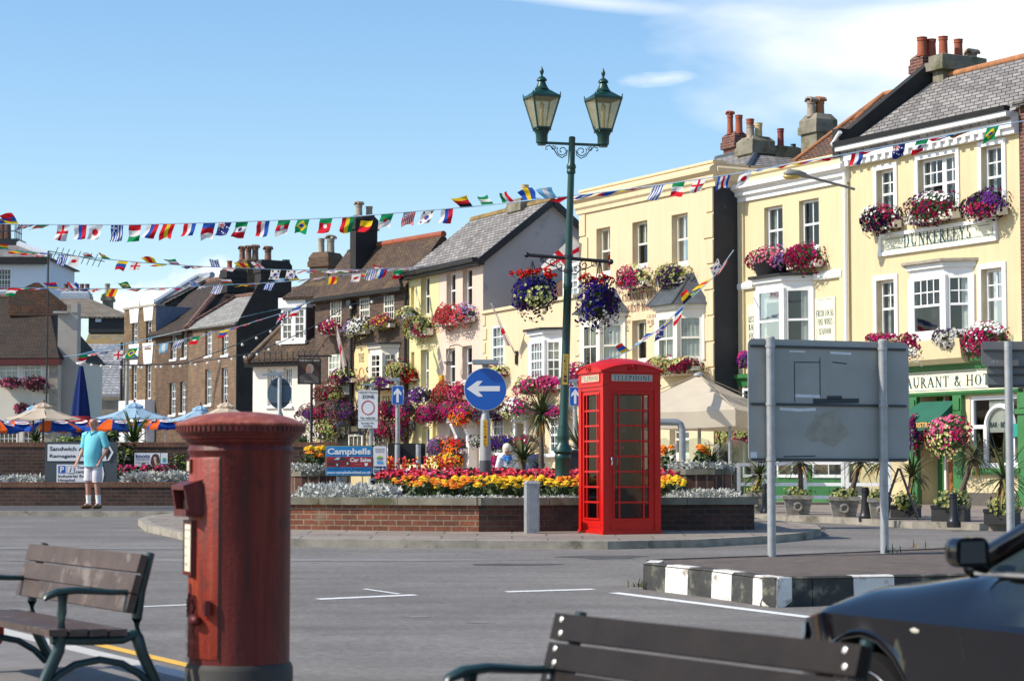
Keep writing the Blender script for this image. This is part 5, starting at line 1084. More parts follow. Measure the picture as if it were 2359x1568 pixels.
def car():
 W = Vector((at(1990, 1500, 8.55).x, 8.55)); h = Vector((-.42, .9075)); nl = Vector((-.9075, -.42)); c = W - nl * .86
 t = thing('car', 'black hatchback car with bright window trim beside the dark bench', 'car', (c.x, c.y, g(8.9)), math.atan2(h.y, h.x))
 paint = M('black_car_paint', (.004, .004, .006), .09, .1, 2, spec=.65); dark = M('black_plastic', (.012, .012, .013), .6); rub = M('tyre_rubber', (.009, .0085, .0085), .9, spec=.2)
 sm = lambda x, a, b: (lambda q: q * q * (3 - 2 * q))(min(1, max(0, (x - a) / (b - a))))
 def hw(x):
  k = .88 - (.34 * ((x - .15) / .72) ** 2.3 if x > .15 else 0) - (.12 * ((-2.9 - x) / .5) ** 2 if x < -2.9 else 0); return k
 def zt(x):
  if x > -.75: return .985 - .085 * sm(x, -.75, .2) - .10 * sm(x, .05, .62) - .22 * sm(x, .5, .90) ** 1.5
  return .985 + .02 * sm(-x, .75, 2.5)
 xs = [.88, .86, .82, .76, .7, .62, .54, .46, .40] + [.37 - .74 * i / 16 for i in range(17)] + [-.42, -.5, -.6, -.7, -.85, -1.0, -1.2, -1.6, -2.0] + [-2.21 - .74 * i / 12 for i in range(13)] + [-3.05, -3.2, -3.32]
 def zb(x):
  z = .20 + (.02 if x > .4 else 0)
  for cx in (0, -2.58):
   if abs(x - cx) < .38: z = max(z, .315 + math.sqrt(max(0, .38 ** 2 - (x - cx) ** 2)))
  return z
 mb = MB(); rows = []
 for x in xs:
  w, b, T = hw(x), zb(x), zt(x); sh = T - .03; zc = max(b + .04, min(.775, sh - .06))
  prof = [(w * .965, b), (w * .985, max(b + .01, .36)), (w * .995, max(b + .02, .52)), (w * .985, max(b + .03, .66)), (w * .998, zc), (w * .972, zc + .02), (w * .93, zc + (sh - zc) * .52), (w * .86, zc + (sh - zc) * .9), (w * .76, sh + .014), (w * .4, T + .01), (0, T + .018)]
  if x < -.75: prof = prof[:6] + [(w * .955, zc + (T - zc) * .5), (w * .93, T - .01), (w * .88, T), (w * .4, T), (0, T)]
  row = prof + [(-y, z) for y, z in prof[-2::-1]]; rows.append([(x, y, z) for y, z in row])
 n = len(rows[0]); vs = [p for r in rows for p in r]; fs = [(i * n + j, i * n + j + 1, (i + 1) * n + j + 1, (i + 1) * n + j) for i in range(len(rows) - 1) for j in range(n - 1)]
 fs.append(tuple(range(n))); fs.append(tuple((len(rows) - 1) * n + j for j in range(n))[::-1])
 mb.add(vs, fs); mb.build('body', paint, t, smooth=34)
 MB().box(-3.2, -.82, .2, .75, .82, .42).build('underbody', dark, t)
 for nm, cx in (('wheel_well', 0), ('wheel_well', -2.58)):
  for s in (-1, 1): MB().lathe([(.02, 0), (.385, 0), (.385, .33), (.38, .33), (.38, .01), (.02, .01)], 20).build(nm, dark, t).matrix_local = Matrix.Translation((cx, s * .55, .315)) @ Matrix.Rotation(R(90) * -s, 4, 'X')
 for cx in (0, -2.58):
  for s in (-1, 1):
   wh = bpy.data.objects.new('wheel', None); COL.objects.link(wh); wh.parent = t; wh.location = (cx, s * .765, .315); wh.rotation_euler = (R(-90) * s, 0, 0)
   MB().lathe([(.25, -.1), (.28, -.1), (.305, -.09), (.315, -.07), (.315, .07), (.305, .092), (.285, .1), (.25, .092)], 36).build('tyre', rub, wh, smooth=40)
   r_ = MB(); r_.lathe([(.245, -.02), (.253, .085), (.243, .094), (.232, .075), (.228, .0)], 32)
   for k in range(5):
    a = 2 * math.pi * k / 5; d = Vector((math.cos(a), math.sin(a), 0)); r_.beam((d.x * .04, d.y * .04, .062), (d.x * .24, d.y * .24, .06), .06, .02)
   r_.lathe([(.001, .08), (.05, .078), (.055, .05), (.001, .05)], 16); r_.build('rim', M('alloy_rim', (.55, .55, .56), .3, .05, 4, metal=.8), wh, smooth=40)
   MB().lathe([(.001, .03), (.19, .03), (.19, .0)], 20).build('brake_disc', M('brake_grey', (.12, .12, .12), .5, metal=.5), wh)
 gm = M('tinted_glass', (.02, .03, .032), .1, .1, 3, spec=.25); zb_, bt = .985, .80
 A0, A1 = (-.62, bt, .99), (-1.52, .60, 1.40); C0, C1 = (-3.0, .72, 1.0), (-2.75, .58, 1.39)
 for s in (-1, 1):
  f = lambda p: (p[0], p[1] * s, p[2]); mb = MB()
  mb.tube([f(A0), f((-1.02, .725, 1.19)), f(A1)], [.045, .038, .035], 8); mb.tube([f(A1), f((-2.1, .60, 1.43)), f(C1)], .035, 8); mb.tube([f(C1), f(C0)], [.05, .09], 8); mb.tube([f((-1.75, .80, .98)), f((-1.8, .605, 1.41))], .035, 6)
  mb.build('pillars', paint, t, smooth=50)
  MB().poly([f((-.72, .80, .985)), f((-1.5, .615, 1.385)), f((-2.1, .615, 1.42)), f((-2.74, .595, 1.38)), f((-2.95, .73, .995))]).build('side_window', gm, t)
  MB().tube([f((-.70, .835, .975)), f((-1.6, .85, .985)), f((-2.9, .82, .995))], .011, 6).build('window_trim', M('chrome_trim', (.8, .8, .78), .15, .02, 3, metal=.9), t)
  mr = MB(); mr.tube([f((-.79, .86, 1.005)), f((-.80, .93, 1.02))], .03, 8)
  rings = [[f((x, cy_ + (y - .96) * k, 1.058 + (z - 1.058) * k)) for y, z in rrect(.888, 1.005, 1.035, 1.112, .035, 3)] for x, k, cy_ in ((-.85, 1, .96), (-.80, 1.02, .958), (-.76, .9, .952), (-.735, .6, .945))]; nr = len(rings[0])
  mr.add([q for r_ in rings for q in r_], [(i * nr + j, i * nr + (j + 1) % nr, (i + 1) * nr + (j + 1) % nr, (i + 1) * nr + j) for i in range(3) for j in range(nr)] + [tuple(range(nr)), tuple(range(3 * nr, 4 * nr))])
  m_ = mr.build('door_mirror', paint, t, smooth=50)
  MB().poly([f((-.852, .905, 1.02)), f((-.852, 1.02, 1.02)), f((-.852, 1.015, 1.098)), f((-.852, .91, 1.098))]).build('mirror_glass', M('mirror_silver', (.16, .16, .16), .3, .02, 1, metal=.6), m_)
  rp = MB(); rp.ball((0, 0, 0), 1, 12, 6); rp.v = [(-.365 + .055 * x, s * .862 + .016 * y, .745 + .02 * z) for x, y, z in rp.v]; rp.build('side_repeater', M('clear_repeater', (.6, .57, .48), .2), t, smooth=60)
  hl = MB(); hx = [.47 + .39 * q / 8 for q in range(9)]; zu = [max(zb(x) + .04, min(.775, zt(x) - .09)) - .004 for x in hx]; zd = [u - .035 - .085 * math.sin(min(1, (q + .5) / 5) * 1.5) for q, u in enumerate(zu)]
  for q in range(8): hl.poly([(hx[q], s * (hw(hx[q]) + .006), zd[q]), (hx[q + 1], s * (hw(hx[q + 1]) + .006), zd[q + 1]), (hx[q + 1], s * (hw(hx[q + 1]) + .004), zu[q + 1]), (hx[q], s * (hw(hx[q]) + .004), zu[q])])
  hl.build('headlight', M('headlight_lens', (.10, .20, .30), .08, .5, 14, coat=1.0), t)
  dg = MB(); dg.tube([f((-.66, hw(-.66) * .985, .38)), f((-.66, hw(-.66) * .983, .66)), f((-.66, hw(-.66) * .997, .77))], .003, 4); dg.tube([f((-1.8, .868, .32)), f((-1.8, .866, .66)), f((-1.8, .878, .77)), f((-1.8, .83, .95))], .003, 4); dg.build('door_gap', dark, t)
 MB().add([(A0[0], -.74, .99), (A0[0], .74, .99), (A1[0], .58, 1.40), (A1[0], -.58, 1.40)], [(0, 1, 2, 3)]).build('windscreen', gm, t)
 mb = MB(); mb.add([(-1.5, -.60, 1.41), (-1.5, .60, 1.41), (-2.1, .6, 1.445), (-2.1, -.6, 1.445), (-2.78, .57, 1.40), (-2.78, -.57, 1.40), (-1.5, 0, 1.44), (-2.1, 0, 1.475), (-2.78, 0, 1.43)], [(0, 6, 7, 3), (6, 1, 2, 7), (3, 7, 8, 5), (7, 2, 4, 8)]); mb.build('roof_panel', paint, t, smooth=60)
 MB().add([(-2.78, -.57, 1.40), (-2.78, .57, 1.40), (-3.1, .68, 1.0), (-3.1, -.68, 1.0)], [(0, 1, 2, 3)]).build('rear_window', gm, t)
 for y in (-.36, .36):
  MB().box(-1.75, y - .24, .45, -1.2, y + .24, .7).build('seat', dark, t); MB().box(-1.9, y - .24, .6, -1.7, y + .24, 1.2).build('seat_back', dark, t)
 mb = MB(); mb.box(-1.05, -.7, .75, -.65, .7, 1.0); mb.build('dashboard', dark, t)
 MB().box(.80, -.42, .30, .885, .42, .50).build('grille', dark, t)
car()
# right: kerbed island with two road signs seen from behind
def kerb_island():
 pts_f = G_('K', [(640, 400), (940, 437), (1135, 468), (1245, 483)]); pts_r = G_('K', [(1300, 478), (1650, 470), (2100, 462), (2500, 452)])
 back = [gnd(*zp('D', *p), .26) for p in ((1490, 1287), (1530, 1284), (1771, 1276), (2226, 1257), (2600, 1244))]
 P = [Vector(p[:2]) for p in pts_f + pts_r]; Bk = [Vector(p[:2]) for p in back]
 t = thing('kerbed_island', 'raised tarmac traffic island edged with black and white painted kerb stones', 'traffic island')
 top = .25; z = lambda p: g(p.y) + top
 poly = P + Bk[::-1]; mb = MB()
 import bmesh
 bm = bmesh.new(); f = bm.faces.new([bm.verts.new((*p, z(p) - .012)) for p in poly]); bmesh.ops.triangulate(bm, faces=[f]); bm.verts.index_update()
 mb.add([v.co for v in bm.verts], [tuple(v.index for v in q.verts) for q in bm.faces]); bm.free()
 for i in range(len(Bk) - 1): a, b = Bk[i], Bk[i + 1]; mb.poly([(*a, z(a)), (*b, z(b)), (*b, g(b.y) - .05), (*a, g(a.y) - .05)])
 mb.build('island_top', M('brown_gritty_tarmac', (.125, .098, .082), .95, .25, 7, .012, 120, stain=(.09, .07, .06), sscale=2), t)
 kw = M('kerb_white_paint', (.74, .71, .65), .8, .1, 6, .01, 30, stain=(.24, .20, .15), sscale=7, sthr=.53); kb = M('kerb_black_paint', (.045, .045, .042), .85, .3, 6, .012, 30, stain=(.19, .18, .135), sscale=6, sthr=.53)
 def stones(path, cols, w=.16):
  L = [0]
  for a, b in zip(path, path[1:]): L.append(L[-1] + (b - a).length)
  def pt(s):
   for i in range(len(path) - 1):
    if s <= L[i + 1] + 1e-6: k = (s - L[i]) / (L[i + 1] - L[i]); return path[i] + (path[i + 1] - path[i]) * k, (path[i + 1] - path[i]).normalized()
  n = len(cols)
  for i, c in enumerate(cols):
   s0, s1 = L[-1] * i / n + .004, L[-1] * (i + 1) / n - .004; k = MB(); sec = []
   for s in (s0, (s0 + s1) / 2, s1):
    p, d = pt(s); q = Vector((-d.y, d.x)) * w; r_ = q.normalized() * .022; zz = z(p)
    sec.append([(*p, g(p.y) - .05), (*(p + r_ * .3), zz - .12), (*(p + r_ * .5), zz - .022), (*(p + r_ * 1.4), zz), (*(p + q), zz), (*(p + q), zz - .2)])
   for u, v in zip(sec, sec[1:]):
    o = len(k.v); k.v += u + v; k.f += [(o + j, o + j + 1, o + 6 + j + 1, o + 6 + j) for j in range(5)]; k.m += [0] * 5
   k.poly(sec[0]); k.poly(sec[-1]); k.build('kerb_stone', kw if c else kb, t)
 stones([Bk[0], P[0]], [1]); stones(P[:4], [0, 1, 0, 1, 0, 1]); stones(P[3:], [0, 0, 1, 0, 0, 1, 0])
kerb_island()
def pole(t, p, z0, z1, r, mat=None, name='post'): return MB().tube([(p[0], p[1], z0), (p[0], p[1], z1)], r, 16).build(name, mat or galv, t, smooth=40)
def big_sign():
 pl = gnd(1778, 1278, .25); pr = gnd(2038, 1271, .25); u = (pr - pl); u.z = 0; L = u.length; Y = (pl.y + pr.y) / 2; s = pxm(Y)
 t = thing('road_sign', 'large grey rectangular road sign seen from behind on two steel posts, on the kerbed island', 'road sign', pl, math.atan2(u.y, u.x))
 Z = lambda y: at(1900, y, Y).z - pl.z
 X = lambda x: (x - 1778 + (x - 1778) * .035 + 3) * L / 263.0
 mb = MB(); mb.prism(rrect(X(1733), Z(1063), X(2098), Z(783), .06), .065, .075, 'y'); pn = mb.build('sign_panel', signgrey, t)
 for x in (0, L): pole(t, (x, 0), -.15, Z(788 if x == 0 else 787), .043); MB().lathe([(.045, 0), (.046, .03), (.03, .045), (.001, .05)], 14, (x, 0, Z(788) - .0)).build('post_cap', signgrey, t)
 for y in (800, 932, 1058):
  r_ = MB().box(X(1737), .045, Z(y) - .012, X(2090), .064, Z(y) + .012).build('rail', M('sign_rail', (.05, .055, .06), .5, metal=.3), t)
  for x in (0, L): MB().lathe([(.046, -.014), (.05, -.014), (.05, .014), (.046, .014)], 16, (x, 0, Z(y))).build('clip', galv, r_)
 rs = MB(); wm = M('torn_label_white', (.72, .74, .76), .7, .1, 20); dk = M('dark_scuff', (.05, .06, .065), .8); ol = M('olive_glue_stain', (.31, .31, .255), .8, .15, 9)
 def strip(x1, y1, x2, y2, w, mi):
  a, b = Vector(zp('J', x1, y1)), Vector(zp('J', x2, y2)); p, q = (X(a.x), Z(a.y)), (X(b.x), Z(b.y)); d = Vector((q[0] - p[0], q[1] - p[1])).normalized(); n_ = Vector((-d.y, d.x)) * w / 2
  k = MB(); y = .0635 - .0006 * mi; k.poly([(p[0] - n_.x, y, p[1] - n_.y), (q[0] - n_.x, y, q[1] - n_.y), (q[0] + n_.x, y, q[1] + n_.y), (p[0] + n_.x, y, p[1] + n_.y)], 0); rs.add(k.v, k.f, mi)
 for q in ((880, 15, 1040, 20, .025, 0), (570, 12, 690, 13, .015, 0), (610, 352, 800, 355, .03, 0), (495, 453, 640, 462, .03, 0), (640, 462, 765, 455, .03, 0), (780, 384, 980, 384, .02, 0), (275, 810, 325, 808, .06, 0), (608, 95, 608, 400, .01, 1), (800, 60, 800, 360, .01, 1), (608, 95, 800, 92, .01, 1), (745, 392, 1095, 384, .05, 1), (850, 365, 965, 362, .04, 1), (895, 88, 1005, 98, .012, 1), (520, 820, 760, 815, .012, 1)): strip(*q)
 k = []
 for i in range(16): a = 2 * math.pi * i / 16; k.append((X(zp('J', 850 + 150 * math.cos(a) * (1 + .25 * math.sin(3 * a)), 0)[0]), .0642, Z(zp('J', 0, 600 + 130 * math.sin(a) * (1 + .2 * math.cos(5 * a)))[1])))
 rs.poly(k, 2); rs.build('torn_stickers', [wm, dk, ol], pn)
 p2 = gnd(2329, 1262, .25); p2 = Vector((at(2329, 1262, 19.6).x, 19.6, g(19.6) + .25)); t = thing('road_sign', 'smaller grey sign seen from behind on one steel post, behind the car', 'road sign', p2)
 s = pxm(19.6); Z = lambda y: at(2329, y, 19.6).z - p2.z; X = lambda x: (x - 2329) / s
 MB().prism([(X(2271), Z(838)), (X(2271), Z(790)), (X(2277), Z(785)), (X(2390), Z(785)), (X(2390), Z(892)), (X(2288), Z(892)), (X(2283), Z(886)), (X(2283), Z(842))], .065, .075, 'y').build('sign_panel', M('dark_sign_back', (.16, .166, .162), .6, .1, 4), t)
 pole(t, (0, 0), -.2, Z(786), .037)
 for y in (806, 844, 862, 887): MB().box(X(2275 if y < 840 else 2285), .042, Z(y) - .008, X(2390), .064, Z(y) + .008).build('rail', M('sign_rail', (.05, .055, .06), .5), t)
 text(t, '41', M('chalk_mark', (.3, .32, .33), .8), X(2293), Z(836), .06, .035, .063, th=.0005)
big_sign()
# flower island: brick bed, bollard box, phone box, lamp
Lc, Cc, Rc = gnd(560, 1217, .1), gnd(1103, 1224.5, .1), gnd(1738, 1219, .1)
bed_h = at(1103, 1146, Cc.y).z - Cc.z
def bed():
 t = thing('raised_flower_bed', 'long red brick raised flower bed with concrete coping on the central island', 'flower bed')
 bk = [Vector((Rc.x - .2, Rc.y + 3.2)), Vector((Rc.x - 2.0, Rc.y + 7.5)), Vector((Lc.x + 3, Lc.y + 8)), Vector((Lc.x - .5, Lc.y + 4))]
 pts = [Vector(p[:2]) for p in (Lc, Cc, Rc)] + bk; n = len(pts); zc = Cc.z
 for i in range(n):
  a, b = pts[i], pts[(i + 1) % n]; d = b - a; L = d.length; w = MB(); w.box(0, 0, -.3, L, .22, bed_h - .10)
  o = w.build('wall', brk_bed if i == 0 else brk_bed_dark if i < 3 else brk_wall, t, loc=(a.x, a.y, zc), rotz=math.atan2(d.y, d.x))
  m_ = int(L / .9); k = MB()
  for j in range(m_): k.box(L * j / m_ + .004 - (.05 if j == 0 else 0), -.05, bed_h - .10, L * (j + 1) / m_ - .004 + (.05 if j == m_ - 1 else 0), .27, bed_h)
  k.build('coping', conc, o)
 return t, pts
bed_t, bed_pts = bed()
soil = M('dark_soil', (.045, .03, .02), .95, .3, 8, .02, 30)
def bed_z(x, y):
 """height of the mounded bed: rises gently away from the front wall"""
 f = Lc.y + (x - Lc.x) / (Cc.x - Lc.x) * (Cc.y - Lc.y) if x < Cc.x else Cc.y + (x - Cc.x) / (Rc.x - Cc.x) * (Rc.y - Cc.y)
 d = max(0, y - f); return Cc.z + bed_h - .10 + .10 * (1 - math.exp(-d / 2.2)), d
mb = MB(); nx, ny = 24, 12; vs = []
x0_, x1_ = Lc.x + .2, Rc.x - .25
for j in range(ny + 1):
 for i in range(nx + 1):
  x = x0_ + (x1_ - x0_) * i / nx; f = bed_z(x, -99); d0 = (Lc.y + (x - Lc.x) / (Cc.x - Lc.x) * (Cc.y - Lc.y) if x < Cc.x else Cc.y + (x - Cc.x) / (Rc.x - Cc.x) * (Rc.y - Cc.y)) + .2
  y = d0 + 5.5 * j / ny; vs.append((x, y, bed_z(x, y)[0] if j < ny else bed_z(x, y)[0] - .6))
mb.add(vs, [(j * (nx + 1) + i, j * (nx + 1) + i + 1, (j + 1) * (nx + 1) + i + 1, (j + 1) * (nx + 1) + i) for j in range(ny) for i in range(nx)])
tag(mb.build('bed_soil', soil), kind='structure')
def feeder():
 p = gnd(1225, 1227.5, .1); s = pxm(p.y); h = at(1225, 1113, p.y).z - p.z; w = 30 / s / 2
 t = thing('feeder_pillar', 'small grey galvanised metal cabinet post in front of the flower bed wall', 'cabinet', (p.x, p.y + .05, p.z), R(12))
 MB().box(-w, -w, -.1, w, w, h).build('cabinet', galv, t); k = MB(); k.add([(-w - .012, -w - .012, h), (w + .012, -w - .012, h), (w + .012, w + .012, h), (-w - .012, w + .012, h), (-w * .8, -w * .8, h + .035), (w * .8, -w * .8, h + .035), (w * .8, w * .8, h + .035), (-w * .8, w * .8, h + .035)], [(3, 2, 1, 0), (4, 5, 6, 7), (0, 1, 5, 4), (1, 2, 6, 5), (2, 3, 7, 6), (3, 0, 4, 7)]); k.build('lid', galv, t)
 MB().box(-w + .02, -w - .008, .06, w - .02, -w - .001, h - .04).build('door', galv, t)
feeder()
def phone_box():
 p = gnd(1390, 1231, .1); a = R(21); dr, dl = Vector((math.cos(a), math.sin(a))), Vector((-math.sin(a), math.cos(a)))
 s = pxm(p.y); Wd = 136 / s / math.cos(a); H = at(1430, 824, p.y + .3).z - p.z; k = H / 2.5; A = Wd / 2
 c = Vector(p[:2]) + dr * A + dl * A
 t = thing('telephone_box', 'bright red cast iron telephone box with domed roof, standing in front of the flower bed', 'phone box', (c.x, c.y, p.z), a)
 mb = MB(); pw = .085
 for sx in (-1, 1):
  for sy in (-1, 1): mb.box(sx * A - (pw if sx > 0 else 0), sy * A - (pw if sy > 0 else 0), 0, sx * A + (pw if sx < 0 else 0), sy * A + (pw if sy < 0 else 0), 2.12 * k)
 mb.box(-A - .012, -A - .012, -.02, A + .012, A + .012, .05); mb.box(-A - .008, -A - .008, 2.085 * k, A + .008, A + .008, 2.115 * k); mb.box(-A, -A, 2.115 * k, A, A, 2.30 * k); mb.box(-A + .005, -A + .005, 2.03 * k, A - .005, A - .005, 2.085 * k)
 mb.build('frame', redk, t)
 n = 16; mb = MB(); e = A + .025; vs = []; zf = lambda x, y: k * (2.315 + .095 * (1 - (x / e) ** 2) + .095 * (1 - (y / e) ** 2))
 for j in range(n + 1):
  for i in range(n + 1): x, y = -e + 2 * e * i / n, -e + 2 * e * j / n; vs.append((x, y, zf(x, y)))
 fs = [(j * (n + 1) + i, j * (n + 1) + i + 1, (j + 1) * (n + 1) + i + 1, (j + 1) * (n + 1) + i) for j in range(n) for i in range(n)]; mb.add(vs, fs)
 for s_ in (-1, 1):
  for ax in (0, 1):
   top = [((-e + 2 * e * i / n), zf(-e + 2 * e * i / n, e)) for i in range(n + 1)]
   outl = [(-e, 2.285 * k), (e, 2.285 * k)] + top[::-1]; f1 = MB()
   if ax == 0: f1.prism(outl, s_ * e, s_ * (e - .03), 'y'); q = MB().tube([(x, s_ * (e + .004), z - .012) for x, z in top], .012, 6)
   else: f1.prism(outl, s_ * e, s_ * (e - .03), 'x'); q = MB().tube([(s_ * (e + .004), x, z - .012) for x, z in top], .012, 6)
   mb.add(f1.v, f1.f); mb.add(q.v, q.f)
 mb.build('domed_roof', redk, t, smooth=35)
 opal = M('opal_sign_glass', (.42, .42, .36), .3, .05, 5); opl = M('sunlit_tone_opal_glass', (.62, .52, .36), .3, .05, 5); ink = M('phone_sign_ink', (.03, .03, .035), .5)  # second opal is brighter: sunlight on the left sign put into its colour
 gz0, gz1 = .235 * k, 1.965 * k
 for side in range(4):
  sd = bpy.data.objects.new('door' if side == 0 else 'side_panel', None); COL.objects.link(sd); sd.parent = t; sd.rotation_euler = (0, 0, R(90) * side)
  x0, x1, y = -A + pw, A - pw, -A + .02; mb = MB(); gx0, gx1 = x0 + .075, x1 - .075
  mb.box(x0, y, .05, x1, y + .04, gz0 - .02); mb.box(x0, y, gz1 + .02, x1, y + .04, 2.03 * k); mb.box(x0, y, gz0 - .02, gx0, y + .04, gz1 + .02); mb.box(gx1, y, gz0 - .02, x1, y + .04, gz1 + .02)
  for q in ((gx0 - .012, gx0 + .006), (gx1 - .006, gx1 + .012)): mb.box(q[0], y - .012, gz0 - .03, q[1], y + .03, gz1 + .03)
  for q in ((gz0 - .03, gz0 - .008), (gz1 + .008, gz1 + .03)): mb.box(gx0 + .006, y - .012, q[0], gx1 - .006, y + .03, q[1])
  if side == 2: mb.box(gx0, y + .02, gz0 - .02, gx1, y + .04, gz1 + .02)
  else:
   gw = gx1 - gx0
   for f in (.155, .845): mb.box(gx0 + gw * f - .011, y - .004, gz0 - .008, gx0 + gw * f + .011, y + .03, gz1 + .008)
   for i in range(1, 8): z = gz0 + (gz1 - gz0) * i / 8; mb.box(gx0 + .006, y - .006, z - .012, gx1 - .006, y + .028, z + .012)
  mb.box(x0 + .04, y - .006, .09, x1 - .04, y + .002, gz0 - .07); mb.build('glazing_bars', redk, sd)
  if side != 2: MB().poly([(gx0, y + .012, gz0), (gx1, y + .012, gz0), (gx1, y + .012, gz1), (gx0, y + .012, gz1)]).build('pane', glass('phone_glass', (.42, .45, .48), .05), sd)
  yy = -A - .009; sg = MB(); sx = A - .10; sg.box(-sx, yy, 2.14 * k, -sx + .02, yy + .03, 2.275 * k); sg.box(sx - .02, yy, 2.14 * k, sx, yy + .03, 2.275 * k); sg.box(-sx + .02, yy, 2.255 * k, sx - .02, yy + .03, 2.275 * k); sg.box(-sx + .02, yy, 2.14 * k, sx - .02, yy + .03, 2.16 * k); sg.build('sign_frame', redk, sd)
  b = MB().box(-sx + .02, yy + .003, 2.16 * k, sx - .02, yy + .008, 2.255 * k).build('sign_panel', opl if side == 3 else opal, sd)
  serif(b, 'TELEPHONE', ink, -sx + .045, 2.172 * k, 2 * sx - .09, .070 * k, yy + .0025, th=.001)
  cr = MB(); z = 2.318 * k; yc = -e - .004
  cr.prism([(-.045, z - .012), (.045, z - .012), (.05, z + .004), (-.05, z + .004)], yc - .012, yc, 'y')
  for s_ in (-1, 1): cr.tube([(s_ * .045, yc - .006, z), (s_ * .062, yc - .008, z + .03), (s_ * .04, yc - .01, z + .05), (0, yc - .008, z + .038)], .009, 6)
  cr.tube([(0, yc - .008, z), (0, yc - .008, z + .07)], .009, 6); cr.ball((0, yc - .008, z + .055), .014, 8, 5); cr.build('crown_emblem', redk, sd, smooth=60)
  if side == 0:
   MB().tube([(x0 + .035, y - .02, .98 * k), (x0 + .035, y - .035, 1.01 * k), (x0 + .035, y - .035, 1.05 * k), (x0 + .035, y - .02, 1.08 * k)], .014, 8).build('handle', M('chrome_trim', (.8, .8, .78), .15, .02, 3, metal=.9), sd, smooth=50)
   l = text(sd, 'PULL', M('faded_pull_label', (.5, .3, .4), .6), 0, 0, .10, .02, 0, .02); l.rotation_euler = (0, R(90), 0); l.location = (gx0 + .045, y + .008, 1.08 * k)
 bp = MB().box(-A + .09, A - .10, .06, A - .09, A - .07, 2.02 * k).build('backboard', M('phone_backboard', (.035, .037, .04), .5, .2, 3), t)
 mb = MB(); mb.box(-.18, A - .22, 1.0, .12, A - .1, 1.5); mb.build('telephone', M('phone_steel', (.16, .16, .17), .35, .1, 3, metal=.5), t)
 for x0, z0, w, h, col in ((-.26, 1.62, .2, .24, (.5, .48, .42)), (-.05, 1.62, .3, .22, (.3, .3, .3)), (-.25, 1.28, .06, .3, (.55, .53, .5)), (.14, 1.35, .1, .12, (.35, .3, .3)), (-.02, 1.12, .16, .05, (.6, .25, .25))): MB().box(x0, A - .245 if x0 < .1 and z0 < 1.6 else A - .108, z0, x0 + w, A - .24 if x0 < .1 and z0 < 1.6 else A - .102, z0 + h).build('notice', M('phone_notice_%d' % int(col[0] * 100 + col[1] * 10), col, .6, .1, 9), bp)
 MB().box(-A + .03, -A + .03, .03, A - .03, A - .03, .06).build('floor', M('phone_floor', (.1, .1, .1), .8), t)
 MB().box(-A + .03, -A + .03, 2.04 * k, A - .03, A - .03, 2.08 * k).build('ceiling', M('phone_ceiling', (.35, .34, .32), .8), t)
phone_box()
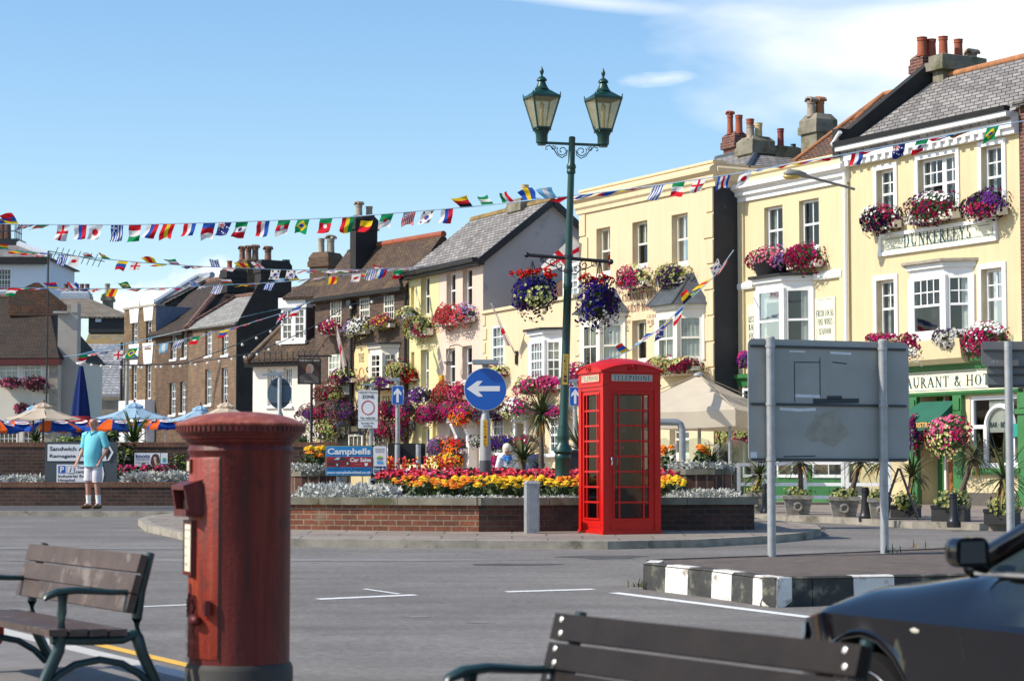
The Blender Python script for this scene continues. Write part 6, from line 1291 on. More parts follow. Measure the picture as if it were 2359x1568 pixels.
def lamp_post():
 Y = 31.4; b = at(1293, 1146, Y); b.z = bed_z(b.x, Y)[0] - .1; s = pxm(Y)
 top = at(1318, 318, Y); t = thing('street_lamp', 'tall dark green twin lantern street lamp with scrollwork and two flower brackets', 'street lamp', b)
 lean = math.atan2(top.x - b.x, top.z - b.z); t.rotation_euler = (0, lean, 0); Z = lambda y: (at(1300, y, Y).z - b.z) / math.cos(lean); m = lambda px: px / s
 P = [(0, -.1), (21, -.1), (21, Z(1128)), (18, Z(1122)), (17, Z(1090)), (17, Z(1060)), (19, Z(1056)), (19, Z(1050)), (17, Z(1046)), (22, Z(1040)), (21, Z(1032)), (14, Z(1022)), (13, Z(1014)), (15, Z(1008)), (14, Z(1000)), (12.5, Z(985)), (11.5, Z(990)), (12, Z(984)), (11.5, Z(978)), (10, Z(972)), (9.5, Z(800)), (9, Z(665)), (10.5, Z(662)), (10.5, Z(655)), (9, Z(650)), (8.2, Z(560)), (7.6, Z(402)), (10.5, Z(398)), (10.5, Z(394)), (9.2, Z(391)), (10.5, Z(388)), (11.5, Z(384)), (10, Z(380)), (8, Z(376)), (7.6, Z(320)), (8.2, Z(318)), (6, Z(315)), (.1, Z(315))]
 MB().lathe([(max(.001, m(r)), z) for r, z in P], 20).build('post', lampgreen, t, smooth=35)
 za = Z(332); sc_ = m
 ar = MB(); ar.beam((m(-70), 0, za), (m(72), 0, za), m(5), m(6)); o = ar.build('lamp_arm', lampgreen, t)
 o.rotation_euler = (0, -lean * .0 + .012, 0)
 def spiral(cx, cz, r0, r1, a0, turns, sx): return [(sx * (cx + (r0 + (r1 - r0) * i / 18) * math.cos(a0 + turns * 2 * math.pi * i / 18)), 0, cz + (r0 + (r1 - r0) * i / 18) * math.sin(a0 + turns * 2 * math.pi * i / 18)) for i in range(19)]
 sw = MB()
 for sx in (-1, 1):
  sw.tube([(sx * m(10), 0, za - m(14)), (sx * m(12), 0, za - m(26)), (sx * m(22), 0, za - m(33)), (sx * m(33), 0, za - m(27)), (sx * m(42), 0, za - m(13)), (sx * m(52), 0, za - m(5)), (sx * m(60), 0, za - m(8)), (sx * m(61), 0, za - m(14)), (sx * m(56), 0, za - m(14))], m(1.3), 5)
  sw.tube(spiral(m(22), za - m(16), m(13), m(4), .6, -1.3, sx), m(1.2), 5); sw.tube(spiral(m(43), za - m(9), m(6), m(2), 2.5, 1.2, sx), m(1.1), 5)
 sw.build('scrollwork', lampgreen, t)
 lg = frosted('lantern_glass', (.72, .62, .38), .55)
 for sx, cx in ((-1, -70), (1, 73)):
  L_ = bpy.data.objects.new('lantern', None); COL.objects.link(L_); L_.parent = t; L_.location = (m(cx), 0, za - m(5)); L_.rotation_euler = (0, -lean, R(20))
  b_ = MB(); b_.lathe([(m(10), 0), (m(10.5), m(4)), (m(13.5), m(6)), (m(14), m(25)), (m(18), m(33)), (m(21), m(38)), (m(22), m(38.5))], 14); b_.build('socket', lampgreen, L_, smooth=40)
  z0, z1, r0, r1 = m(40), m(111), m(21), m(44)
  C4 = [(1, 1), (-1, 1), (-1, -1), (1, -1)]; k = .74
  fr = MB()
  for i in range(4):
   a, c = C4[i], C4[(i + 1) % 4]
   fr.beam((a[0] * r0 * k, a[1] * r0 * k, z0), (a[0] * r1 * k, a[1] * r1 * k, z1), m(3.2), m(3.2)); fr.beam((a[0] * r0 * k, a[1] * r0 * k, z0), (c[0] * r0 * k, c[1] * r0 * k, z0), m(4.5), m(4.5)); fr.beam((a[0] * r1 * k, a[1] * r1 * k, z1 + m(1)), (c[0] * r1 * k, c[1] * r1 * k, z1 + m(1)), m(5), m(6))
   fr.tube([(a[0] * r1 * k, a[1] * r1 * k, z1 + m(2)), (a[0] * r1 * k * 1.05, a[1] * r1 * k * 1.05, z1 + m(11))], [m(2.2), m(1)], 6); fr.ball((a[0] * r0 * k, a[1] * r0 * k, z0 - m(5)), m(2), 6, 4)
  fr.box(-r0 * k, -r0 * k, z0 - m(2), r0 * k, r0 * k, z0 + m(1)); fr.build('frame', lampgreen, L_)
  gp = MB()
  for i in range(4):
   a, c = C4[i], C4[(i + 1) % 4]; gp.poly([(a[0] * r0 * k, a[1] * r0 * k, z0), (c[0] * r0 * k, c[1] * r0 * k, z0), (c[0] * r1 * k, c[1] * r1 * k, z1), (a[0] * r1 * k, a[1] * r1 * k, z1)])
  gp.build('glass_panes', lg, L_); MB().lathe([(m(4), z0), (m(5), z0 + m(30)), (m(6), z0 + m(55)), (m(2), z0 + m(62))], 10).build('lamp_bulb', M('frosted_bulb', (.6, .58, .5), .5), L_, smooth=60)
  rf = MB(); q = r1 * k * 1.02; q2 = m(17) * k
  rf.add([(-q, -q, z1 + m(3)), (q, -q, z1 + m(3)), (q, q, z1 + m(3)), (-q, q, z1 + m(3)), (-q2, -q2, z1 + m(19)), (q2, -q2, z1 + m(19)), (q2, q2, z1 + m(19)), (-q2, q2, z1 + m(19))], [(3, 2, 1, 0), (4, 5, 6, 7), (0, 1, 5, 4), (1, 2, 6, 5), (2, 3, 7, 6), (3, 0, 4, 7)])
  rf.lathe([(m(r), z1 + m(z)) for r, z in ((16, 19), (16.5, 22), (14.5, 23), (13, 26), (10, 33), (8.5, 38), (10.5, 39), (12.5, 40), (11, 44), (7, 48), (3, 50.5), (2, 52), (3, 55), (5, 60), (4.5, 64), (2, 69), (.8, 73), (.1, 74))], 16)
  rf.build('lantern_roof', lampgreen, L_, smooth=40)
 zb = Z(594); br = MB(); br.tube([(m(-97), 0, zb + m(4)), (m(98), 0, zb - m(6))], m(4.2), 8)
 for x, z in ((m(-97), zb + m(4)), (m(98), zb - m(6))): br.ball((x, 0, z), m(6.5), 10, 6)
 for sx in (-1, 1):
  y0 = zb + (m(3) if sx < 0 else m(-3))
  br.tube([(sx * m(9), 0, y0 - m(34)), (sx * m(20), 0, y0 - m(33)), (sx * m(27), 0, y0 - m(24)), (sx * m(40), 0, y0 - m(22)), (sx * m(54), 0, y0 - m(14)), (sx * m(66), 0, y0 - m(6))], m(1.3), 5)
  br.tube(spiral(m(36), y0 - m(13), m(11), m(3), 1.6, 1.3, sx), m(1.2), 5); br.tube(spiral(m(60), y0 - m(9), m(8), m(3), 1.6, 1.2, sx), m(1.1), 5); br.tube(spiral(m(20), y0 - m(22), m(9), m(3), 1.6, -1.1, sx), m(1.1), 5)
 for z in (zb + m(3), zb - m(30)): br.lathe([(m(9), -m(4)), (m(11), -m(4)), (m(11), m(4)), (m(9), m(4))], 14, (0, 0, z))
 br.build('flower_bracket', M('black_iron', (.015, .016, .018), .4), t, smooth=50)
 pl = MB().box(-m(6.5), -m(11.5), Z(886), m(6.5), -m(9.6), Z(816)).build('number_plate', M('yellow_plate', (.55, .36, .06), .6), t)
 for i, ch in enumerate('GEASO11'): text(pl, ch, M('plate_ink', (.04, .03, .02), .6), -m(3.5), Z(826 + i * 9), m(7), m(7), -m(11.8), 0, th=.0005)
 return t, b, lean, Z, m
lamp_info = lamp_post()
def arrow_poly(kind):
 return [(-1, 0), (-.42, .42), (-.14, .42), (-.38, .14), (.78, .15), (.78, -.13), (-.38, -.13), (-.12, -.42), (-.38, -.42)]
blue = M('sign_blue', (.006, .10, .46), .35, .04, 3); wh = M('sign_white', (.78, .79, .80), .4, .03, 4); signbk = M('sign_black', (.012, .012, .014), .5)
lampbox = M('sign_lamp_grey', (.25, .30, .34), .5, .1, 5)
def arrow_sign():
 Y = 31.6; b = at(1118, 1146, Y); b.z = Cc.z; s = pxm(Y); m = lambda p: p / s; Z = lambda y: at(1118, y, Y).z - b.z
 t = thing('arrow_sign', 'round blue road sign with white arrow pointing left, on a grey post', 'road sign', b)
 MB().lathe([(m(13.5), 0), (m(13.5), Z(1060))], 16).build('post_base', M('sign_post_dark', (.07, .075, .085), .5, .15, 5), t, smooth=40)
 MB().lathe([(m(12.5), Z(1060)), (m(11.5), Z(970)), (m(11), Z(965)), (m(8), Z(952)), (m(7), Z(945)), (m(7), Z(846)), (m(5), Z(846))], 16).build('post', galv, t, smooth=40)
 n = 48; zc = Z(896.5); r = m(49); pts = [(r * math.cos(2 * math.pi * i / n), zc + r * math.sin(2 * math.pi * i / n)) for i in range(n)]
 d = MB().prism(pts, -m(9.5), -m(7.5), 'y').build('sign_disc', wh, t); q = [(x * .975, zc + (z - zc) * .975) for x, z in pts]
 MB().prism(q, -m(9.9), -m(9.4), 'y').build('blue_face', blue, d); k = m(43)
 MB().prism([(x * k, zc + m(1) + z * k) for x, z in arrow_poly(0)], -m(10.3), -m(9.8), 'y').build('arrow', wh, d)
 c = MB(); c.prism(rrect(m(-30), Z(839), m(30), Z(829), m(3)), -m(22), m(22), 'y'); c.tube([(0, 0, Z(850)), (0, 0, Z(838))], [m(6), m(9)], 10); c.build('sign_lamp', lampbox, t)
 p = MB().box(-m(5), -m(13.2), Z(1027), m(5), -m(12.4), Z(967)).build('number_plate', M('yellow_plate', (.55, .36, .06), .6), t); p.data.materials.clear(); p.data.materials.append(M('bright_yellow_plate', (.72, .40, .015), .5))
 for i, ch in enumerate('GBAS108'): text(p, ch, MATS['plate_ink'], -m(2.6), Z(977 + i * 8), m(5), m(5.5), -m(13.4), 0, th=.0005)
arrow_sign()
def up_sign(x, y, Y, label, ybase=None):
 b = at(x, 1000, Y); b.z = g(Y) + .1; s = pxm(Y); m = lambda p: p / s; Z = lambda yy: at(x, yy, Y).z - b.z
 t = thing('arrow_sign', label, 'road sign', b); MB().lathe([(m(5.5), -.2), (m(5), Z(y + 24)), (m(4.2), Z(y - 35))], 12).build('post', galv, t, smooth=40)
 d = MB().prism(rrect(m(-13), Z(y + 21.5), m(13), Z(y - 21.5), m(2)), -m(7), -m(5.5), 'y').build('sign_panel', wh, t); MB().prism(rrect(m(-12.2), Z(y + 20.7), m(12.2), Z(y - 20.7), m(2)), -m(7.4), -m(6.9), 'y').build('blue_face', blue, d)
 zc = Z(y); MB().prism([(m(-2.8), zc - m(17)), (m(2.8), zc - m(17)), (m(2.8), zc + m(4)), (m(9), zc - m(1)), (m(9), zc + m(5.5)), (0, zc + m(17)), (m(-9), zc + m(5.5)), (m(-9), zc - m(1)), (m(-2.8), zc + m(4))], -m(7.9), -m(7.3), 'y').build('arrow', wh, d)
 k = MB(); k.prism([(-m(27), Z(y - 34)), (m(2), Z(y - 32)), (m(5), Z(y - 32)), (m(5), Z(y - 40)), (m(-5), Z(y - 40)), (-m(27), Z(y - 36))], -m(6), m(6), 'y'); k.build('sign_lamp', lampbox, t)
up_sign(916, 910, 52, 'small blue sign with white up arrow, beside the pedestrian zone sign'); up_sign(1325, 913, 46, 'small blue sign with white up arrow, half behind the telephone box')
def zone_sign():
 Y = 50; x = 855.5; b = at(x, 1000, Y); b.z = g(Y) + .1; s = pxm(Y); m = lambda p: p / s; Z = lambda yy: at(x, yy, Y).z - b.z; X = lambda zx: m(zp('T', zx, 0)[0] - x - 2.5)
 t = thing('pedestrian_zone_sign', 'white pedestrian zone sign with red ring on a grey post', 'road sign', b)
 MB().lathe([(m(6), -.2), (m(5.5), Z(900)), (m(5), Z(886))], 12).build('post', galv, t, smooth=40)
 T = lambda yy: Z(zp('T', 0, yy)[1])
 red = M('sign_red', (.55, .012, .03), .4); pt = MB().prism(rrect(X(978), T(742), X(1158), T(470), m(2)), -m(8), -m(6), 'y').build('sign_panel', signbk, t)
 MB().prism(rrect(X(980), T(740), X(1156), T(472), m(2)), -m(8.4), -m(7.9), 'y').build('white_face', wh, pt)
 p2 = MB().prism(rrect(X(978), T(813), X(1158), T(743), m(2)), -m(8), -m(6), 'y').build('sub_plate', signbk, t); MB().prism(rrect(X(980), T(811), X(1156), T(745), m(2)), -m(8.4), -m(7.9), 'y').build('white_face', wh, p2)
 zc, xc, r1, r2 = T(628), X(1068), m(15.2), m(13.0); n = 40; k = MB()
 for i in range(n):
  a, c = 2 * math.pi * i / n, 2 * math.pi * (i + 1) / n; k.poly([(xc + r1 * math.cos(a), -m(8.8), zc + 1.1 * r1 * math.sin(a)), (xc + r1 * math.cos(c), -m(8.8), zc + 1.1 * r1 * math.sin(c)), (xc + r2 * math.cos(c), -m(8.8), zc + 1.1 * r2 * math.sin(c)), (xc + r2 * math.cos(a), -m(8.8), zc + 1.1 * r2 * math.sin(a))])
 k.build('red_ring', red, pt)
 for s_, a, c, y0, y1, bd, par in (('PEDESTRIAN', 990, 1147, 500, 482, .01, pt), ('ZONE', 1012, 1122, 544, 515, .03, pt), ('No vehicles', 1002, 1133, 730, 708, .015, pt), ('Except for', 1008, 1126, 778, 755, .015, p2), ('loading', 1026, 1108, 804, 780, .015, p2)): text(par, s_, signbk, X(a), T(y0), X(c) - X(a), T(y1) - T(y0), -m(8.9), bd, th=.001)
 c = MB(); c.prism([(m(-25), Z(884)), (m(8), Z(882)), (m(8), Z(888)), (m(-25), Z(887))], -m(6), m(6), 'y'); c.build('sign_lamp', lampbox, t)
zone_sign()
def disc_back():
 Y = 52; x = 644; b = at(x, 950, Y); b.z = g(Y) + .1; s = pxm(Y); m = lambda p: p / s; Z = lambda yy: at(x, yy, Y).z - b.z
 t = thing('round_sign', 'round grey traffic sign seen from behind, above the red post box', 'road sign', b)
 MB().lathe([(m(9), -.2), (m(9), Z(958)), (m(8), Z(953)), (m(5), Z(946)), (m(5), Z(860)), (m(4), Z(856))], 14).build('post', galv, t, smooth=40)
 n = 40; zc = Z(905); MB().prism([(m(28) * math.cos(2 * math.pi * i / n) - m(1), zc + m(36) * math.sin(2 * math.pi * i / n)) for i in range(n)], m(5), m(7), 'y').build('sign_disc', M('blue_grey_sign_back', (.09, .14, .18), .6, .06, 4), t)
 k = MB()
 for y in (884, 929): k.box(-m(20), m(3), Z(y) - m(1.5), m(20), m(5), Z(y) + m(1.5))
 k.build('rail', MATS['sign_rail'], t); k = MB(); k.prism([(m(-40), Z(864)), (m(8), Z(865)), (m(8), Z(856)), (m(-12), Z(857)), (m(-40), Z(861))], -m(6), m(6), 'y'); k.build('sign_lamp', lampbox, t)
disc_back()
def board_sign(name, label, Y, k, box, posts, z0):
 """a flat board on posts, measured in zoom k: box = x1,y1,x2,y2"""
 x1, y1 = zp(k, box[0], box[1]); x2, y2 = zp(k, box[2], box[3]); xc = (x1 + x2) / 2; b = at(xc, 1100, Y); b.z = z0; s = pxm(Y)
 t = thing(name, label, 'sign', b); X = lambda zx: (zp(k, zx, 0)[0] - xc) / s; Z = lambda zy: at(xc, zp(k, 0, zy)[1], Y).z - b.z
 for px_, pw in posts: MB().tube([(X(px_), .03, -.25), (X(px_), .03, Z(box[1] + 10))], pw, 12).build('post', galv, t, smooth=40)
 return t, X, Z
def campbells():
 Y = 33.2; t, X, Z = board_sign('advertising_board', 'blue and red car sales advertising board on two posts in the flower bed', Y, 'T', (675, 965, 1228, 1240), ((798, .045), (1115, .045)), bed_z(-2.5, 33.2)[0])
 back = MB().prism(rrect(X(675), Z(1240), X(1228), Z(965), .05), -.035, -.015, 'y').build('board', signbk, t)
 P = lambda nm, a, b_, c, d, mat, y, r=.03: MB().prism(rrect(X(a), Z(d), X(c), Z(b_), r), y - .003, y, 'y').build(nm, mat, back)
 bl = M('advert_blue', (.008, .22, .52), .35); rd = M('advert_red', (.33, .012, .02), .35); yl = M('advert_yellow_line', (.5, .5, .15), .4)
 P('yellow_border', 680, 970, 1098, 1235, yl, -.0355); P('blue_panel', 684, 973, 1095, 1232, bl, -.039); P('red_band', 684, 1066, 1095, 1157, rd, -.0425, .002); P('white_panel', 1104, 970, 1223, 1236, wh, -.0355)
 tx = lambda s_, a, y0, c, y1, mat, bd=.02, y=-.047: text(back, s_, mat, X(a), Z(y1), X(c) - X(a), Z(y0) - Z(y1), y, bd, th=.001)
 tx('Campbells', 695, 990, 1082, 1062, wh, .035); tx('Car Sales', 898, 1075, 1086, 1112, wh, .03); nv = M('advert_navy_ink', (.01, .02, .12), .5)
 tx('Deal Business Park, Southwall Road', 690, 1166, 1088, 1187, nv, .02); tx('www.campbellsofdeal.co.uk', 690, 1194, 1084, 1224, wh, .025)
 for i, q in enumerate(('sponsoring', 'landscaping', 'works by')): tx(q, 1122, 988 + i * 15, 1204, 1001 + i * 15, nv, .01, -.041)
 def pp(pts, mat, y): MB().prism([(X(a), Z(b_)) for a, b_ in pts], y - .002, y, 'y').build('printed_car', mat, back)
 pp([(694, 1118), (702, 1100), (740, 1094), (775, 1070), (830, 1068), (872, 1082), (888, 1100), (886, 1128), (800, 1148), (700, 1140)], M('print_dark_red', (.16, .012, .02), .4), -.0455)
 pp([(752, 1092), (780, 1073), (808, 1072), (800, 1094)], M('print_pale_glass', (.5, .6, .68), .3), -.0475); pp([(815, 1072), (838, 1072), (868, 1086), (812, 1094)], M('print_dark', (.03, .03, .035), .3), -.0475)
 for cx, cy in ((783, 1138), (876, 1126)): pp([(cx + 15 * math.cos(i * .52), cy + 20 * math.sin(i * .52)) for i in range(12)], MATS['print_dark'], -.0476); pp([(cx + 9 * math.cos(i * .52), cy + 12 * math.sin(i * .52)) for i in range(12)], M('print_rim', (.5, .5, .52), .3), -.0496)
 pp([(698, 1125), (745, 1120), (752, 1136), (700, 1138)], MATS['print_dark'], -.0477)
 pp([(1028, 1122), (1057, 1122), (1057, 1140), (1042, 1152), (1028, 1140)], wh, -.0455); tx('Sanction', 940, 1128, 1000, 1139, M('print_pink', (.6, .2, .2), .4), .01)
 pp([(1136, 1068), (1190, 1068), (1190, 1080), (1136, 1080)], M('crest_green', (.1, .45, .12), .4), -.041); pp([(1140, 1068), (1150, 1056), (1163, 1048), (1176, 1056), (1186, 1068)], M('crest_yellow', (.7, .6, .1), .4), -.041); pp([(1136, 1108), (1190, 1108), (1190, 1128), (1136, 1128)], M('crest_blue', (.05, .4, .7), .4), -.041)
 tx('DOVER', 1138, 1083, 1188, 1096, nv, .01, -.041); tx('DISTRICT', 1138, 1098, 1188, 1107, nv, .0, -.041)
 kb = M('kent_navy', (.01, .05, .16), .4); P('navy_panel', 1112, 1150, 1216, 1210, kb, -.0395, .005); tx('Kent', 1117, 1162, 1168, 1184, wh, .03, -.044); tx('Highway Services', 1117, 1188, 1165, 1200, wh, 0, -.044)
 pp([(1178, 1185), (1182, 1170), (1190, 1160), (1196, 1166), (1192, 1172), (1205, 1176), (1212, 1186), (1202, 1186), (1208, 1202), (1200, 1204), (1194, 1192), (1186, 1194), (1184, 1204), (1177, 1203)], wh, -.0442)
campbells()
def direction_sign():
 Yp = gnd(127, 1163, .1); t, X, Z = board_sign('direction_sign', 'grey direction sign with white panels and black place names behind the man in turquoise', Yp.y, 'B', (405, 820, 1050, 1215), ((493, .055), (933, .055)), Yp.z)
 bd = MB().prism(rrect(X(405), Z(1215), X(1052), Z(820), .08), -.05, -.03, 'y').build('board', M('slate_grey_board', (.06, .075, .085), .5, .06, 3), t)
 P = lambda nm, pts, mat, y: MB().prism([(X(a), Z(b)) for a, b in pts], y - .004, y, 'y').build(nm, mat, bd)
 P('arrow_border', [(424, 836), (958, 836), (1030, 915), (958, 998), (424, 998)], signbk, -.0505); P('white_panel', [(429, 842), (956, 842), (1024, 915), (956, 992), (429, 992)], wh, -.055)
 P('black_chevron', [(958, 850), (975, 850), (1010, 915), (975, 985), (958, 985), (945, 915)], signbk, -.0595); P('white_chevron', [(962, 850), (980, 850), (1020, 915), (980, 988), (962, 988), (1000, 915)], wh, -.064)
 P('panel_border', [(507, 1017), (925, 1017), (943, 1110), (925, 1198), (507, 1198)], signbk, -.0505); P('white_panel', [(512, 1022), (922, 1022), (938, 1110), (922, 1193), (512, 1193)], wh, -.055)
 tx = lambda s_, a, y0, c, y1, mat=signbk, b=.02: text(bd, s_, mat, X(a), Z(y1), X(c) - X(a) if c else None, Z(y0) - Z(y1), -.060, b, th=.001)
 tx('Sandwich A258', 448, 864, 845, 902, b=.025); tx('Ramsgate (A256)', 448, 930, 870, 972, b=.025); tx('Town', 694, 1036, 775, 1062); tx('centre', 684, 1077, 790, 1102); tx('Industrial Estate', 527, 1114, 830, 1140); tx('Hospital', 527, 1150, 677, 1182)
 P('parking_square', rr_ := [(527, 1035), (590, 1035), (590, 1100), (527, 1100)], blue, -.0595); text(bd, 'P', wh, X(543), Z(1094), X(580) - X(543), Z(1042) - Z(1094), -.065, .03, th=.001)
 P('info_border', [(605, 1035), (669, 1035), (669, 1102), (605, 1102)], signbk, -.0595); P('info_square', [(608, 1038), (666, 1038), (666, 1099), (608, 1099)], wh, -.064); text(bd, 'i', signbk, X(628), Z(1092), X(648) - X(628), Z(1045) - Z(1092), -.069, .02, th=.001, shear=.3)
direction_sign()
def knots():
 t, X, Z = board_sign('advertising_board', 'small white hairdressing advertising board on two posts before the garden wall', gnd(250, 1164, .1).y + 1.3, 'B', (1203, 915, 1508, 1065), ((1270, .04), (1438, .04)), g(49) + .55)
 bd = MB().prism(rrect(X(1203), Z(1066), X(1508), Z(914), .04), -.04, -.02, 'y').build('board', signbk, t); P = lambda nm, pts, mat, y: MB().prism([(X(a), Z(b)) for a, b in pts], y - .003, y, 'y').build(nm, mat, bd)
 P('white_panel', [(1207, 920), (1436, 920), (1436, 1040), (1207, 1040)], wh, -.0405); P('white_panel', [(1441, 920), (1503, 920), (1503, 1060), (1441, 1060)], wh, -.0405)
 nv = MATS['advert_navy_ink']; tx = lambda s_, a, y0, c, y1, b=.01: text(bd, s_, nv, X(a), Z(y1), X(c) - X(a), Z(y0) - Z(y1), -.046, b, th=.001)
 tx('knots', 1216, 927, 1343, 967, .02); tx('HAIRDRESSING', 1214, 972, 1342, 988); tx('01304 38 20 20', 1216, 998, 1336, 1014); tx('www.knotshairdressing.co.uk', 1212, 1022, 1340, 1032, 0)
 P('printed_hair', [(1350, 1010), (1356, 965), (1372, 935), (1396, 926), (1418, 936), (1430, 970), (1434, 1010), (1424, 1038), (1362, 1038)], M('print_auburn', (.08, .03, .02), .5), -.0445); P('printed_face', [(1376, 960), (1392, 950), (1404, 965), (1402, 990), (1410, 1015), (1420, 1038), (1396, 1038), (1384, 1000)], M('print_skin', (.62, .42, .33), .5), -.0475)
 P('crest', [(1458, 965), (1486, 965), (1488, 1002), (1456, 1002)], M('crest_blue', (.05, .4, .7), .4), -.0445); P('crest', [(1458, 970), (1472, 960), (1486, 970), (1486, 985), (1458, 985)], M('crest_green', (.1, .45, .12), .4), -.046); P('navy_panel', [(1443, 1016), (1502, 1016), (1502, 1046), (1443, 1046)], MATS['kent_navy'], -.0445)
 P('icon', [(1398, 1044), (1412, 1044), (1412, 1058), (1398, 1058)], M('icon_blue', (.05, .25, .6), .5), -.0405); P('icon', [(1418, 1044), (1432, 1044), (1432, 1058), (1418, 1058)], M('icon_cyan', (.1, .5, .75), .5), -.0405)
knots()
def black_board():
 t, X, Z = board_sign('road_sign', 'black rectangular sign seen from behind on two grey posts, beyond the flower bed', 44, 'T', (1233, 945, 1570, 1135), ((1320, .055), (1508, .055)), g(44) + .1)
 MB().prism(rrect(X(1233), Z(1135), X(1570), Z(945), .04), .09, .11, 'y').build('sign_panel', M('matt_black_panel', (.008, .008, .009), .7, .1, 2), t)
black_board()
# flowers and plants
leafm = M('leaf_green', (.035, .066, .012), .6, .5, 9); leafd = M('leaf_dark_green', (.016, .032, .008), .6, .5, 9); leafl = M('leaf_lime', (.20, .24, .03), .6, .3, 9)
FC = {k: M('petal_' + n, c, .7, .25, 14, spec=.15) for k, n, c in (('w', 'white', (.74, .72, .69)), ('c', 'cream', (.56, .56, .22)), ('m', 'magenta', (.33, .006, .07)), ('h', 'hot_pink', (.46, .015, .17)), ('p', 'dark_purple', (.04, .007, .06)), ('v', 'violet_blue', (.028, .014, .24)),
 ('k', 'pink', (.58, .12, .23)), ('r', 'red', (.55, .012, .008)), ('o', 'orange', (.78, .17, .008)), ('s', 'salmon', (.66, .085, .10)), ('l', 'lilac', (.30, .15, .38)), ('y', 'yellow', (.82, .46, .012)), ('d', 'dusky_rose', (.20, .06, .08)), ('q', 'violet', (.11, .018, .18)))}
FN = {'w': 'white', 'c': 'cream', 'm': 'magenta', 'h': 'hot pink', 'p': 'dark purple', 'v': 'violet blue', 'k': 'pink', 'r': 'red', 'o': 'orange', 's': 'salmon', 'l': 'lilac', 'y': 'yellow', 'd': 'dusky rose', 'q': 'violet'}
def leaf(mb, p, nrm, L, W, rr, mi=0):
 t = nrm.cross(Vector((rr.uniform(-1, 1), rr.uniform(-1, 1), rr.uniform(-1, 1))))
 if t.length < .05: t = Vector((1, 0, 0))
 t.normalize(); b = nrm.cross(t).normalized(); t = (t + nrm * rr.uniform(-.2, .7)).normalized()
 mb.add([p - b * W * .1, p + t * L * .5 - b * W, p + t * L, p + t * L * .5 + b * W], [(0, 1, 2, 3)], mi)
def bloom(mb, p, nrm, r, rr, mi=0):
 a = nrm.cross(Vector((rr.uniform(-1, 1), rr.uniform(-1, 1), rr.uniform(-1, 1))));
 if a.length < .05: a = nrm.cross(Vector((1, 0, 0)))
 a.normalize(); b = nrm.cross(a); o = len(mb.v); mb.v.append(tuple(p)); n = 6
 for i in range(n):
  w = 2 * math.pi * i / n; k = r * rr.uniform(.75, 1.1); mb.v.append(tuple(p + a * (k * math.cos(w)) + b * (k * math.sin(w)) + nrm * r * .35))
 mb.f += [(o, o + 1 + i, o + 1 + (i + 1) % n) for i in range(n)]; mb.m += [mi] * n
def flowers(name, label, cat, c, dims, cols, n=200, seed=0, box=None, group=None, fr=.030, lf=.055, rotz=0, droop=.35, green=leafm, nl=None, chains=None, front=.72):
 """a mass of bedding plants: dims = width, depth, height of its outline; cols = colours, in patches"""
 rr = random.Random(seed * 7919 + 13); t = thing(name, label, cat, c, rotz, group); w, d, h = [q / 2 for q in dims]
 fol = MB(); fol.ball((0, 0, 0), .70, 10, 7); fol.v = [(x * w, y * d, z * h) for x, y, z in fol.v]; bl = {k: MB() for k in cols}
 lumps = [Vector((rr.gauss(0, 1), rr.gauss(0, 1), rr.gauss(0, 1))).normalized() for _ in range(7)]; seeds = [(Vector((rr.gauss(0, 1), rr.gauss(0, .6), rr.gauss(0, 1))).normalized(), cols[i % len(cols)]) for i in range(max(7, 2 * len(cols)))]
 def surf():
  q = rr.random() ** .5; a = rr.uniform(0, 6.283); v = Vector((q * math.cos(a), math.sqrt(max(0, 1 - q * q)) * (-1 if rr.random() < front else 1), q * math.sin(a))); k = .82 + .26 * max(0, max(v.dot(q) for q in lumps) - .55) / .45
  if v.z < -.2: k *= 1 + droop * rr.random() * -v.z
  return v, Vector((v.x * w * k, v.y * d * k, v.z * h * k))
 for _ in range(nl or int(n * 1.7)):
  v, p = surf(); leaf(fol, p * rr.uniform(.72, 1.03), (v + Vector((0, 0, .3))).normalized(), lf * rr.uniform(.7, 1.5), lf * .38, rr)
 for _ in range(n):
  v, p = surf(); best = max(seeds, key=lambda s: s[0].dot(v)); k = best[1] if rr.random() < .72 else rr.choice(cols)
  bloom(bl[k], p * rr.uniform(1.0, 1.07), (v + Vector((rr.uniform(-.4, .4), rr.uniform(-.6, .2), rr.uniform(-.1, .5)))).normalized(), fr * rr.uniform(.75, 1.25), rr)
 fol.build('foliage', green, t)
 for k in cols:
  if bl[k].f: tag(bl[k].build('blossom', FC[k], t), FN[k] + ' flowers')
 if box == 'trough': MB().box(-w * .85, -.1, -h * .75, w * .85, .12, -h * .25).build('trough', offwhite, t)
 if box == 'tub': MB().lathe([(.001, -h * 1.35), (w * .38, -h * 1.35), (w * .5, -h * .35), (w * .45, -h * .3)], 16).build('tub', blackp, t, smooth=40)
 if box == 'basket': bk = MB().lathe([(.001, -h * .62), (w * .35, -h * .5), (w * .6, -h * .1), (w * .55, 0)], 14); bk.v = [(x, y * min(1, d / w), z) for x, y, z in bk.v]; bk.build('basket', M('basket_liner', (.05, .045, .03), .9), t, smooth=40)
 if chains:
  k = MB()
  for i in range(3): a = 2 * math.pi * i / 3 + .5; k.tube([(w * .45 * math.cos(a), d * .45 * math.sin(a), 0), (0, 0, chains)], .008, 4)
  k.build('chain', blackp, t)
 return t
SEED = [0]
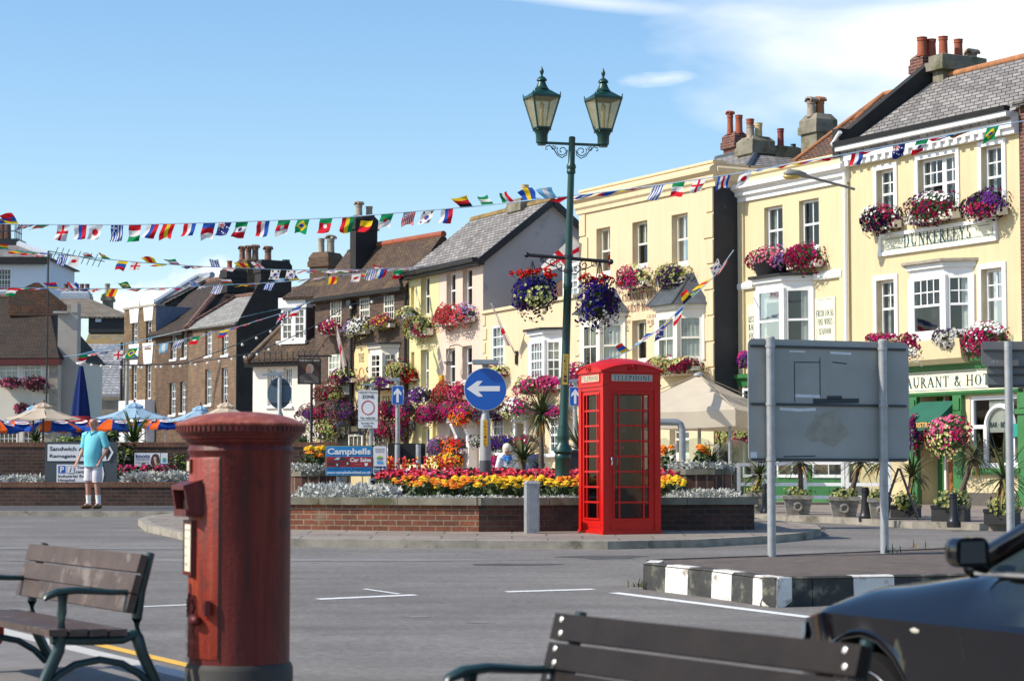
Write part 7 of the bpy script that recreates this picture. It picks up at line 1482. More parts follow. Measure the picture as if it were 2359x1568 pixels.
def fl_on(b, k, r, cols, label, off=.2, box='trough', dens=1.0, name='window_box', cat='window box', group='window boxes on the house fronts', fr=None, green=leafm, depth=None):
 SEED[0] += 1; a, z0, c, z1 = b.rect(k, *r, off); w, h = (c - a), (z1 - z0); fr = fr or .034
 n = int(min(420, max(50, dens * 1.1 * w * h / (fr * fr)))) ;
 return flowers(name, label, cat, b.W3(((a + c) / 2, -off, (z0 + z1) / 2)), (w, depth or min(.7, max(.35, .7 * w)), h), cols, n, SEED[0], box, group, fr=fr, rotz=b.rot, green=green, lf=fr * 1.7)
HB = dict(box='basket', name='hanging_basket', cat='flower basket', group='flower baskets hanging on the house fronts')
fl_on(b1, 'G', (1185, 940, 1455, 1150), 'pwpm', 'white and dark purple petunias below the left top-floor window of the yellow hotel')
fl_on(b1, 'G', (1485, 850, 1895, 1095), 'mqmpqmw', 'wide mass of magenta, white and purple petunias above the long name board')
fl_on(b1, 'G', (1940, 820, 2230, 1060), 'pqmp', 'dark purple and crimson petunias below the right top-floor window of the yellow hotel')
fl_on(b1, 'H', (1245, 785, 1420, 850), 'mh', 'magenta flowers just showing over the top of the big grey sign')
fl_on(b1, 'H', (1430, 745, 1740, 985), 'mwm', 'trailing crimson and white flowers under the left half of the hotel bay window')
fl_on(b1, 'H', (1725, 735, 1945, 920), 'wwpw', 'white flowers under the right half of the hotel bay window')
fl_on(b1, 'H', (1940, 705, 2235, 945), 'mhw', 'half magenta, half white flower box beside the smaller grey sign')
fl_on(b1, 'J', (1635, 480, 1945, 805), 'mkc', 'pink and cream flower basket hanging at the hotel door', off=.55, **HB); fl_on(b1, 'J', (1478, 500, 1570, 790), 'lpm', 'dark trailing basket half hidden by the big grey sign', off=.45, **HB)
fl_on(b2, 'H', (365, 155, 670, 350), 'pklm', 'pink, lilac and purple flowers in a black tub on the annex bay roof', off=.3, box='tub', name='flower_tub', cat='flower tub'); fl_on(b2, 'H', (635, 120, 885, 340), 'mhm', 'bright crimson petunia box below the right annex window')
fl_on(b2, 'H', (295, 915, 385, 1035), 'qh', 'small purple and magenta basket on the annex corner, beside the big grey sign', box=None, name='flower_bush', cat='flowers'); fl_on(b2, 'I', (1870, 585, 2120, 745), 'ckmc', 'cream and pink basket under the beige parasol edge', off=.5, **HB)
fl_on(b3, 'F', (1290, 360, 1570, 590), 'mpch', 'magenta, purple and cream flower box above the painted guest house name'); fl_on(b3, 'F', (1630, 335, 1905, 560), 'cccp', 'lime cream petunia box above the lead bay roof')
fl_on(b3, 'F', (1545, 1170, 1780, 1345), 'cmc', 'cream and crimson flowers spilling over the bay sill behind the telephone box roof', off=.6); fl_on(b3, 'F', (1780, 1185, 1995, 1320), 'cmm', 'white trough of red and cream flowers right of the telephone box roof', off=.45)
fl_on(b3, 'F', (850, 1230, 1030, 1450), 'lwm', 'lilac and magenta mass between the lamp post and the telephone box', off=.5)
fl_on(b4, 'P', (820, 285, 955, 400), 'cm', 'small green and cream window box just above the blue arrow disc'); fl_on(b4, 'P', (1110, 385, 1345, 640), 'mch', 'big leafy bush with few crimson flowers behind the tall palm', off=.5, box=None, green=leafm, dens=.25, name='flower_bush', cat='flowers')
fl_on(b4, 'P', (1340, 390, 1570, 560), 'mhk', 'magenta flower box under the low house bay window', off=.5); fl_on(b4, 'P', (900, 600, 1235, 840), 'mhwqc', 'magenta and white hanging mass right of the blue arrow disc', off=.4, **HB)
fl_on(b4, 'P', (1360, 715, 1570, 830), 'mhq', 'crimson basket between palm crown and lamp post', off=.4, **HB); fl_on(b4, 'P', (820, 1020, 1040, 1165), 'qvq', 'violet blue flower basket behind the white haired woman', off=.4, **HB)
fl_on(b4, 'P', (625, 1005, 712, 1145), 'wpw', 'white and purple basket left of the arrow sign post', off=.4, **HB); fl_on(b4, 'P', (1105, 1010, 1270, 1150), 'mwp', 'crimson and white basket before the white house door', off=.5, **HB); fl_on(b4, 'P', (815, 1220, 925, 1360), 'hm', 'magenta flowers at the foot of the low house wall', off=.5, box=None, name='flower_bush', cat='flowers')
fl_on(b4, 'P', (640, 690, 960, 880), 'mpm', 'dark crimson trailing basket just below the blue arrow disc', off=.4, **HB)
fl_on(b5, 'C', (1905, 1145, 2065, 1380), 'ssr', 'salmon pink geraniums under the left upper window of the pink house'); fl_on(b5, 'C', (2045, 1150, 2222, 1345), 'srl', 'salmon, red and lilac geraniums under the right upper window of the pink house')
fl_on(b5, 'P', (262, 455, 442, 680), 'srsr', 'salmon and red geraniums beside the yellow alarm box'); fl_on(b5, 'P', (430, 455, 570, 680), 'skm', 'salmon geraniums touching the left rim of the blue arrow disc')
fl_on(b5, 'P', (80, 690, 292, 905), 'hhh', 'round hot pink basket on the wall between lemon and pink houses', off=.4, **HB); fl_on(b5, 'P', (285, 655, 475, 860), 'mhq', 'dark basket with magenta flowers and trailing stems left of the hot pink and orange one', off=.4, dens=.6, **HB)
fl_on(b5, 'P', (445, 680, 640, 930), 'hoyr', 'hot pink, orange and yellow basket hanging by the white porch', off=.4, **HB); fl_on(b5, 'P', (188, 1040, 370, 1245), 'lrl', 'lilac and red window box, left one of the ground-floor pair on the pink house', off=.4)
fl_on(b5, 'P', (350, 1030, 560, 1235), 'lrlo', 'lilac and red window box, right one of the ground-floor pair on the pink house', off=.4); fl_on(b5, 'P', (300, 1190, 500, 1360), 'ryo', 'red and yellow flowers below the ground-floor window boxes of the pink house', off=.6, box=None, name='flower_bush', cat='flowers')
fl_on(b6, 'C', (1590, 1180, 1705, 1300), 'wcm', 'small white basket left of the lemon house top window', **HB); fl_on(b6, 'C', (1650, 1240, 1850, 1470), 'cmcc', 'lime and crimson window box under the lemon house top window')
fl_on(b6, 'P', (-10, 520, 190, 690), 'pwq', 'dark purple and white basket on the lemon house', off=.4, **HB); fl_on(b6, 'T', (1330, 560, 1480, 745), 'mhp', 'magenta trailing basket right of the small up arrow sign', off=.4, **HB); fl_on(b6, 'T', (1405, 268, 1475, 400), 'rr', 'small white box of red geraniums on the lemon house', off=.15, dens=1.2)
fl_on(b7, 'C', (870, 1300, 1042, 1430), 'mch', 'magenta and cream box under the left top window of the brick pub'); fl_on(b7, 'C', (1090, 1265, 1290, 1450), 'pwlc', 'purple and white trailing box under the middle top window of the brick pub')
fl_on(b7, 'C', (1305, 1240, 1515, 1390), 'cmyc', 'cream and crimson box under the right top window of the brick pub'); fl_on(b7, 'T', (730, 270, 950, 425), 'mpqc', 'purple and magenta box under the arched pub window')
fl_on(b7, 'T', (600, 400, 812, 585), 'cmcm', 'cream and crimson basket below the hanging pub sign', off=.5, **HB); fl_on(b7, 'T', (438, 590, 700, 760), 'qmpd', 'sprawling purple and crimson flowers left of the pub lanterns', off=.7, **HB)
fl_on(b7, 'T', (640, 560, 980, 750), 'mdpq', 'wide dark crimson flower mass above the pub lanterns', off=.6, **HB); fl_on(b7, 'T', (505, 700, 795, 950), 'ccwm', 'cream flowered climber at the left corner of the pub', off=.5, box=None, name='flower_bush', cat='flowers')
fl_on(b7, 'T', (1225, 190, 1438, 370), 'ccpm', 'cream and purple basket right of the pub bay window', off=.4, **HB); fl_on(b7, 'T', (985, 345, 1290, 470), 'mkqc', 'magenta and pink window box under the pub bay window', off=.5)
fl_on(b7, 'T', (1175, 560, 1320, 740), 'mpm', 'crimson trailing basket left of the small up arrow sign post', off=.5, **HB); fl_on(b7, 'T', (1095, 730, 1265, 930), 'mdp', 'dark crimson basket low on the pub front, right of the zone sign', off=.5, dens=.6, **HB); fl_on(b7, 'T', (1300, 740, 1420, 930), 'mdp', 'dark crimson basket low on the pub corner, below the small up arrow sign', off=.5, dens=.6, **HB)
for r, l in (((-20, 240, 190, 332), 'dusky rose window box under the left cottage window'), ((188, 232, 432, 345), 'dusky rose window box under the right cottage window'), ((118, 475, 282, 572), 'dusky rose hanging basket on the cottage wall above the cream parasol')): fl_on(b14, 'B', r, 'ddk', l, off=.3, fr=.06, green=leafd)
lt, lb, lean, LZ, lm = lamp_info
for r, cols, l, hk in (((285, 430, 745, 800), 'vvpcv', 'violet blue and white lamp post basket topped with red geraniums, on the left arm', 470), ((900, 475, 1335, 900), 'vpvvw', 'violet blue lamp post basket topped with red geraniums, nearer the telephone box', 480)):
 SEED[0] += 1; x1, y1 = zp('F', r[0], r[1]); x2, y2 = zp('F', r[2], r[3]); c = at((x1 + x2) / 2, (y1 + y2) / 2, 31.4); s = pxm(31.4); w, h = (x2 - x1) / s, (y2 - y1) / s
 t = flowers('hanging_basket', l, 'flower basket', c, (w * .94, w * .85, h), cols, 420, SEED[0], 'basket', 'flower baskets on the lamp post', fr=.026, lf=.042, droop=.4, green=leafd, front=.55, chains=at(1230, 598, 31.4).z - c.z - .02)
 rr = random.Random(SEED[0]); rd = MB(); st = MB()
 for q in range(26):
  a = rr.uniform(0, 6.28); k = rr.uniform(.1, .95) ** .6; p = Vector((w * .5 * k * math.cos(a), w * .45 * k * math.sin(a), h * (.36 + .17 * rr.random() + .04 * (1 - k)))); st.tube([(p.x * .7, p.y * .7, h * .25), p], .005, 4)
  for _ in range(9):
   v = Vector((rr.gauss(0, 1), rr.gauss(0, 1), rr.gauss(0, 1) + .5)).normalized(); bloom(rd, p + v * .032, v, .022, rr)
 tag(rd.build('blossom', FC['r'], t), 'red geranium heads'); st.build('stem', leafm, t)
# bedding plants of the central island (nobody could count the small ones)
def front_y(x): return (Lc.y + (x - Lc.x) / (Cc.x - Lc.x) * (Cc.y - Lc.y) if x < Cc.x else Cc.y + (x - Cc.x) / (Rc.x - Cc.x) * (Rc.y - Cc.y))
pom = [Vector((math.cos(a) * math.cos(e), math.sin(a) * math.cos(e), math.sin(e))) for e in (-.3, .35, .95) for a in [2 * math.pi * i / 7 + e for i in range(7)]] + [Vector((0, 0, 1))]
def marigold(mb, p, r, rr, mi):
 o = len(mb.v); mb.v += [tuple(p + q * r * rr.uniform(.85, 1.1) * (1 if q.z < .8 else .85)) for q in pom]
 for k in range(2):
  for i in range(7): mb.f.append((o + k * 7 + i, o + k * 7 + (i + 1) % 7, o + k * 7 + 7 + (i + 1) % 7, o + k * 7 + 7 + i)); mb.m.append(mi)
 for i in range(7): mb.f.append((o + 14 + i, o + 14 + (i + 1) % 7, o + 21)); mb.m.append(mi)
silver = M('silver_leaf', (.50, .50, .455), .8, .2, 12); FCy = M('marigold_yellow', (.92, .55, .01), .7, .12, 20, .02, 90); FCo = M('marigold_orange', (.90, .24, .006), .7, .15, 20, .02, 90)
rr = random.Random(5)
def bed_region(x0, x1, d0, d1):
 x = rr.uniform(x0, x1); y = front_y(x) + rr.uniform(d0, d1); return x, y, bed_z(x, y)[0]
mb = MB()
def tuft(mb, x, y, z, h, n=16):
 for _ in range(n):
  a = rr.uniform(0, 6.28); e = rr.uniform(.3, 1.3); d = Vector((math.cos(a) * math.cos(e), math.sin(a) * math.cos(e), math.sin(e))); p = Vector((x, y, z)) + d * h * rr.uniform(.2, .7)
  leaf(mb, p, Vector((rr.gauss(0, 1), rr.gauss(0, 1), rr.gauss(0, 1))).normalized(), h * .55, h * .12, rr)
  leaf(mb, p + d * h * .2, d.cross(Vector((rr.gauss(0, 1), rr.gauss(0, 1), 1))).normalized(), h * .45, h * .09, rr)
XL, XR = Lc.x + .3, Rc.x - .2
for _ in range(620): x, y, z = bed_region(XL, XR, .30, .62 if rr.random() < .7 else .85); tuft(mb, x, y, z, .105)
for _ in range(130): x, y, z = bed_region(at(730, 1120, 32).x, at(915, 1120, 32).x, .5, 1.7); tuft(mb, x, y, z, .23, 26)
for _ in range(150): x, y, z = bed_region(at(1530, 1120, 32).x, XR, .6, 1.4); tuft(mb, x, y, z, .16, 24)
tag(mb.build('silver_leaf_edging', silver), 'feathery silver grey foliage edging the front of the flower bed', 'bedding plants', kind='stuff')
mb = MB(); gr = MB()
mx0, mx1 = at(905, 1110, 32).x, at(1560, 1110, 32).x
for i in range(330):
 x, y, z = bed_region(mx0, mx1, .75, 2.5); d = y - front_y(x)
 if x < at(960, 1110, 32).x and d < 1.2: continue
 h = rr.uniform(.20, .31); patch = math.sin(x * 2.1 + y * 1.3) + math.sin(x * 5.3 - y * 3.1) * .6 + rr.gauss(0, .7)
 marigold(mb, Vector((x, y, z + h)), rr.uniform(.042, .062), rr, 0 if patch > -.25 else 1)
 for _ in range(7): leaf(gr, Vector((x + rr.gauss(0, .05), y + rr.gauss(0, .05), z + rr.uniform(.04, h - .03))), Vector((rr.gauss(0, 1), rr.gauss(0, 1), rr.uniform(0, 1))).normalized(), .09, .03, rr)
tag(mb.build('marigolds', [FCy, FCo]), 'yellow and orange marigolds in the middle of the flower bed', 'bedding plants', kind='stuff'); tag(gr.build('marigold_leaves', leafm), 'green leaves under the marigolds', 'bedding plants', kind='stuff')
mb = MB(); gr = MB()
for i in range(1900):
 x, y, z = bed_region(at(885, 1080, 34).x, at(1540, 1080, 34).x, 2.5, 4.6); h = rr.uniform(.22, .35) + (y - front_y(x) - 2.5) * .03
 bloom(mb, Vector((x, y, z + h)), Vector((rr.gauss(0, .5), rr.gauss(-.5, .5), 1)).normalized(), rr.uniform(.03, .048), rr, 0 if rr.random() < .95 else 1)
 for _ in range(2): leaf(gr, Vector((x + rr.gauss(0, .05), y + rr.gauss(0, .05), z + rr.uniform(.05, h - .01))), Vector((rr.gauss(0, 1), rr.gauss(-.5, 1), rr.uniform(0, 1))).normalized(), .09, .035, rr)
tag(mb.build('crimson_bedding', [M('petal_crimson', (.50, .006, .028), .6, .2, 14), FC['k']]), 'band of crimson red bedding flowers behind the marigolds', 'bedding plants', kind='stuff'); tag(gr.build('crimson_bedding_leaves', leafd), 'dark leaves under the crimson bedding flowers', 'bedding plants', kind='stuff')
mb = MB()
for i in range(420):
 x, y, z = bed_region(at(905, 1070, 37).x, at(1120, 1070, 37).x, 4.5, 5.3); bloom(mb, Vector((x, y, z + rr.uniform(.24, .38))), Vector((rr.gauss(0, .5), rr.gauss(-.6, .5), 1)).normalized(), .045, rr, 0 if rr.random() < .7 else 1)
tag(mb.build('pale_bedding', [M('petal_blush', (.74, .60, .60), .6, .1, 14), FC['k']]), 'pale pink and white bedding flowers behind the crimson ones', 'bedding plants', kind='stuff')
mb = MB()
for i in range(70):
 x = at(rr.choice([918, 925, 955, 985, 1000, 1015, 1030, 1050, 895, 905]) + rr.gauss(0, 5), 1060, 38).x; y = front_y(x) + rr.uniform(5.0, 5.4); z = bed_z(x, y)[0]; mi = 1 if rr.random() < .2 else 0
 for q in range(9): v = Vector((rr.gauss(0, 1), rr.gauss(0, 1), rr.gauss(0, .6))).normalized(); bloom(mb, Vector((x, y, z + .30 + q * .035)) + v * .02, v, .026, rr, mi)
tag(mb.build('snapdragons', [M('petal_scarlet', (.6, .03, .02), .6, .2, 14), FC['y']]), 'upright red and yellow snapdragon spikes at the back of the flower bed', 'bedding plants', kind='stuff')
# raised planters standing in the bed, with their bedding
def hex_planter(label, k, x1, x2, ytop, ybot, Y, lab2):
 a, b = at(zp(k, x1, 0)[0], 1100, Y), at(zp(k, x2, 0)[0], 1100, Y); c = (a + b) / 2; s = pxm(Y); w = (b.x - a.x) / 2; zt = at(1100, zp(k, 0, ytop)[1], Y).z; zb = at(1100, zp(k, 0, ybot)[1], Y).z
 t = thing('raised_planter', label, 'planter', (c.x, Y + w * .8, zb)); h = zt - zb; pts = [(w * math.cos(R(a_)), w * .85 * math.sin(R(a_))) for a_ in (15, 90, 165, 195 + 30, 270 - 22, 270 + 22, 345 - 30)]
 MB().prism(pts, -.3, h - .09, 'z').build('wall', brk_tile, t); MB().prism([(x * 1.06, y * 1.06) for x, y in pts], h - .09, h, 'z').build('coping', conc, t)
 return t, c, w, h, zt
brk_tile = brick('upright_brick_panel', (.15, .05, .03), (.10, .04, .025), (.30, .24, .17), bw=.17, bh=.9, ms=.014, offset=0, stain=(.03, .027, .022), sthr=.53)
for label, k, x1, x2, yt, yb, Y in (('small brick planter of upright panels left of the car sales board', 'T', 330, 760, 1190, 1400, 34.0), ('small dark brick planter right of the telephone box', 'I', 1452, 2016, 915, 1100, 33.5)):
 t, c, w, h, zt = hex_planter(label, k, x1, x2, yt, yb, Y, '')
 sv, mg, gr = MB(), MB(), MB(); left = k == 'T'
 for _ in range(70): a = rr.uniform(0, 6.28); q = rr.random() ** .5 * .95; tuft(sv, c.x + w * q * math.cos(a), Y + w * .8 + w * .8 * q * math.sin(a), zt - .03, .15, 20)
 for _ in range(16 if left else 22):
  x = c.x + w * (rr.uniform(-.3, .5) if left else rr.choice([rr.uniform(-1.05, -.7), rr.uniform(.0, .3)])); y = Y + w * .8 + rr.uniform(-.4, .4) * w; z = zt + rr.uniform(.22, .36); marigold(mg, Vector((x, y, z)), .06, rr, 1 if rr.random() < (.55 if left else .9) else 0)
  for _ in range(10): leaf(gr, Vector((x + rr.gauss(0, .06), y + rr.gauss(0, .06), z - rr.uniform(.05, .3))), Vector((rr.gauss(0, 1), rr.gauss(0, 1), .5)).normalized(), .1, .03, rr)
 side = 'left of the car sales board' if left else 'right of the telephone box'
 tag(sv.build('silver_leaf_plants', silver), 'silver foliage in the small planter ' + side, 'bedding plants', kind='stuff'); tag(mg.build('marigolds', [FCy, FCo]), 'orange marigold heads in the small planter ' + side, 'bedding plants', kind='stuff'); tag(gr.build('marigold_leaves', leafm), 'marigold leaves in the small planter ' + side, 'bedding plants', kind='stuff')
# strap-leaved palms
palmg = M('strap_leaf_green', (.06, .085, .03), .5, .35, 5); palmy = M('strap_leaf_olive', (.16, .15, .04), .6, .3, 5); palmb = M('dead_strap_leaf', (.34, .20, .05), .8, .3, 5); bark = M('palm_bark', (.10, .075, .055), .9, .3, 8, .01, 40)
def strap(mb, p, a, e, L, W, curl, rr, mi=0, n=5):
 d = Vector((math.cos(a) * math.cos(e), math.sin(a) * math.cos(e), math.sin(e))); side = Vector((-math.sin(a), math.cos(a), 0)); pts = []; q = Vector(p)
 for i in range(n + 1):
  k = i / n; w = W * (1 - k) ** .7 * (.5 + min(.5, k * 3)); pts += [q - side * w, q + side * w]; d = (d + Vector((0, 0, -curl / n * (.5 + k)))).normalized(); q = q + d * (L / n)
 mb.add(pts, [(2 * i, 2 * i + 1, 2 * i + 3, 2 * i + 2) for i in range(n)], mi)
def cordyline(label, p, H, L, n=70, name='strap_leaf_palm', W=.022, dead=10, seed=1, tilt=(0, 0), cat='palm', droop=(.2, 1.4), elo=-.35, group=None, pm=None):
 rr = random.Random(seed); t = thing(name, label, cat, p, 0, group); top = Vector((tilt[0], tilt[1], H))
 if H > .05: MB().tube([(0, 0, -.1), top * .3 + Vector((tilt[0] * .1, 0, 0)), top * .7, top], [.05, .045, .04, .05], 8).build('trunk', bark, t, smooth=60)
 cr = MB()
 for i in range(n): strap(cr, top, rr.uniform(0, 6.283), math.asin(rr.uniform(math.sin(elo), 1)), L * rr.uniform(.75, 1.1), W * rr.uniform(.8, 1.2), rr.uniform(*droop), rr, 0 if rr.random() < .72 else 1)
 cr.build('crown', list(pm or (palmg, palmy)), t)
 if dead:
  d = MB()
  for i in range(dead): strap(d, top - Vector((0, 0, .05)), rr.uniform(0, 6.283), rr.uniform(-1.2, -.2), L * rr.uniform(.6, .95), W, 1.0, rr)
  d.build('dead_leaves', palmb, t)
 return t
def palm_at(label, x, ybase, ytop, Y, L, zb=None, **kw):
 b = at(x, ybase, Y);
 if zb is not None: b.z = zb
 return cordyline(label, b, at(x, ytop, Y).z - b.z, L, **kw)
palm_at('tall strap-leaved palm in the flower bed left of the lamp post', 1247, 1075, 955, 37.2, .68, n=130, dead=16, seed=3, W=.02)
palm_at('low spiky palm beside the lamp post base behind the red flowers', 1205, 1068, 1058, 37.6, .62, n=75, dead=0, seed=4, W=.028, droop=(.3, 1.0), elo=-.1)
palm_at('spiky strap-leaved palm in a black tub behind the telephone box', 1337, 1040, 1036, 42, .85, n=60, dead=0, seed=5, W=.026, droop=(.0, .6), elo=.15)
tb = thing('plant_tub', 'large black square plant tub behind the telephone box', 'planter', at(1330, 1078, 42)); s = pxm(42); MB().prism([(-40 / s, -.35), (40 / s, -.35), (44 / s, 40 / s), (-44 / s, 40 / s)], -.3, .3, 'y').build('tub', blackp, tb); MB().box(-46 / s, -.33, 36 / s, 46 / s, .33, 42 / s).build('rim', blackp, tb)
palm_at('small spiky plant in the planter right of the telephone box', 1640, 1080, 1068, 34.2, .40, n=60, dead=0, seed=6, W=.02, droop=(.1, .7), elo=0)
# hotel terrace: stone planters, black tubs, bollards, board, screens, parasol
palestone = M('pale_cast_stone', (.30, .275, .235), .9, .3, 9, .012, 50, stain=(.17, .15, .12), sscale=5, sthr=.52)
spk = {'230': 1}
def stone_planter(i, x1, x2, yt, yb, label, plabel, ptop, lx=0, L=.62, col='c'):
 X1, Y1 = zp('J', x1, yt); X2, Y2 = zp('J', x2, yb); p = gnd((X1 + X2) / 2, Y2, .1); s = pxm(p.y); w = (X2 - X1) / s / 2; h = (Y2 - Y1) / s
 t = thing('stone_planter', label, 'planter', (p.x, p.y + w * .7, p.z), R(-6), 'stone planters in front of the hotel'); k = MB(); q = .70
 k.add([(-w * q, -w * q, 0), (w * q, -w * q, 0), (w * q, w * q, 0), (-w * q, w * q, 0), (-w * .9, -w * .9, h * .8), (w * .9, -w * .9, h * .8), (w * .9, w * .9, h * .8), (-w * .9, w * .9, h * .8)], [(3, 2, 1, 0), (0, 1, 5, 4), (1, 2, 6, 5), (2, 3, 7, 6), (3, 0, 4, 7)])
 k.box(-w, -w, h * .80, w, w, h); k.build('bowl', palestone, t); r_ = MB(); n = 14; yf = -w * .80
 r_.tube([(w * .24 * math.cos(2 * math.pi * j / n), yf - .02 + .0 * j, h * .42 + w * .24 * math.sin(2 * math.pi * j / n)) for j in range(n + 1)], .022, 6, cap=False); r_.build('ring_ornament', palestone, t, smooth=60)
 flowers('planter_flowers', plabel, 'flowers', (p.x, p.y + w * .7, p.z + h + .02), (w * 2.1, w * 1.8, .24), col + col, 60, 300 + i, None, 'flowers in the hotel planters', fr=.028, lf=.06)
 return p, w, h
for i, (x1, x2, yt, yb, l, ptx, pty, L, tl) in enumerate(((225, 360, 1095, 1250, 'stone planter beside the left post of the big grey sign', 320, 985, .62, 0), (508, 745, 1118, 1268, 'stone planter with ring ornament nearest the left post of the big grey sign', 655, 860, .6, 0), (862, 1108, 1128, 1284, 'stone planter with ring ornament midway between the two grey sign posts', 1085, 850, .62, .25), (1165, 1350, 1138, 1300, 'stone planter with ring ornament behind the right post of the big grey sign', 1250, 860, .55, 0))):
 ord_ = ('beside', 'nearest', 'midway', 'behind')[i]
 p, w, h = stone_planter(i, x1, x2, yt, yb, l, ('small cream flowers in the planter half hidden by the island wall', 'cream flowers in the planter right of the left grey sign post', 'cream flowers in the planter left of the tall black bollard', 'cream flowers in the planter behind the right grey sign post')[i], 0, L=L)
 if i == 0: palm_at('green and yellow palm left of the big grey sign', zp('J', 318, 0)[0], zp('J', 0, 1090)[1], zp('J', 0, 960)[1], p.y + w * .7, .55, n=85, dead=14, seed=20)
 else: palm_at(('', 'slim-trunked palm under the middle of the big grey sign', 'leaning palm under the right half of the big grey sign', 'palm behind the right post of the big grey sign')[i], zp('J', (x1 + x2) / 2 + 10, 0)[0], zp('J', 0, 1130)[1], zp('J', 0, pty)[1], p.y + w * .7, L, n=60, dead=6, seed=20 + i, tilt=(tl, 0))
for i, (x1, x2, yt, yb, l, pl_, px_, py_, L, tl) in enumerate(((1372, 1562, 1195, 1292, 'black box of cream flowers left of the green hotel doorway', 'palm with thin trunk left of the green hotel doorway', 1465, 965, .58, .10), (1690, 1945, 1195, 1320, 'black box of cream flowers right of the hotel door, behind a bollard', 'tall leaning palm right of the hotel door', 1850, 830, .5, .35), (2098, 2335, 1225, 1342, 'black box of cream flowers under the arched hotel window', 'shaggy palm under the arched hotel window', 2180, 985, .75, .05))):
 X1, Y1 = zp('J', x1, yt); X2, Y2 = zp('J', x2, yb); p = gnd((X1 + X2) / 2, Y2, .1); s = pxm(p.y); w = (X2 - X1) / s / 2; h = (Y2 - Y1) / s; t = thing('plant_box', l, 'planter', (p.x, p.y + .2, p.z), b1.rot * .4)
 MB().box(-w, -.22, 0, w, .22, h).build('box', M('black_planter', (.022, .022, .023), .7, .3, 6), t); MB().box(-w - .01, -.23, h - .05, w + .01, .23, h + .001).build('rim', blackp, t)
 flowers('planter_flowers', l.replace('black box of cream flowers', 'cream flowers filling the black box'), 'flowers', (p.x, p.y + .2, p.z + h + .06), (w * 2.2, .55, .34), 'cc', 90, 400 + i, None, 'flowers in the hotel planters', fr=.03, lf=.06)
 palm_at(pl_, zp('J', px_ - tl * 120, 0)[0], zp('J', 0, yt)[1], zp('J', 0, py_)[1], p.y + .22, L, n=70, dead=10 if i == 2 else 4, seed=30 + i, tilt=(tl, 0))
for i, (x, yt, yb, w, l) in enumerate(((368, 1028, 1255, 52, 'black cast iron bollard touching the left post of the big grey sign'), (1138, 1056, 1296, 100, 'black cast iron bollard left of the right sign post'), (1818, 1105, 1338, 100, 'black cast iron bollard in front of the hotel door'))):
 X, Y0 = zp('J', x, yb); p = gnd(X, Y0, .1); s = pxm(p.y) / .29883; h = (yb - yt) / s; r = .5 * (70 if w > 60 else 60) / s
 t = thing('bollard', l, 'bollard', p, 0, 'black bollards along the hotel kerb'); MB().lathe([(r * 1.55, -.05), (r * 1.55, h * .06), (r * 1.35, h * .09), (r * 1.2, h * .16), (r, h * .3), (r * .82, h * .84), (r * .95, h * .86), (r * .95, h * .9), (r * .8, h * .92), (r * .85, h * .96), (r * .6, h), (.001, h * 1.005)], 16).build('post', blackp, t, smooth=35)
def a_board():
 p = gnd(*zp('J', 1400, 1304), .1); s = pxm(p.y) / .29883; h = 395 / s; t = thing('chalk_board', 'tall leaning black A-frame chalk board right of the big grey sign posts', 'sign board', p, R(78))
 for sg in (-1, 1):
  k = MB(); k.add([(-.24, sg * .30, 0), (.24, sg * .30, 0), (.24, sg * .02, h), (-.24, sg * .02, h), (-.24, sg * .27, 0), (.24, sg * .27, 0), (.24, sg * -.005, h), (-.24, sg * -.005, h)], [(0, 1, 2, 3), (7, 6, 5, 4), (0, 4, 5, 1), (1, 5, 6, 2), (2, 6, 7, 3), (3, 7, 4, 0)]); b = k.build('board_leaf', blackp, t)
  k = MB()
  for i in range(9): z = h * (.12 + .09 * i); f = 1 - z / h; yy = sg * (.30 * f + .02 * (1 - f)) + sg * .006; k.poly([(-.18, yy, z), (.05 + .1 * (i % 3), yy, z), (.05 + .1 * (i % 3), yy - sg * .006, z + .025), (-.18, yy - sg * .006, z + .025)])
  k.build('chalk_lines', M('chalk', (.4, .4, .38), .9), b)
a_board()
scrg = glass('screen_glass', (.80, .86, .86), .16)
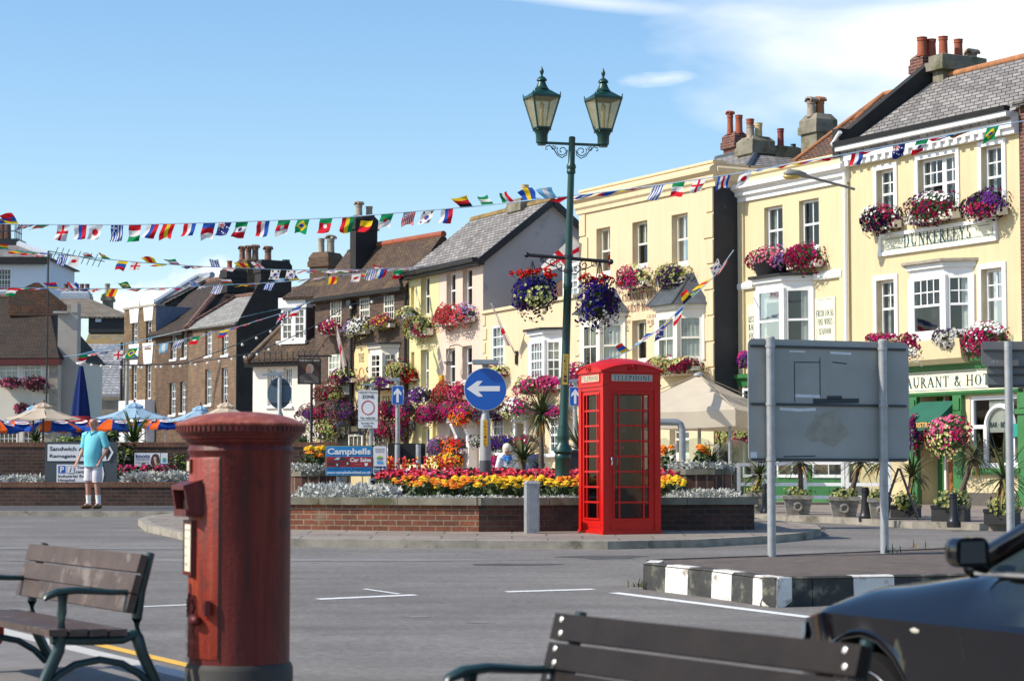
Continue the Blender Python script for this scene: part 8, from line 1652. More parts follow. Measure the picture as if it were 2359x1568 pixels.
def screens():
 pts = [zp('J', x, 0)[0] for x in (150, 395, 665, 985, 1345)]; Y0 = 45.5
 for i in range(4):
  a = at(pts[i], 1180, Y0 - i * .25); b = at(pts[i + 1], 1180, Y0 - (i + 1) * .25); z = g(45) + .1; zt = at(2000, zp('J', 0, 868 - 6 * i)[1], Y0).z - z; zm = at(2000, zp('J', 0, 1030)[1], Y0).z - z; v = Vector((b.x - a.x, b.y - a.y)); L = v.length - .02
  t = thing('glass_screen', ('white framed glass terrace screen at the left end, beside the small dark planter', 'white framed glass terrace screen under the left half of the big grey sign', 'white framed glass terrace screen under the middle of the big grey sign', 'white framed glass terrace screen beside the leaning chalk board')[i], 'glass screen', (a.x, a.y, z), math.atan2(v.y, v.x), 'glass screens round the hotel terrace')
  k = MB()
  for x in (0, L - .07): k.box(x, -.03, 0, x + .07, .03, zt)
  for zz in (.12, zm - .04, zt - .07): k.box(.07, -.028, zz, L - .07, .028, zz + .07)
  k.build('frame', white, t); MB().poly([(.07, 0, .19), (L - .07, 0, .19), (L - .07, 0, zt - .07), (.07, 0, zt - .07)]).build('pane', scrg, t)
 for i, (x1, x2, yt) in enumerate(((1400, 1515, 675), (1590, 1845, 675), (1890, 2125, 688))):
  Y = 45.8; X1, X2 = zp('I', x1, 0)[0], zp('I', x2, 0)[0]; a = at(X1, 1080, Y); s = pxm(Y); L = (X2 - X1) / s; z = g(Y) + .1; zt = at(X1, zp('I', 0, yt)[1], Y).z - z; zs = zt - .2
  t = thing('glass_screen', ('arched clear glass screen just right of the telephone box', 'arched clear glass screen below the middle of the beige parasol', 'arched clear glass screen below the right edge of the beige parasol')[i], 'glass screen', (a.x, Y, z), 0, 'arched glass screens under the beige parasol')
  MB().prism([(0, .1), (L, .1), (L, zs)] + [(L / 2 + L / 2 * math.cos(math.pi * j / 12), zs + .2 * math.sin(math.pi * j / 12)) for j in range(1, 12)] + [(0, zs)], -.006, .006, 'y').build('pane', scrg, t)
  MB().tube([(L + .06, 0, -.1), (L + .06, 0, zs - .02)], .045, 10).build('post', white, t); MB().ball((L + .06, 0, zs + .02), .06, 12, 8).build('ball_finial', white, t, smooth=60)
screens()
def canopy(t, r, z0, z1, n, pats, mats, seg=10, sag=.05, valance=0.0, rot=0.0, square=None):
 mb = MB(); edge = sorted([2 * math.pi * i / n for i in range(n)])
 bounds = pats
 for a0, a1, mi in bounds:
  rows = []
  for i in range(seg + 1):
   k = i / seg; row = []
   for j in range(5):
    u = j / 4; a = a0 + (a1 - a0) * u + rot; chord = math.cos((a1 - a0) / 2) / math.cos((a1 - a0) * (u - .5)); rad = r * k * (chord if k > .05 else 1)
    row.append((rad * math.cos(a), rad * math.sin(a), z1 + (z0 - z1) * k - sag * math.sin(math.pi * k) - .03 * k * math.sin(math.pi * u)))
   rows.append(row)
  if valance: rows.append([(x, y, z - valance * (1 + .25 * math.sin(math.pi * j / 4 * 3))) for j, (x, y, z) in enumerate(rows[-1])])
  o = len(mb.v); mb.v += [p for rw in rows for p in rw]
  for i in range(len(rows) - 1):
   for j in range(4): mb.f.append((o + i * 5 + j, o + i * 5 + j + 1, o + (i + 1) * 5 + j + 1, o + (i + 1) * 5 + j)); mb.m.append(mi)
 return mb.build('canopy', mats, t, smooth=25)
def even(n): return [(2 * math.pi * i / n, 2 * math.pi * (i + 1) / n, 0) for i in range(n)]
beige = cloth('beige_canvas', (.74, .655, .52), .35);
def beige_parasol():
 Y = 46; p = at(1612, 1180, Y); p.z = g(Y) + .1; s = pxm(Y); t = thing('parasol', 'large beige square parasol with deep valance right of the telephone box', 'parasol', p, 0); Z = lambda y: at(1612, y, Y).z - p.z
 r = 175 / s; q = r * 1.0; yt, ye, yv = Z(863), Z(948), Z(985); top = (0, 0, yt); c4 = [(-q * 1.25, -q * .55), (q * .35, -q * 1.2), (q * 1.2, q * .5), (-q * .4, q * 1.15)]
 mb = MB()
 for i in range(4):
  a, b = c4[i], c4[(i + 1) % 4]; n = 8; rows = []
  for u in range(n + 1):
   k = u / n; rows.append([(a[0] * k + (b[0] - a[0]) * k * v / 6, a[1] * k + (b[1] - a[1]) * k * v / 6, yt + (ye - yt) * k - .06 * math.sin(math.pi * k) - .05 * k * math.sin(math.pi * v / 6)) for v in range(7)])
  rows.append([(x, y, z - (ye - yv)) for x, y, z in rows[-1]]); o = len(mb.v); mb.v += [w for rw in rows for w in rw]
  for u in range(n + 1):
   for v in range(6): mb.f.append((o + u * 7 + v, o + u * 7 + v + 1, o + (u + 1) * 7 + v + 1, o + (u + 1) * 7 + v)); mb.m.append(0)
 cp = mb.build('canopy', beige, t, smooth=25); k = MB()
 for a in c4: k.tube([(0, 0, yt + .01), (a[0], a[1], ye + .012)], .012, 5)
 k.build('seam', M('parasol_seam', (.4, .34, .27), .8), cp)
 MB().lathe([(.12, yt - .02), (.10, yt + .03), (.02, yt + .06)], 12).build('cap', M('parasol_cap_grey', (.3, .3, .32), .5), t); MB().tube([(0, 0, -.05), (0, 0, yt)], .04, 10).build('pole', galv, t)
 for a in c4[:3]: MB().tube([(a[0] * .85, a[1] * .85, -.05), (a[0] * .85, a[1] * .85, ye)], .035, 8).build('corner_pole', galv, t)
beige_parasol()
def hoop():
 Y = 36.5; p = at(1572, 1086, Y); s = pxm(Y); t = thing('steel_hoop', 'grey steel pipe barrier bent over at the top, right of the telephone box', 'barrier', p); Z = lambda y: at(1572, y, Y).z - p.z
 MB().tube([(0, 0, -.5), (0, 0, Z(988)), (-.03, 0, Z(977)), (-.08, 0, Z(972)), (-1.2, 0, Z(970))], 8 / s, 12).build('pipe', galv, t, smooth=50)
hoop()
# left: garden walls, beds, parasols
Yl = gnd(250, 1164, .1).y; zl = g(Yl) + .1
def garden_wall(label, x1, x2, Y, ytop, name='garden_wall'):
 a, b = at(x1, 1100, Y), at(x2, 1100, Y); zt = at(250, ytop, Y).z - zl; t = thing(name, label, 'wall', (a.x, Y, zl)); L = b.x - a.x
 MB().box(0, 0, -.3, L, .33, zt - .21 * .5).build('wall', brk_wall, t); MB().box(-.01, -.015, zt - .105, L + .01, .345, zt).build('coping', brk_sold, t); return t
garden_wall('low dark brick garden wall behind the direction sign', -60, 640, Yl, 1110); garden_wall('higher dark brick garden wall under the parasols', -70, 776, Yl + 2.4, 1018)
mb = MB(); a, b = at(-60, 1100, Yl).x, at(640, 1100, Yl).x; zt = at(250, 1112, Yl).z - .06; mb.box(a, Yl + .33, zl - .2, b, Yl + 2.4, zt); tag(mb.build('bed_soil', soil), kind='structure')
sv, rd, gr = MB(), MB(), MB()
for _ in range(340):
 zx = rr.choice([rr.uniform(-80, 400), rr.uniform(1180, 1640), rr.uniform(1180, 1640)]); x = at(zx * .257, 1100, Yl + 1).x; y = Yl + rr.uniform(.5, 1.5); tuft(sv, x, y, zt, .22 if zx < 500 else .30, 14)
for _ in range(420):
 x = at(rr.uniform(1050, 1560) * .257, 1100, Yl + 1.6).x; y = Yl + rr.uniform(.8, 2.0); h = rr.uniform(.2, .42); bloom(rd, Vector((x, y, zt + h)), Vector((rr.gauss(0, .5), rr.gauss(-.7, .4), 1)).normalized(), .04, rr, 0 if rr.random() < .75 else 1)
 for _ in range(5): leaf(gr, Vector((x + rr.gauss(0, .07), y + rr.gauss(0, .07), zt + rr.uniform(.03, h))), Vector((rr.gauss(0, 1), rr.gauss(-.5, 1), .4)).normalized(), .11, .04, rr)
tag(sv.build('silver_leaf_plants', silver), 'silver foliage along the low garden wall behind the man', 'bedding plants', kind='stuff'); tag(rd.build('red_bedding', [FC['m'], FC['k']]), 'red and pink flowers below the hairdressing board', 'bedding plants', kind='stuff'); tag(gr.build('red_bedding_leaves', leafm), 'green leaves below the hairdressing board', 'bedding plants', kind='stuff')
def shrub(label, k, r, Y, green, n=260, seed=1, lf=.1):
 x1, y1 = zp(k, r[0], r[1]); x2, y2 = zp(k, r[2], r[3]); c = at((x1 + x2) / 2, (y1 + y2) / 2, Y); s = pxm(Y); r2 = random.Random(seed); t = thing('shrub', label, 'shrub', c); w, h = (x2 - x1) / s / 2, (y2 - y1) / s / 2; m2 = MB()
 for _ in range(n):
  v = Vector((r2.gauss(0, 1), r2.gauss(0, 1), r2.gauss(0, 1))).normalized(); p = Vector((v.x * w, v.y * min(w, .6), v.z * h)) * r2.uniform(.4, 1.08); leaf(m2, p, (v + Vector((0, 0, .4))).normalized(), lf * r2.uniform(.6, 1.4), lf * .4, r2, 0 if r2.random() < .7 else 1)
 m2.build('foliage', [green, leafl], t); MB().tube([(0, .1, -h * 1.1), (0.03, .1, 0), (0, .1, h * .6)], [.04, .03, .01], 6).build('stem', bark, t); return t
shrub('climbing shrub on the garden wall right of the direction sign', 'B', (1040, 800, 1215, 1090), Yl + 2.1, leafd, 420, 3, .09); shrub('thin green climber on the garden wall right of the hairdressing board', 'B', (1530, 920, 1680, 1085), Yl + 2.1, leafd, 240, 4, .07); shrub('low bright shrub peeping over the wall above the direction sign', 'B', (470, 790, 800, 830), Yl + 3, leafm, 260, 5, .1); shrub('round dark shrub between the parasol poles', 'B', (920, 730, 1080, 815), Yl + 5, leafd, 260, 6, .1)
shrub('small green shrub over the wall end right of the red post box', 'T', (385, 885, 535, 955), 51.5, leafm, 180, 7, .08)
palm_at('bright green fan palm over the wall behind the light blue parasol pole', 308, 1022, 1018, Yl + 4.5, .85, n=60, dead=0, seed=41, W=.04, droop=(.5, 1.5), elo=.0, pm=(leafm, leafl)); palm_at('green fan palm over the wall beside the cream parasol pole', 82, 1018, 1016, Yl + 4.5, .5, n=40, dead=0, seed=42, W=.035, droop=(.4, 1.2), elo=.0, pm=(leafm, leafl))
creamc, bluec = cloth('cream_canvas', (.72, .60, .46), .35), cloth('light_blue_canvas', (.42, .62, .78), .35); ubl, uor = cloth('umbrella_blue', (.01, .07, .36), .25), cloth('umbrella_orange', (.85, .14, .02), .3); redwood = M('red_wood_pole', (.09, .012, .01), .5)
def parasol(label, zx, yt, ye, half, Y, cm, pole, zwall=None):
 x = zx * .25709; t0 = at(x, 806.3 + yt * .25709, Y); z = g(Y) + .1; t = thing('parasol', label, 'parasol', (t0.x, Y, z), 0, 'plain parasols behind the garden wall'); s = pxm(Y); Z = lambda y: at(x, 806.3 + y * .25709, Y).z - z
 r = half * .25709 / s; H, E = Z(yt + 18), Z(ye); canopy(t, r, E, H, 8, even(8), [cm], sag=.04, rot=.3); canopy(t, r * .24, H - .06 + .005, H + .05, 8, even(8), [cm], 4, 0, .03, rot=.3).name = 'vent_cap'
 MB().tube([(0, 0, -.1), (0, 0, H + .03)], .03, 8).build('pole', pole, t); MB().lathe([(.012, H + .03), (.04, H + .07), (.02, H + .11), (.001, H + .12)], 8).build('finial', pole, t)
 k = MB()
 for i in range(8): a = 2 * math.pi * i / 8 + .3; k.tube([(0, 0, H - .06), (r * .97 * math.cos(a), r * .97 * math.sin(a), E - .02)], .012, 4)
 k.build('frame_ribs', pole, t)
parasol('cream parasol on a dark red pole left of the closed navy one', 390, 462, 615, 340, 57.5, creamc, redwood); parasol('light blue parasol behind the left cream one', 300, 485, 618, 255, 60, bluec, redwood)
parasol('light blue parasol above the man and direction sign', 1205, 462, 608, 345, 57, bluec, redwood); parasol('light blue parasol partly behind the cream one near the post box', 1795, 488, 632, 300, 58, bluec, redwood); parasol('cream parasol half hidden by the red post box cap', 2025, 460, 625, 340, 56.5, creamc, redwood)
def blue_umbrella(label, zx, yt, ye, half, Y, rot):
 x = zx * .25709; t0 = at(x, 806.3 + yt * .25709, Y); z = g(Y) + .1; t = thing('parasol', label, 'parasol', (t0.x, Y, z), 0, 'blue and orange parasols behind the garden wall'); s = pxm(Y); Z = lambda y: at(x, 806.3 + y * .25709, Y).z - z
 r = half * .25709 / s; H, E = Z(yt), Z(ye - 18); pats = []
 for i in range(4): a = i * math.pi / 2; pats += [(a, a + R(32), 1), (a + R(32), a + R(90), 0)]
 c = canopy(t, r, E, H, 8, pats, [ubl, uor], 8, -.04, .07, rot=rot); MB().tube([(0, 0, -.1), (0, 0, H)], .025, 8).build('pole', white, t)
 for i in range(4):
  a = i * math.pi / 2 + R(61) + rot; lg = MB(); rad = r * .70; cx_, cy_ = rad * math.cos(a), rad * math.sin(a); k_ = .70 * math.cos(R(29)); zc = H + (E - H) * .70 * 1.0 + .045 + .01; tx_, ty_ = -math.sin(a), math.cos(a); sl = (E - H) / r
  def pt(u, v): return (cx_ * math.cos(R(29)) * 1.06 + tx_ * u + math.cos(a) * v, cy_ * math.cos(R(29)) * 1.06 + ty_ * u + math.sin(a) * v, H + (E - H) * (rad / r + v / r) * .985 + .075)
  n = 12; lg.add([pt(.23 * math.cos(2 * math.pi * j / n), .10 * math.sin(2 * math.pi * j / n)) for j in range(n)], [tuple(range(n))], 0); q = [pt(-.14, -.02), pt(.14, -.02), pt(.14, .025), pt(-.14, .025)]; lg.add([(x_, y_, z_ + .006) for x_, y_, z_ in q], [(0, 1, 2, 3)], 1); lg.build('logo', [white, M('logo_red', (.5, .03, .04), .6)], c)
for i, (zx, yt, ye, hf, Y, rot) in enumerate(((-30, 610, 735, 190, 62, .2), (165, 612, 722, 185, 64, 1.0), (475, 598, 722, 250, 61, 1.15), (790, 596, 712, 165, 66, .1), (1015, 590, 722, 255, 61.5, 1.15), (1320, 590, 692, 160, 68, 1.5), (1480, 598, 700, 170, 63, .8))):
 blue_umbrella(('blue and orange parasol cut off by the left edge', 'blue and orange parasol under the left side of the cream one', 'blue and orange parasol under the right side of the left cream one', 'blue and orange parasol just right of the closed navy one', 'blue and orange parasol directly above the man', 'small far blue and orange parasol right of the light blue pole', 'blue and orange parasol touching the post box cap')[i], zx, yt, ye, hf, Y, rot)
def closed_parasol():
 Y = 66; x = 185; z = g(Y) + .1; p = at(x, 1000, Y); s = pxm(Y); t = thing('parasol', 'tall closed navy parasol with white tip', 'parasol', (p.x, Y, z)); Z = lambda yy: at(x, 806.3 + yy * .25709, Y).z - z; mb = MB(); n = 32; prof = [(10, 130), (18, 150), (42, 300), (62, 440), (76, 560), (84, 640), (80, 700), (70, 790)]
 vs = [(q * .257 / s * (1 + .13 * math.cos(8 * 2 * math.pi * j / n)) * math.cos(2 * math.pi * j / n), q * .257 / s * (1 + .13 * math.cos(8 * 2 * math.pi * j / n)) * math.sin(2 * math.pi * j / n), Z(y)) for q, y in prof for j in range(n)]
 mb.add(vs, [(i * n + j, i * n + (j + 1) % n, (i + 1) * n + (j + 1) % n, (i + 1) * n + j) for i in range(len(prof) - 1) for j in range(n)] + [tuple(range(n))]); mb.build('canopy', cloth('navy_canvas', (.012, .03, .14), .1), t, smooth=60)
 MB().tube([(0, 0, -.1), (0, 0, Z(125))], .05, 10).build('pole', white, t); MB().lathe([(.05, Z(128)), (.16, Z(120)), (.15, Z(110)), (.05, Z(100)), (.001, Z(98))], 12).build('tip', white, t)
 k = MB()
 for j in range(10): a0, a1 = math.pi * (1.15 + .7 * j / 10), math.pi * (1.15 + .7 * (j + 1) / 10); r = 98 * .257 / s; k.poly([(r * math.cos(a0), r * math.sin(a0), Z(640)), (r * math.cos(a1), r * math.sin(a1), Z(640)), (r * math.cos(a1), r * math.sin(a1), Z(592)), (r * math.cos(a0), r * math.sin(a0), Z(592))])
 k.build('red_band', M('logo_red', (.5, .03, .04), .6), t)
closed_parasol()
def lamp_column(label, x, yb, yt, Y):
 z = g(Y) + .1; p = at(x, 900, Y); t = thing('street_lamp', label, 'street lamp', (p.x, Y, z)); s = pxm(Y); H = at(x, yt, Y).z - z; MB().lathe([(.10, -.1), (.09, H * .4), (.06, H)], 10).build('post', galv, t, smooth=50)
 MB().lathe([(.001, H + .35), (.12, H + .3), (.33, H + .12), (.36, H + .05), (.30, H), (.05, H - .02)], 14, (.12, 0, 0)).build('lamp_head', M('grey_lamp_head', (.3, .32, .33), .5), t, smooth=40)
lamp_column('grey street lamp with dish shaped head in front of the yellow brick house', 292.5, 1010, 828, 88)
def weed(label, x, y, h, Y=None, mat=None, n=14, seed=1):
 p = gnd(x, y, h); r2 = random.Random(seed); t = thing('weed', label, 'weed', p, 0, 'weeds along the kerbs'); m2 = MB()
 for _ in range(n): strap(m2, (r2.gauss(0, .05), r2.gauss(0, .03), 0), r2.uniform(0, 6.28), r2.uniform(.4, 1.4), r2.uniform(.05, .12), .009, r2.uniform(.2, 1), r2, 0, 3)
 m2.build('leaves', mat or leafm, t)
for i, q in enumerate((('weed growing at the left end of the black and white kerb', 1472, 1352, .02, 22, M('weed_olive', (.10, .11, .025), .8, .3, 9)), ('weed at the foot of the last white kerb stone', 1790, 1396, .0, 16, MATS['weed_olive']), ('dry brown weed stalks on the kerbed island between post and car', 2115, 1262, .25, 12, palmb), ('weed in the island kerb beside the red post box', 372, 1222, .02, 14, leafm), ('weed at the right tip of the island kerb', 1886, 1222, .02, 14, leafm), ('weed tuft at the foot of the right grey sign post', 2052, 1273, .25, 12, leafm))): weed(q[0], q[1], q[2], q[3], None, q[5], q[4], i)
# bunting
FP = dict(r=(.62, .015, .03), w=(.78, .77, .75), b=(.02, .09, .42), g=(.005, .26, .09), y=(.80, .56, .02), k=(.02, .02, .022), n=(.015, .025, .16), l=(.22, .52, .75), o=(.75, .2, .03))
FK = 'rwbgyknlo'; FM = [cloth('flag_' + c, FP[c], .4) for c in FK]; cordm = M('blue_white_cord', (.35, .5, .65), .7)
def design(s):
 k, c = s.split(':') if ':' in s else (s, '')
 disc = lambda u, v, r=.26: (u - .5) ** 2 + ((v - .5) * 1.3) ** 2 < r * r
 if k == 'H': return lambda u, v: c[min(len(c) - 1, int(u * len(c)))]
 if k == 'V': return lambda u, v: c[min(len(c) - 1, int(v * len(c)))]
 if k == 'E': return lambda u, v: 'r' if abs(u - .5) < .11 or abs(v - .5) < .09 else 'w'
 if k == 'J': return lambda u, v: 'r' if disc(u, v) else 'w'
 if k == 'K': return lambda u, v: ('r' if u < .5 + .12 * math.sin(v * 9) else 'b') if disc(u, v, .22) else ('k' if abs(abs(u - .5) - .33) < .09 and abs(abs(v - .5) - .33) < .07 else 'w')
 if k == 'US': return lambda u, v: ('w' if (int(u * 18) + int(v * 22)) % 3 == 0 else 'n') if u < .52 and v < .42 else 'rw'[int(u * 13) % 2]
 if k == 'GR': return lambda u, v: ('w' if abs(u - .25) < .06 or abs(v - .2) < .05 else 'b') if u < .5 and v < .4 else 'bw'[int(u * 9) % 2]
 if k == 'UY': return lambda u, v: 'wb'[int(u * 9) % 2]
 if k == 'BR': return lambda u, v: 'b' if disc(u, v, .18) else ('y' if abs(u - .5) / .40 + abs(v - .5) / .42 < 1 else 'g')
 if k == 'AU': return lambda u, v: ('r' if abs(u - .25) < .05 or abs(v - .22) < .05 else 'w' if abs(u - .25) < .10 or abs(v - .22) < .09 or abs(abs(u - .25) - abs(v - .22)) < .05 else 'n') if u < .5 and v < .45 else ('w' if (int(u * 9) * 3 + int(v * 11) * 5) % 11 == 0 else 'n')
 if k == 'D': return lambda u, v: (c[-1] if disc(u, v, .16) else c[min(len(c) - 2, int(v * (len(c) - 1)))])
 if k == 'UK': return lambda u, v: 'r' if abs(u - .5) < .07 or abs(v - .5) < .06 else 'w' if abs(u - .5) < .13 or abs(v - .5) < .11 or abs(abs(u - .5) - abs(v - .5)) < .07 else 'n'
 return lambda u, v: 'w'
DES = ['H:rwb', 'V:grw', 'E', 'H:wbr', 'J', 'GR', 'V:rwg', 'H:yry', 'US', 'AU', 'V:kyr', 'BR', 'K', 'UY', 'V:gyr', 'H:lwl', 'V:bwr', 'UK', 'D:grw', 'V:ybr']
def bunting(label, path, flags, fw, fh, seed, swing=(-.9, -.2)):
 """path: (x, y, depth) in the measuring grid; flags: (x, design, pose)"""
 rr = random.Random(seed); t = thing('bunting', label, 'bunting', at(*path[0]), 0, 'strings of small flags across the street'); o = Vector(t.location)
 def on(x):
  for p, q in zip(path, path[1:]):
   if (p[0] <= x <= q[0]) or (q[0] <= x <= p[0]): k = (x - p[0]) / (q[0] - p[0]); return at(x, p[1] + (q[1] - p[1]) * k, p[2] + (q[2] - p[2]) * k), p[2] + (q[2] - p[2]) * k
  return at(*path[-1]), path[-1][2]
 n = 60; MB().tube([on(path[0][0] + (path[-1][0] - path[0][0]) * i / n)[0] - o for i in range(n + 1)], .011, 5).build('cord', cordm, t)
 for x, ds, pose in flags:
  x += rr.uniform(-4, 4)
  fn = design(ds); (a, Y), (b, _) = on(x - fw / 2), on(x + fw / 2); s = pxm(Y); h = fh / s * rr.uniform(.88, 1.1); sw = rr.uniform(*swing); dn = Vector((sw * .6, rr.uniform(-.3, .3), -1)).normalized()
  if pose == 'u': dn = Vector((rr.uniform(-.8, -.2), rr.uniform(-.4, .4), rr.uniform(.5, 1))).normalized(); h *= .8
  if pose == 's': dn = Vector((-1, rr.uniform(-.8, .8), -.35)).normalized(); h *= .85
  nu, nv = (20, 24) if fh > 28 else (10, 12); ph = rr.uniform(0, 6.28); am = h * (.09 if pose == 'd' else .13); vs = []; mi = []; fs = []; tw = rr.uniform(-.5, .5) * (0 if pose == 'd' else 1)
  for j in range(nv + 1):
   v = j / nv
   for i in range(nu + 1):
    u = i / nu; p = a + (b - a) * (u + (tw * (u - .5) * v)) - o + dn * h * v * (1 + .05 * math.sin(ph + u * 5)); p.y += am * math.sin(ph + 5 * v + 3.5 * u) * v * 2; p.z += am * .7 * math.sin(ph * 2 + 4 * u + 2 * v) * v; p.x += am * .5 * math.sin(ph + 6 * v) * v; vs.append(p)
  for j in range(nv):
   for i in range(nu): fs.append((j * (nu + 1) + i, j * (nu + 1) + i + 1, (j + 1) * (nu + 1) + i + 1, (j + 1) * (nu + 1) + i)); mi.append(FK.index(fn((i + .5) / nu, (j + .5) / nv)))
  used = sorted(set(mi)); m2 = MB(); m2.add(vs, fs, [used.index(q) for q in mi]); m2.build('flag', [FM[q] for q in used], t, smooth=80)
A_ = lambda x: x * .25709
C_ = lambda x: 518.3 + x * .25709
E_ = lambda x: 1094.3 + x * .25709
G2 = lambda x: 1612.6 + x * .31641
S1 = [(A_(x), d, p) for x, d, p in ((-10, 'H:wb', 'u'), (125, 'D:ybrr', 'u'), (265, 'UK', 's'), (415, 'V:grw', 's'), (575, 'E', 'd'), (735, 'H:wbr', 'd'), (870, 'J', 'd'), (1045, 'GR', 'd'), (1200, 'V:rwg', 'd'), (1365, 'H:wbr', 'd'), (1530, 'H:ryr', 'd'), (1695, 'H:rwb', 'd'), (1865, 'D:brwr', 'd'), (2020, 'AU', 'd'), (2185, 'D:gwrn', 'd'))]
S1 += [(C_(x), d, 'd') for x, d in ((350, 'H:rwb'), (520, 'D:grww'), (690, 'BR'), (925, 'D:grrw'), (1100, 'H:ryg'), (1285, 'V:kyr'), (1462, 'D:gwr'), (1647, 'US'), (1818, 'K'), (1997, 'H:wbr'))] + [(C_(2170), 'V:kry', 'u')]
S1 += [(E_(x), d, p) for x, d, p in ((105, 'V:gwg', 'u'), (290, 'H:gwr', 'u'), (480, 'H:byb', 'u'), (672, 'H:lwl', 'u'), (830, 'H:rr', 's'), (1050, 'H:bwb', 's'), (1220, 'H:rbb', 's'), (1445, 'H:ybr', 's'), (1640, 'UY', 'd'), (1835, 'V:gwr', 'd'), (2032, 'E', 'd'), (2225, 'H:bwrwb', 'd'))]
S1 += [(G2(x), d, p) for x, d, p in ((332, 'J', 'd'), (460, 'GR', 's'), (625, 'H:gwr', 's'), (790, 'H:yrb', 's'), (965, 'H:rr', 's'), (1142, 'H:rwb', 'd'), (1295, 'V:bwr', 's'), (1462, 'AU', 'd'), (1612, 'D:gwrn', 'd'), (1812, 'H:rwb', 's'), (1942, 'H:gry', 's'), (2132, 'BR', 'd'))]
bunting('long top string of flags across the sky, passing behind the tall lamp post', [(-40, 514, 40), (45, 517, 40), (300, 517.5, 39.5), (520, 512, 39), (788, 501, 38.5), (1108, 474, 38), (1250, 458, 37.5), (1340, 449, 37.5), (1505, 428, 37), (1644, 408, 36.5), (1702, 399, 36.5), (1930, 359, 36), (2088, 329, 36), (2306, 288, 35.5), (2420, 268, 35.5)], S1, 28, 37, 3, (-.75, -.1))
rq = random.Random(11)
def auto(x0, x1, step):
 r, x = [], x0
 while x < x1: r.append((x, rq.choice(DES), rq.choice('dsssu'))); x += step * rq.uniform(.8, 1.2)
 return r
bunting('middle string of fluttering flags ending at the lemon house eaves', [(-40, 568, 55), (0, 573, 55), (154, 588, 57), (329, 605, 59), (488, 615, 61), (672, 622, 63), (852, 621, 65), (1004, 612, 66.3)], auto(8, 985, 33), 22, 23, 5)
bunting('lower string of fluttering flags from the tall white house to the pub roof', [(-40, 661, 55), (0, 661.5, 55), (154, 665, 57), (360, 664, 59), (588, 653, 62), (652, 649, 63), (750, 638, 64), (852, 628, 66), (955, 619, 67)], auto(4, 950, 30), 21, 22, 9)
bunting('slanting string of flags rising to the pub gutter in front of the brick terrace', [(146, 821, 60), (200, 815, 60), (321, 801, 62), (411, 784, 64), (550, 752, 68), (647, 722, 70), (722, 693, 71.5)], auto(156, 715, 32), 20, 22, 12)
bunting('steep string of flags from the annex down behind the telephone box', [(1690, 576, 50.4), (1648, 634, 49), (1596, 683, 47.5), (1519, 757, 45), (1454, 806, 43), (1416, 822, 41.5), (1380, 830, 40)][::-1], [(x, rq.choice(DES), rq.choice('dsu')) for x in (1418, 1440, 1478, 1500, 1520, 1545, 1566, 1585, 1604, 1628, 1650, 1668)], 19, 30, 15)
def festoon(label, path, n):
 t = thing('festoon_lights', label, 'string lights', at(*path[0]), 0, 'festoon lights'); o = Vector(t.location); P = [at(*p) - o for p in path]; MB().tube(P, .016, 5).build('cord', M('dark_cable', (.02, .04, .06), .7), t); first = None
 for i in range(n):
  k = (i + .5) / n * (len(P) - 1); j = int(k); p = P[j] + (P[j + 1] - P[j]) * (k - j) - Vector((0, 0, .09))
  if first is None: m2 = MB(); m2.ball((0, 0, 0), .05, 8, 5); first = m2.build('bulb', M('bulb_white', (.75, .73, .66), .3), t, loc=p)
  else: q = first.copy(); COL.objects.link(q); q.parent = t; q.location = p
festoon('string of white bulbs drooping in front of the brick terrace and cottage', [(200, 833, 70), (260, 839, 70), (320, 841, 70), (438, 836, 70), (510, 825, 70), (588, 812, 70), (660, 782, 70), (735, 745, 70), (800, 704, 68), (930, 670, 68)], 24)
festoon('second string of white bulbs sloping up to the pub bay', [(300, 840, 72), (420, 838, 72), (542, 795, 72), (640, 750, 72), (700, 700, 71)], 12)
# flags on poles, hanging pub sign, lanterns
def pole_flag(label, base, tip, a, b, c, d, des='E'):
 """St George flags: corner points a, b along the pole and c, d along the free edge, as (x, y, depth)"""
 t = thing('flag', label, 'flag', at(*base), 0, 'white flags with red crosses on the house fronts'); o = Vector(t.location); p0, p1 = at(*base) - o, at(*tip) - o; MB().tube([p0, p1], .022, 6).build('flagpole', M('pale_flagpole', (.6, .58, .54), .5), t); MB().box(-.06, -.05, -.18, .06, .25, .18).build('bracket', blackp, t)
 q = [at(*w) - o for w in (a, b, c, d)]; m2 = MB(); nu, nv = 16, 12; fn = design(des); mi = []; vs = []
 for j in range(nv + 1):
  for i in range(nu + 1): u, v = i / nu, j / nv; p = (q[0] * (1 - u) + q[3] * u) * (1 - v) + (q[1] * (1 - u) + q[2] * u) * v; p.y += .09 * math.sin(6 * u + 3 * v) * (u + .2); vs.append(p)
 for j in range(nv):
  for i in range(nu): mi.append(1 if fn((j + .5) / nv, (i + .5) / nu) == 'r' else 0)
 m2.add(vs, [(j * (nu + 1) + i, j * (nu + 1) + i + 1, (j + 1) * (nu + 1) + i + 1, (j + 1) * (nu + 1) + i) for j in range(nv) for i in range(nu)], mi); m2.build('cloth', [FM[1], FM[0]], t, smooth=80)
fz = lambda k, x, y, Y: (*zp(k, x, y), Y)
pole_flag('furled white and red flag on a pole on the brick pub', fz('T', 868, 270, 68), fz('C', 1005, 1358, 67.2), fz('C', 1000, 1358, 67.2), fz('T', 850, 250, 67.8), fz('T', 832, 290, 67.4), fz('T', 780, 20, 67))
pole_flag('furled white and red flag on a slanting pole on the low cream house', fz('F', 375, 1185, 60), fz('F', 145, 705, 59.3), fz('F', 190, 790, 59.4), fz('F', 335, 1090, 59.8), fz('F', 275, 1075, 59.6), fz('F', 200, 850, 59.2))
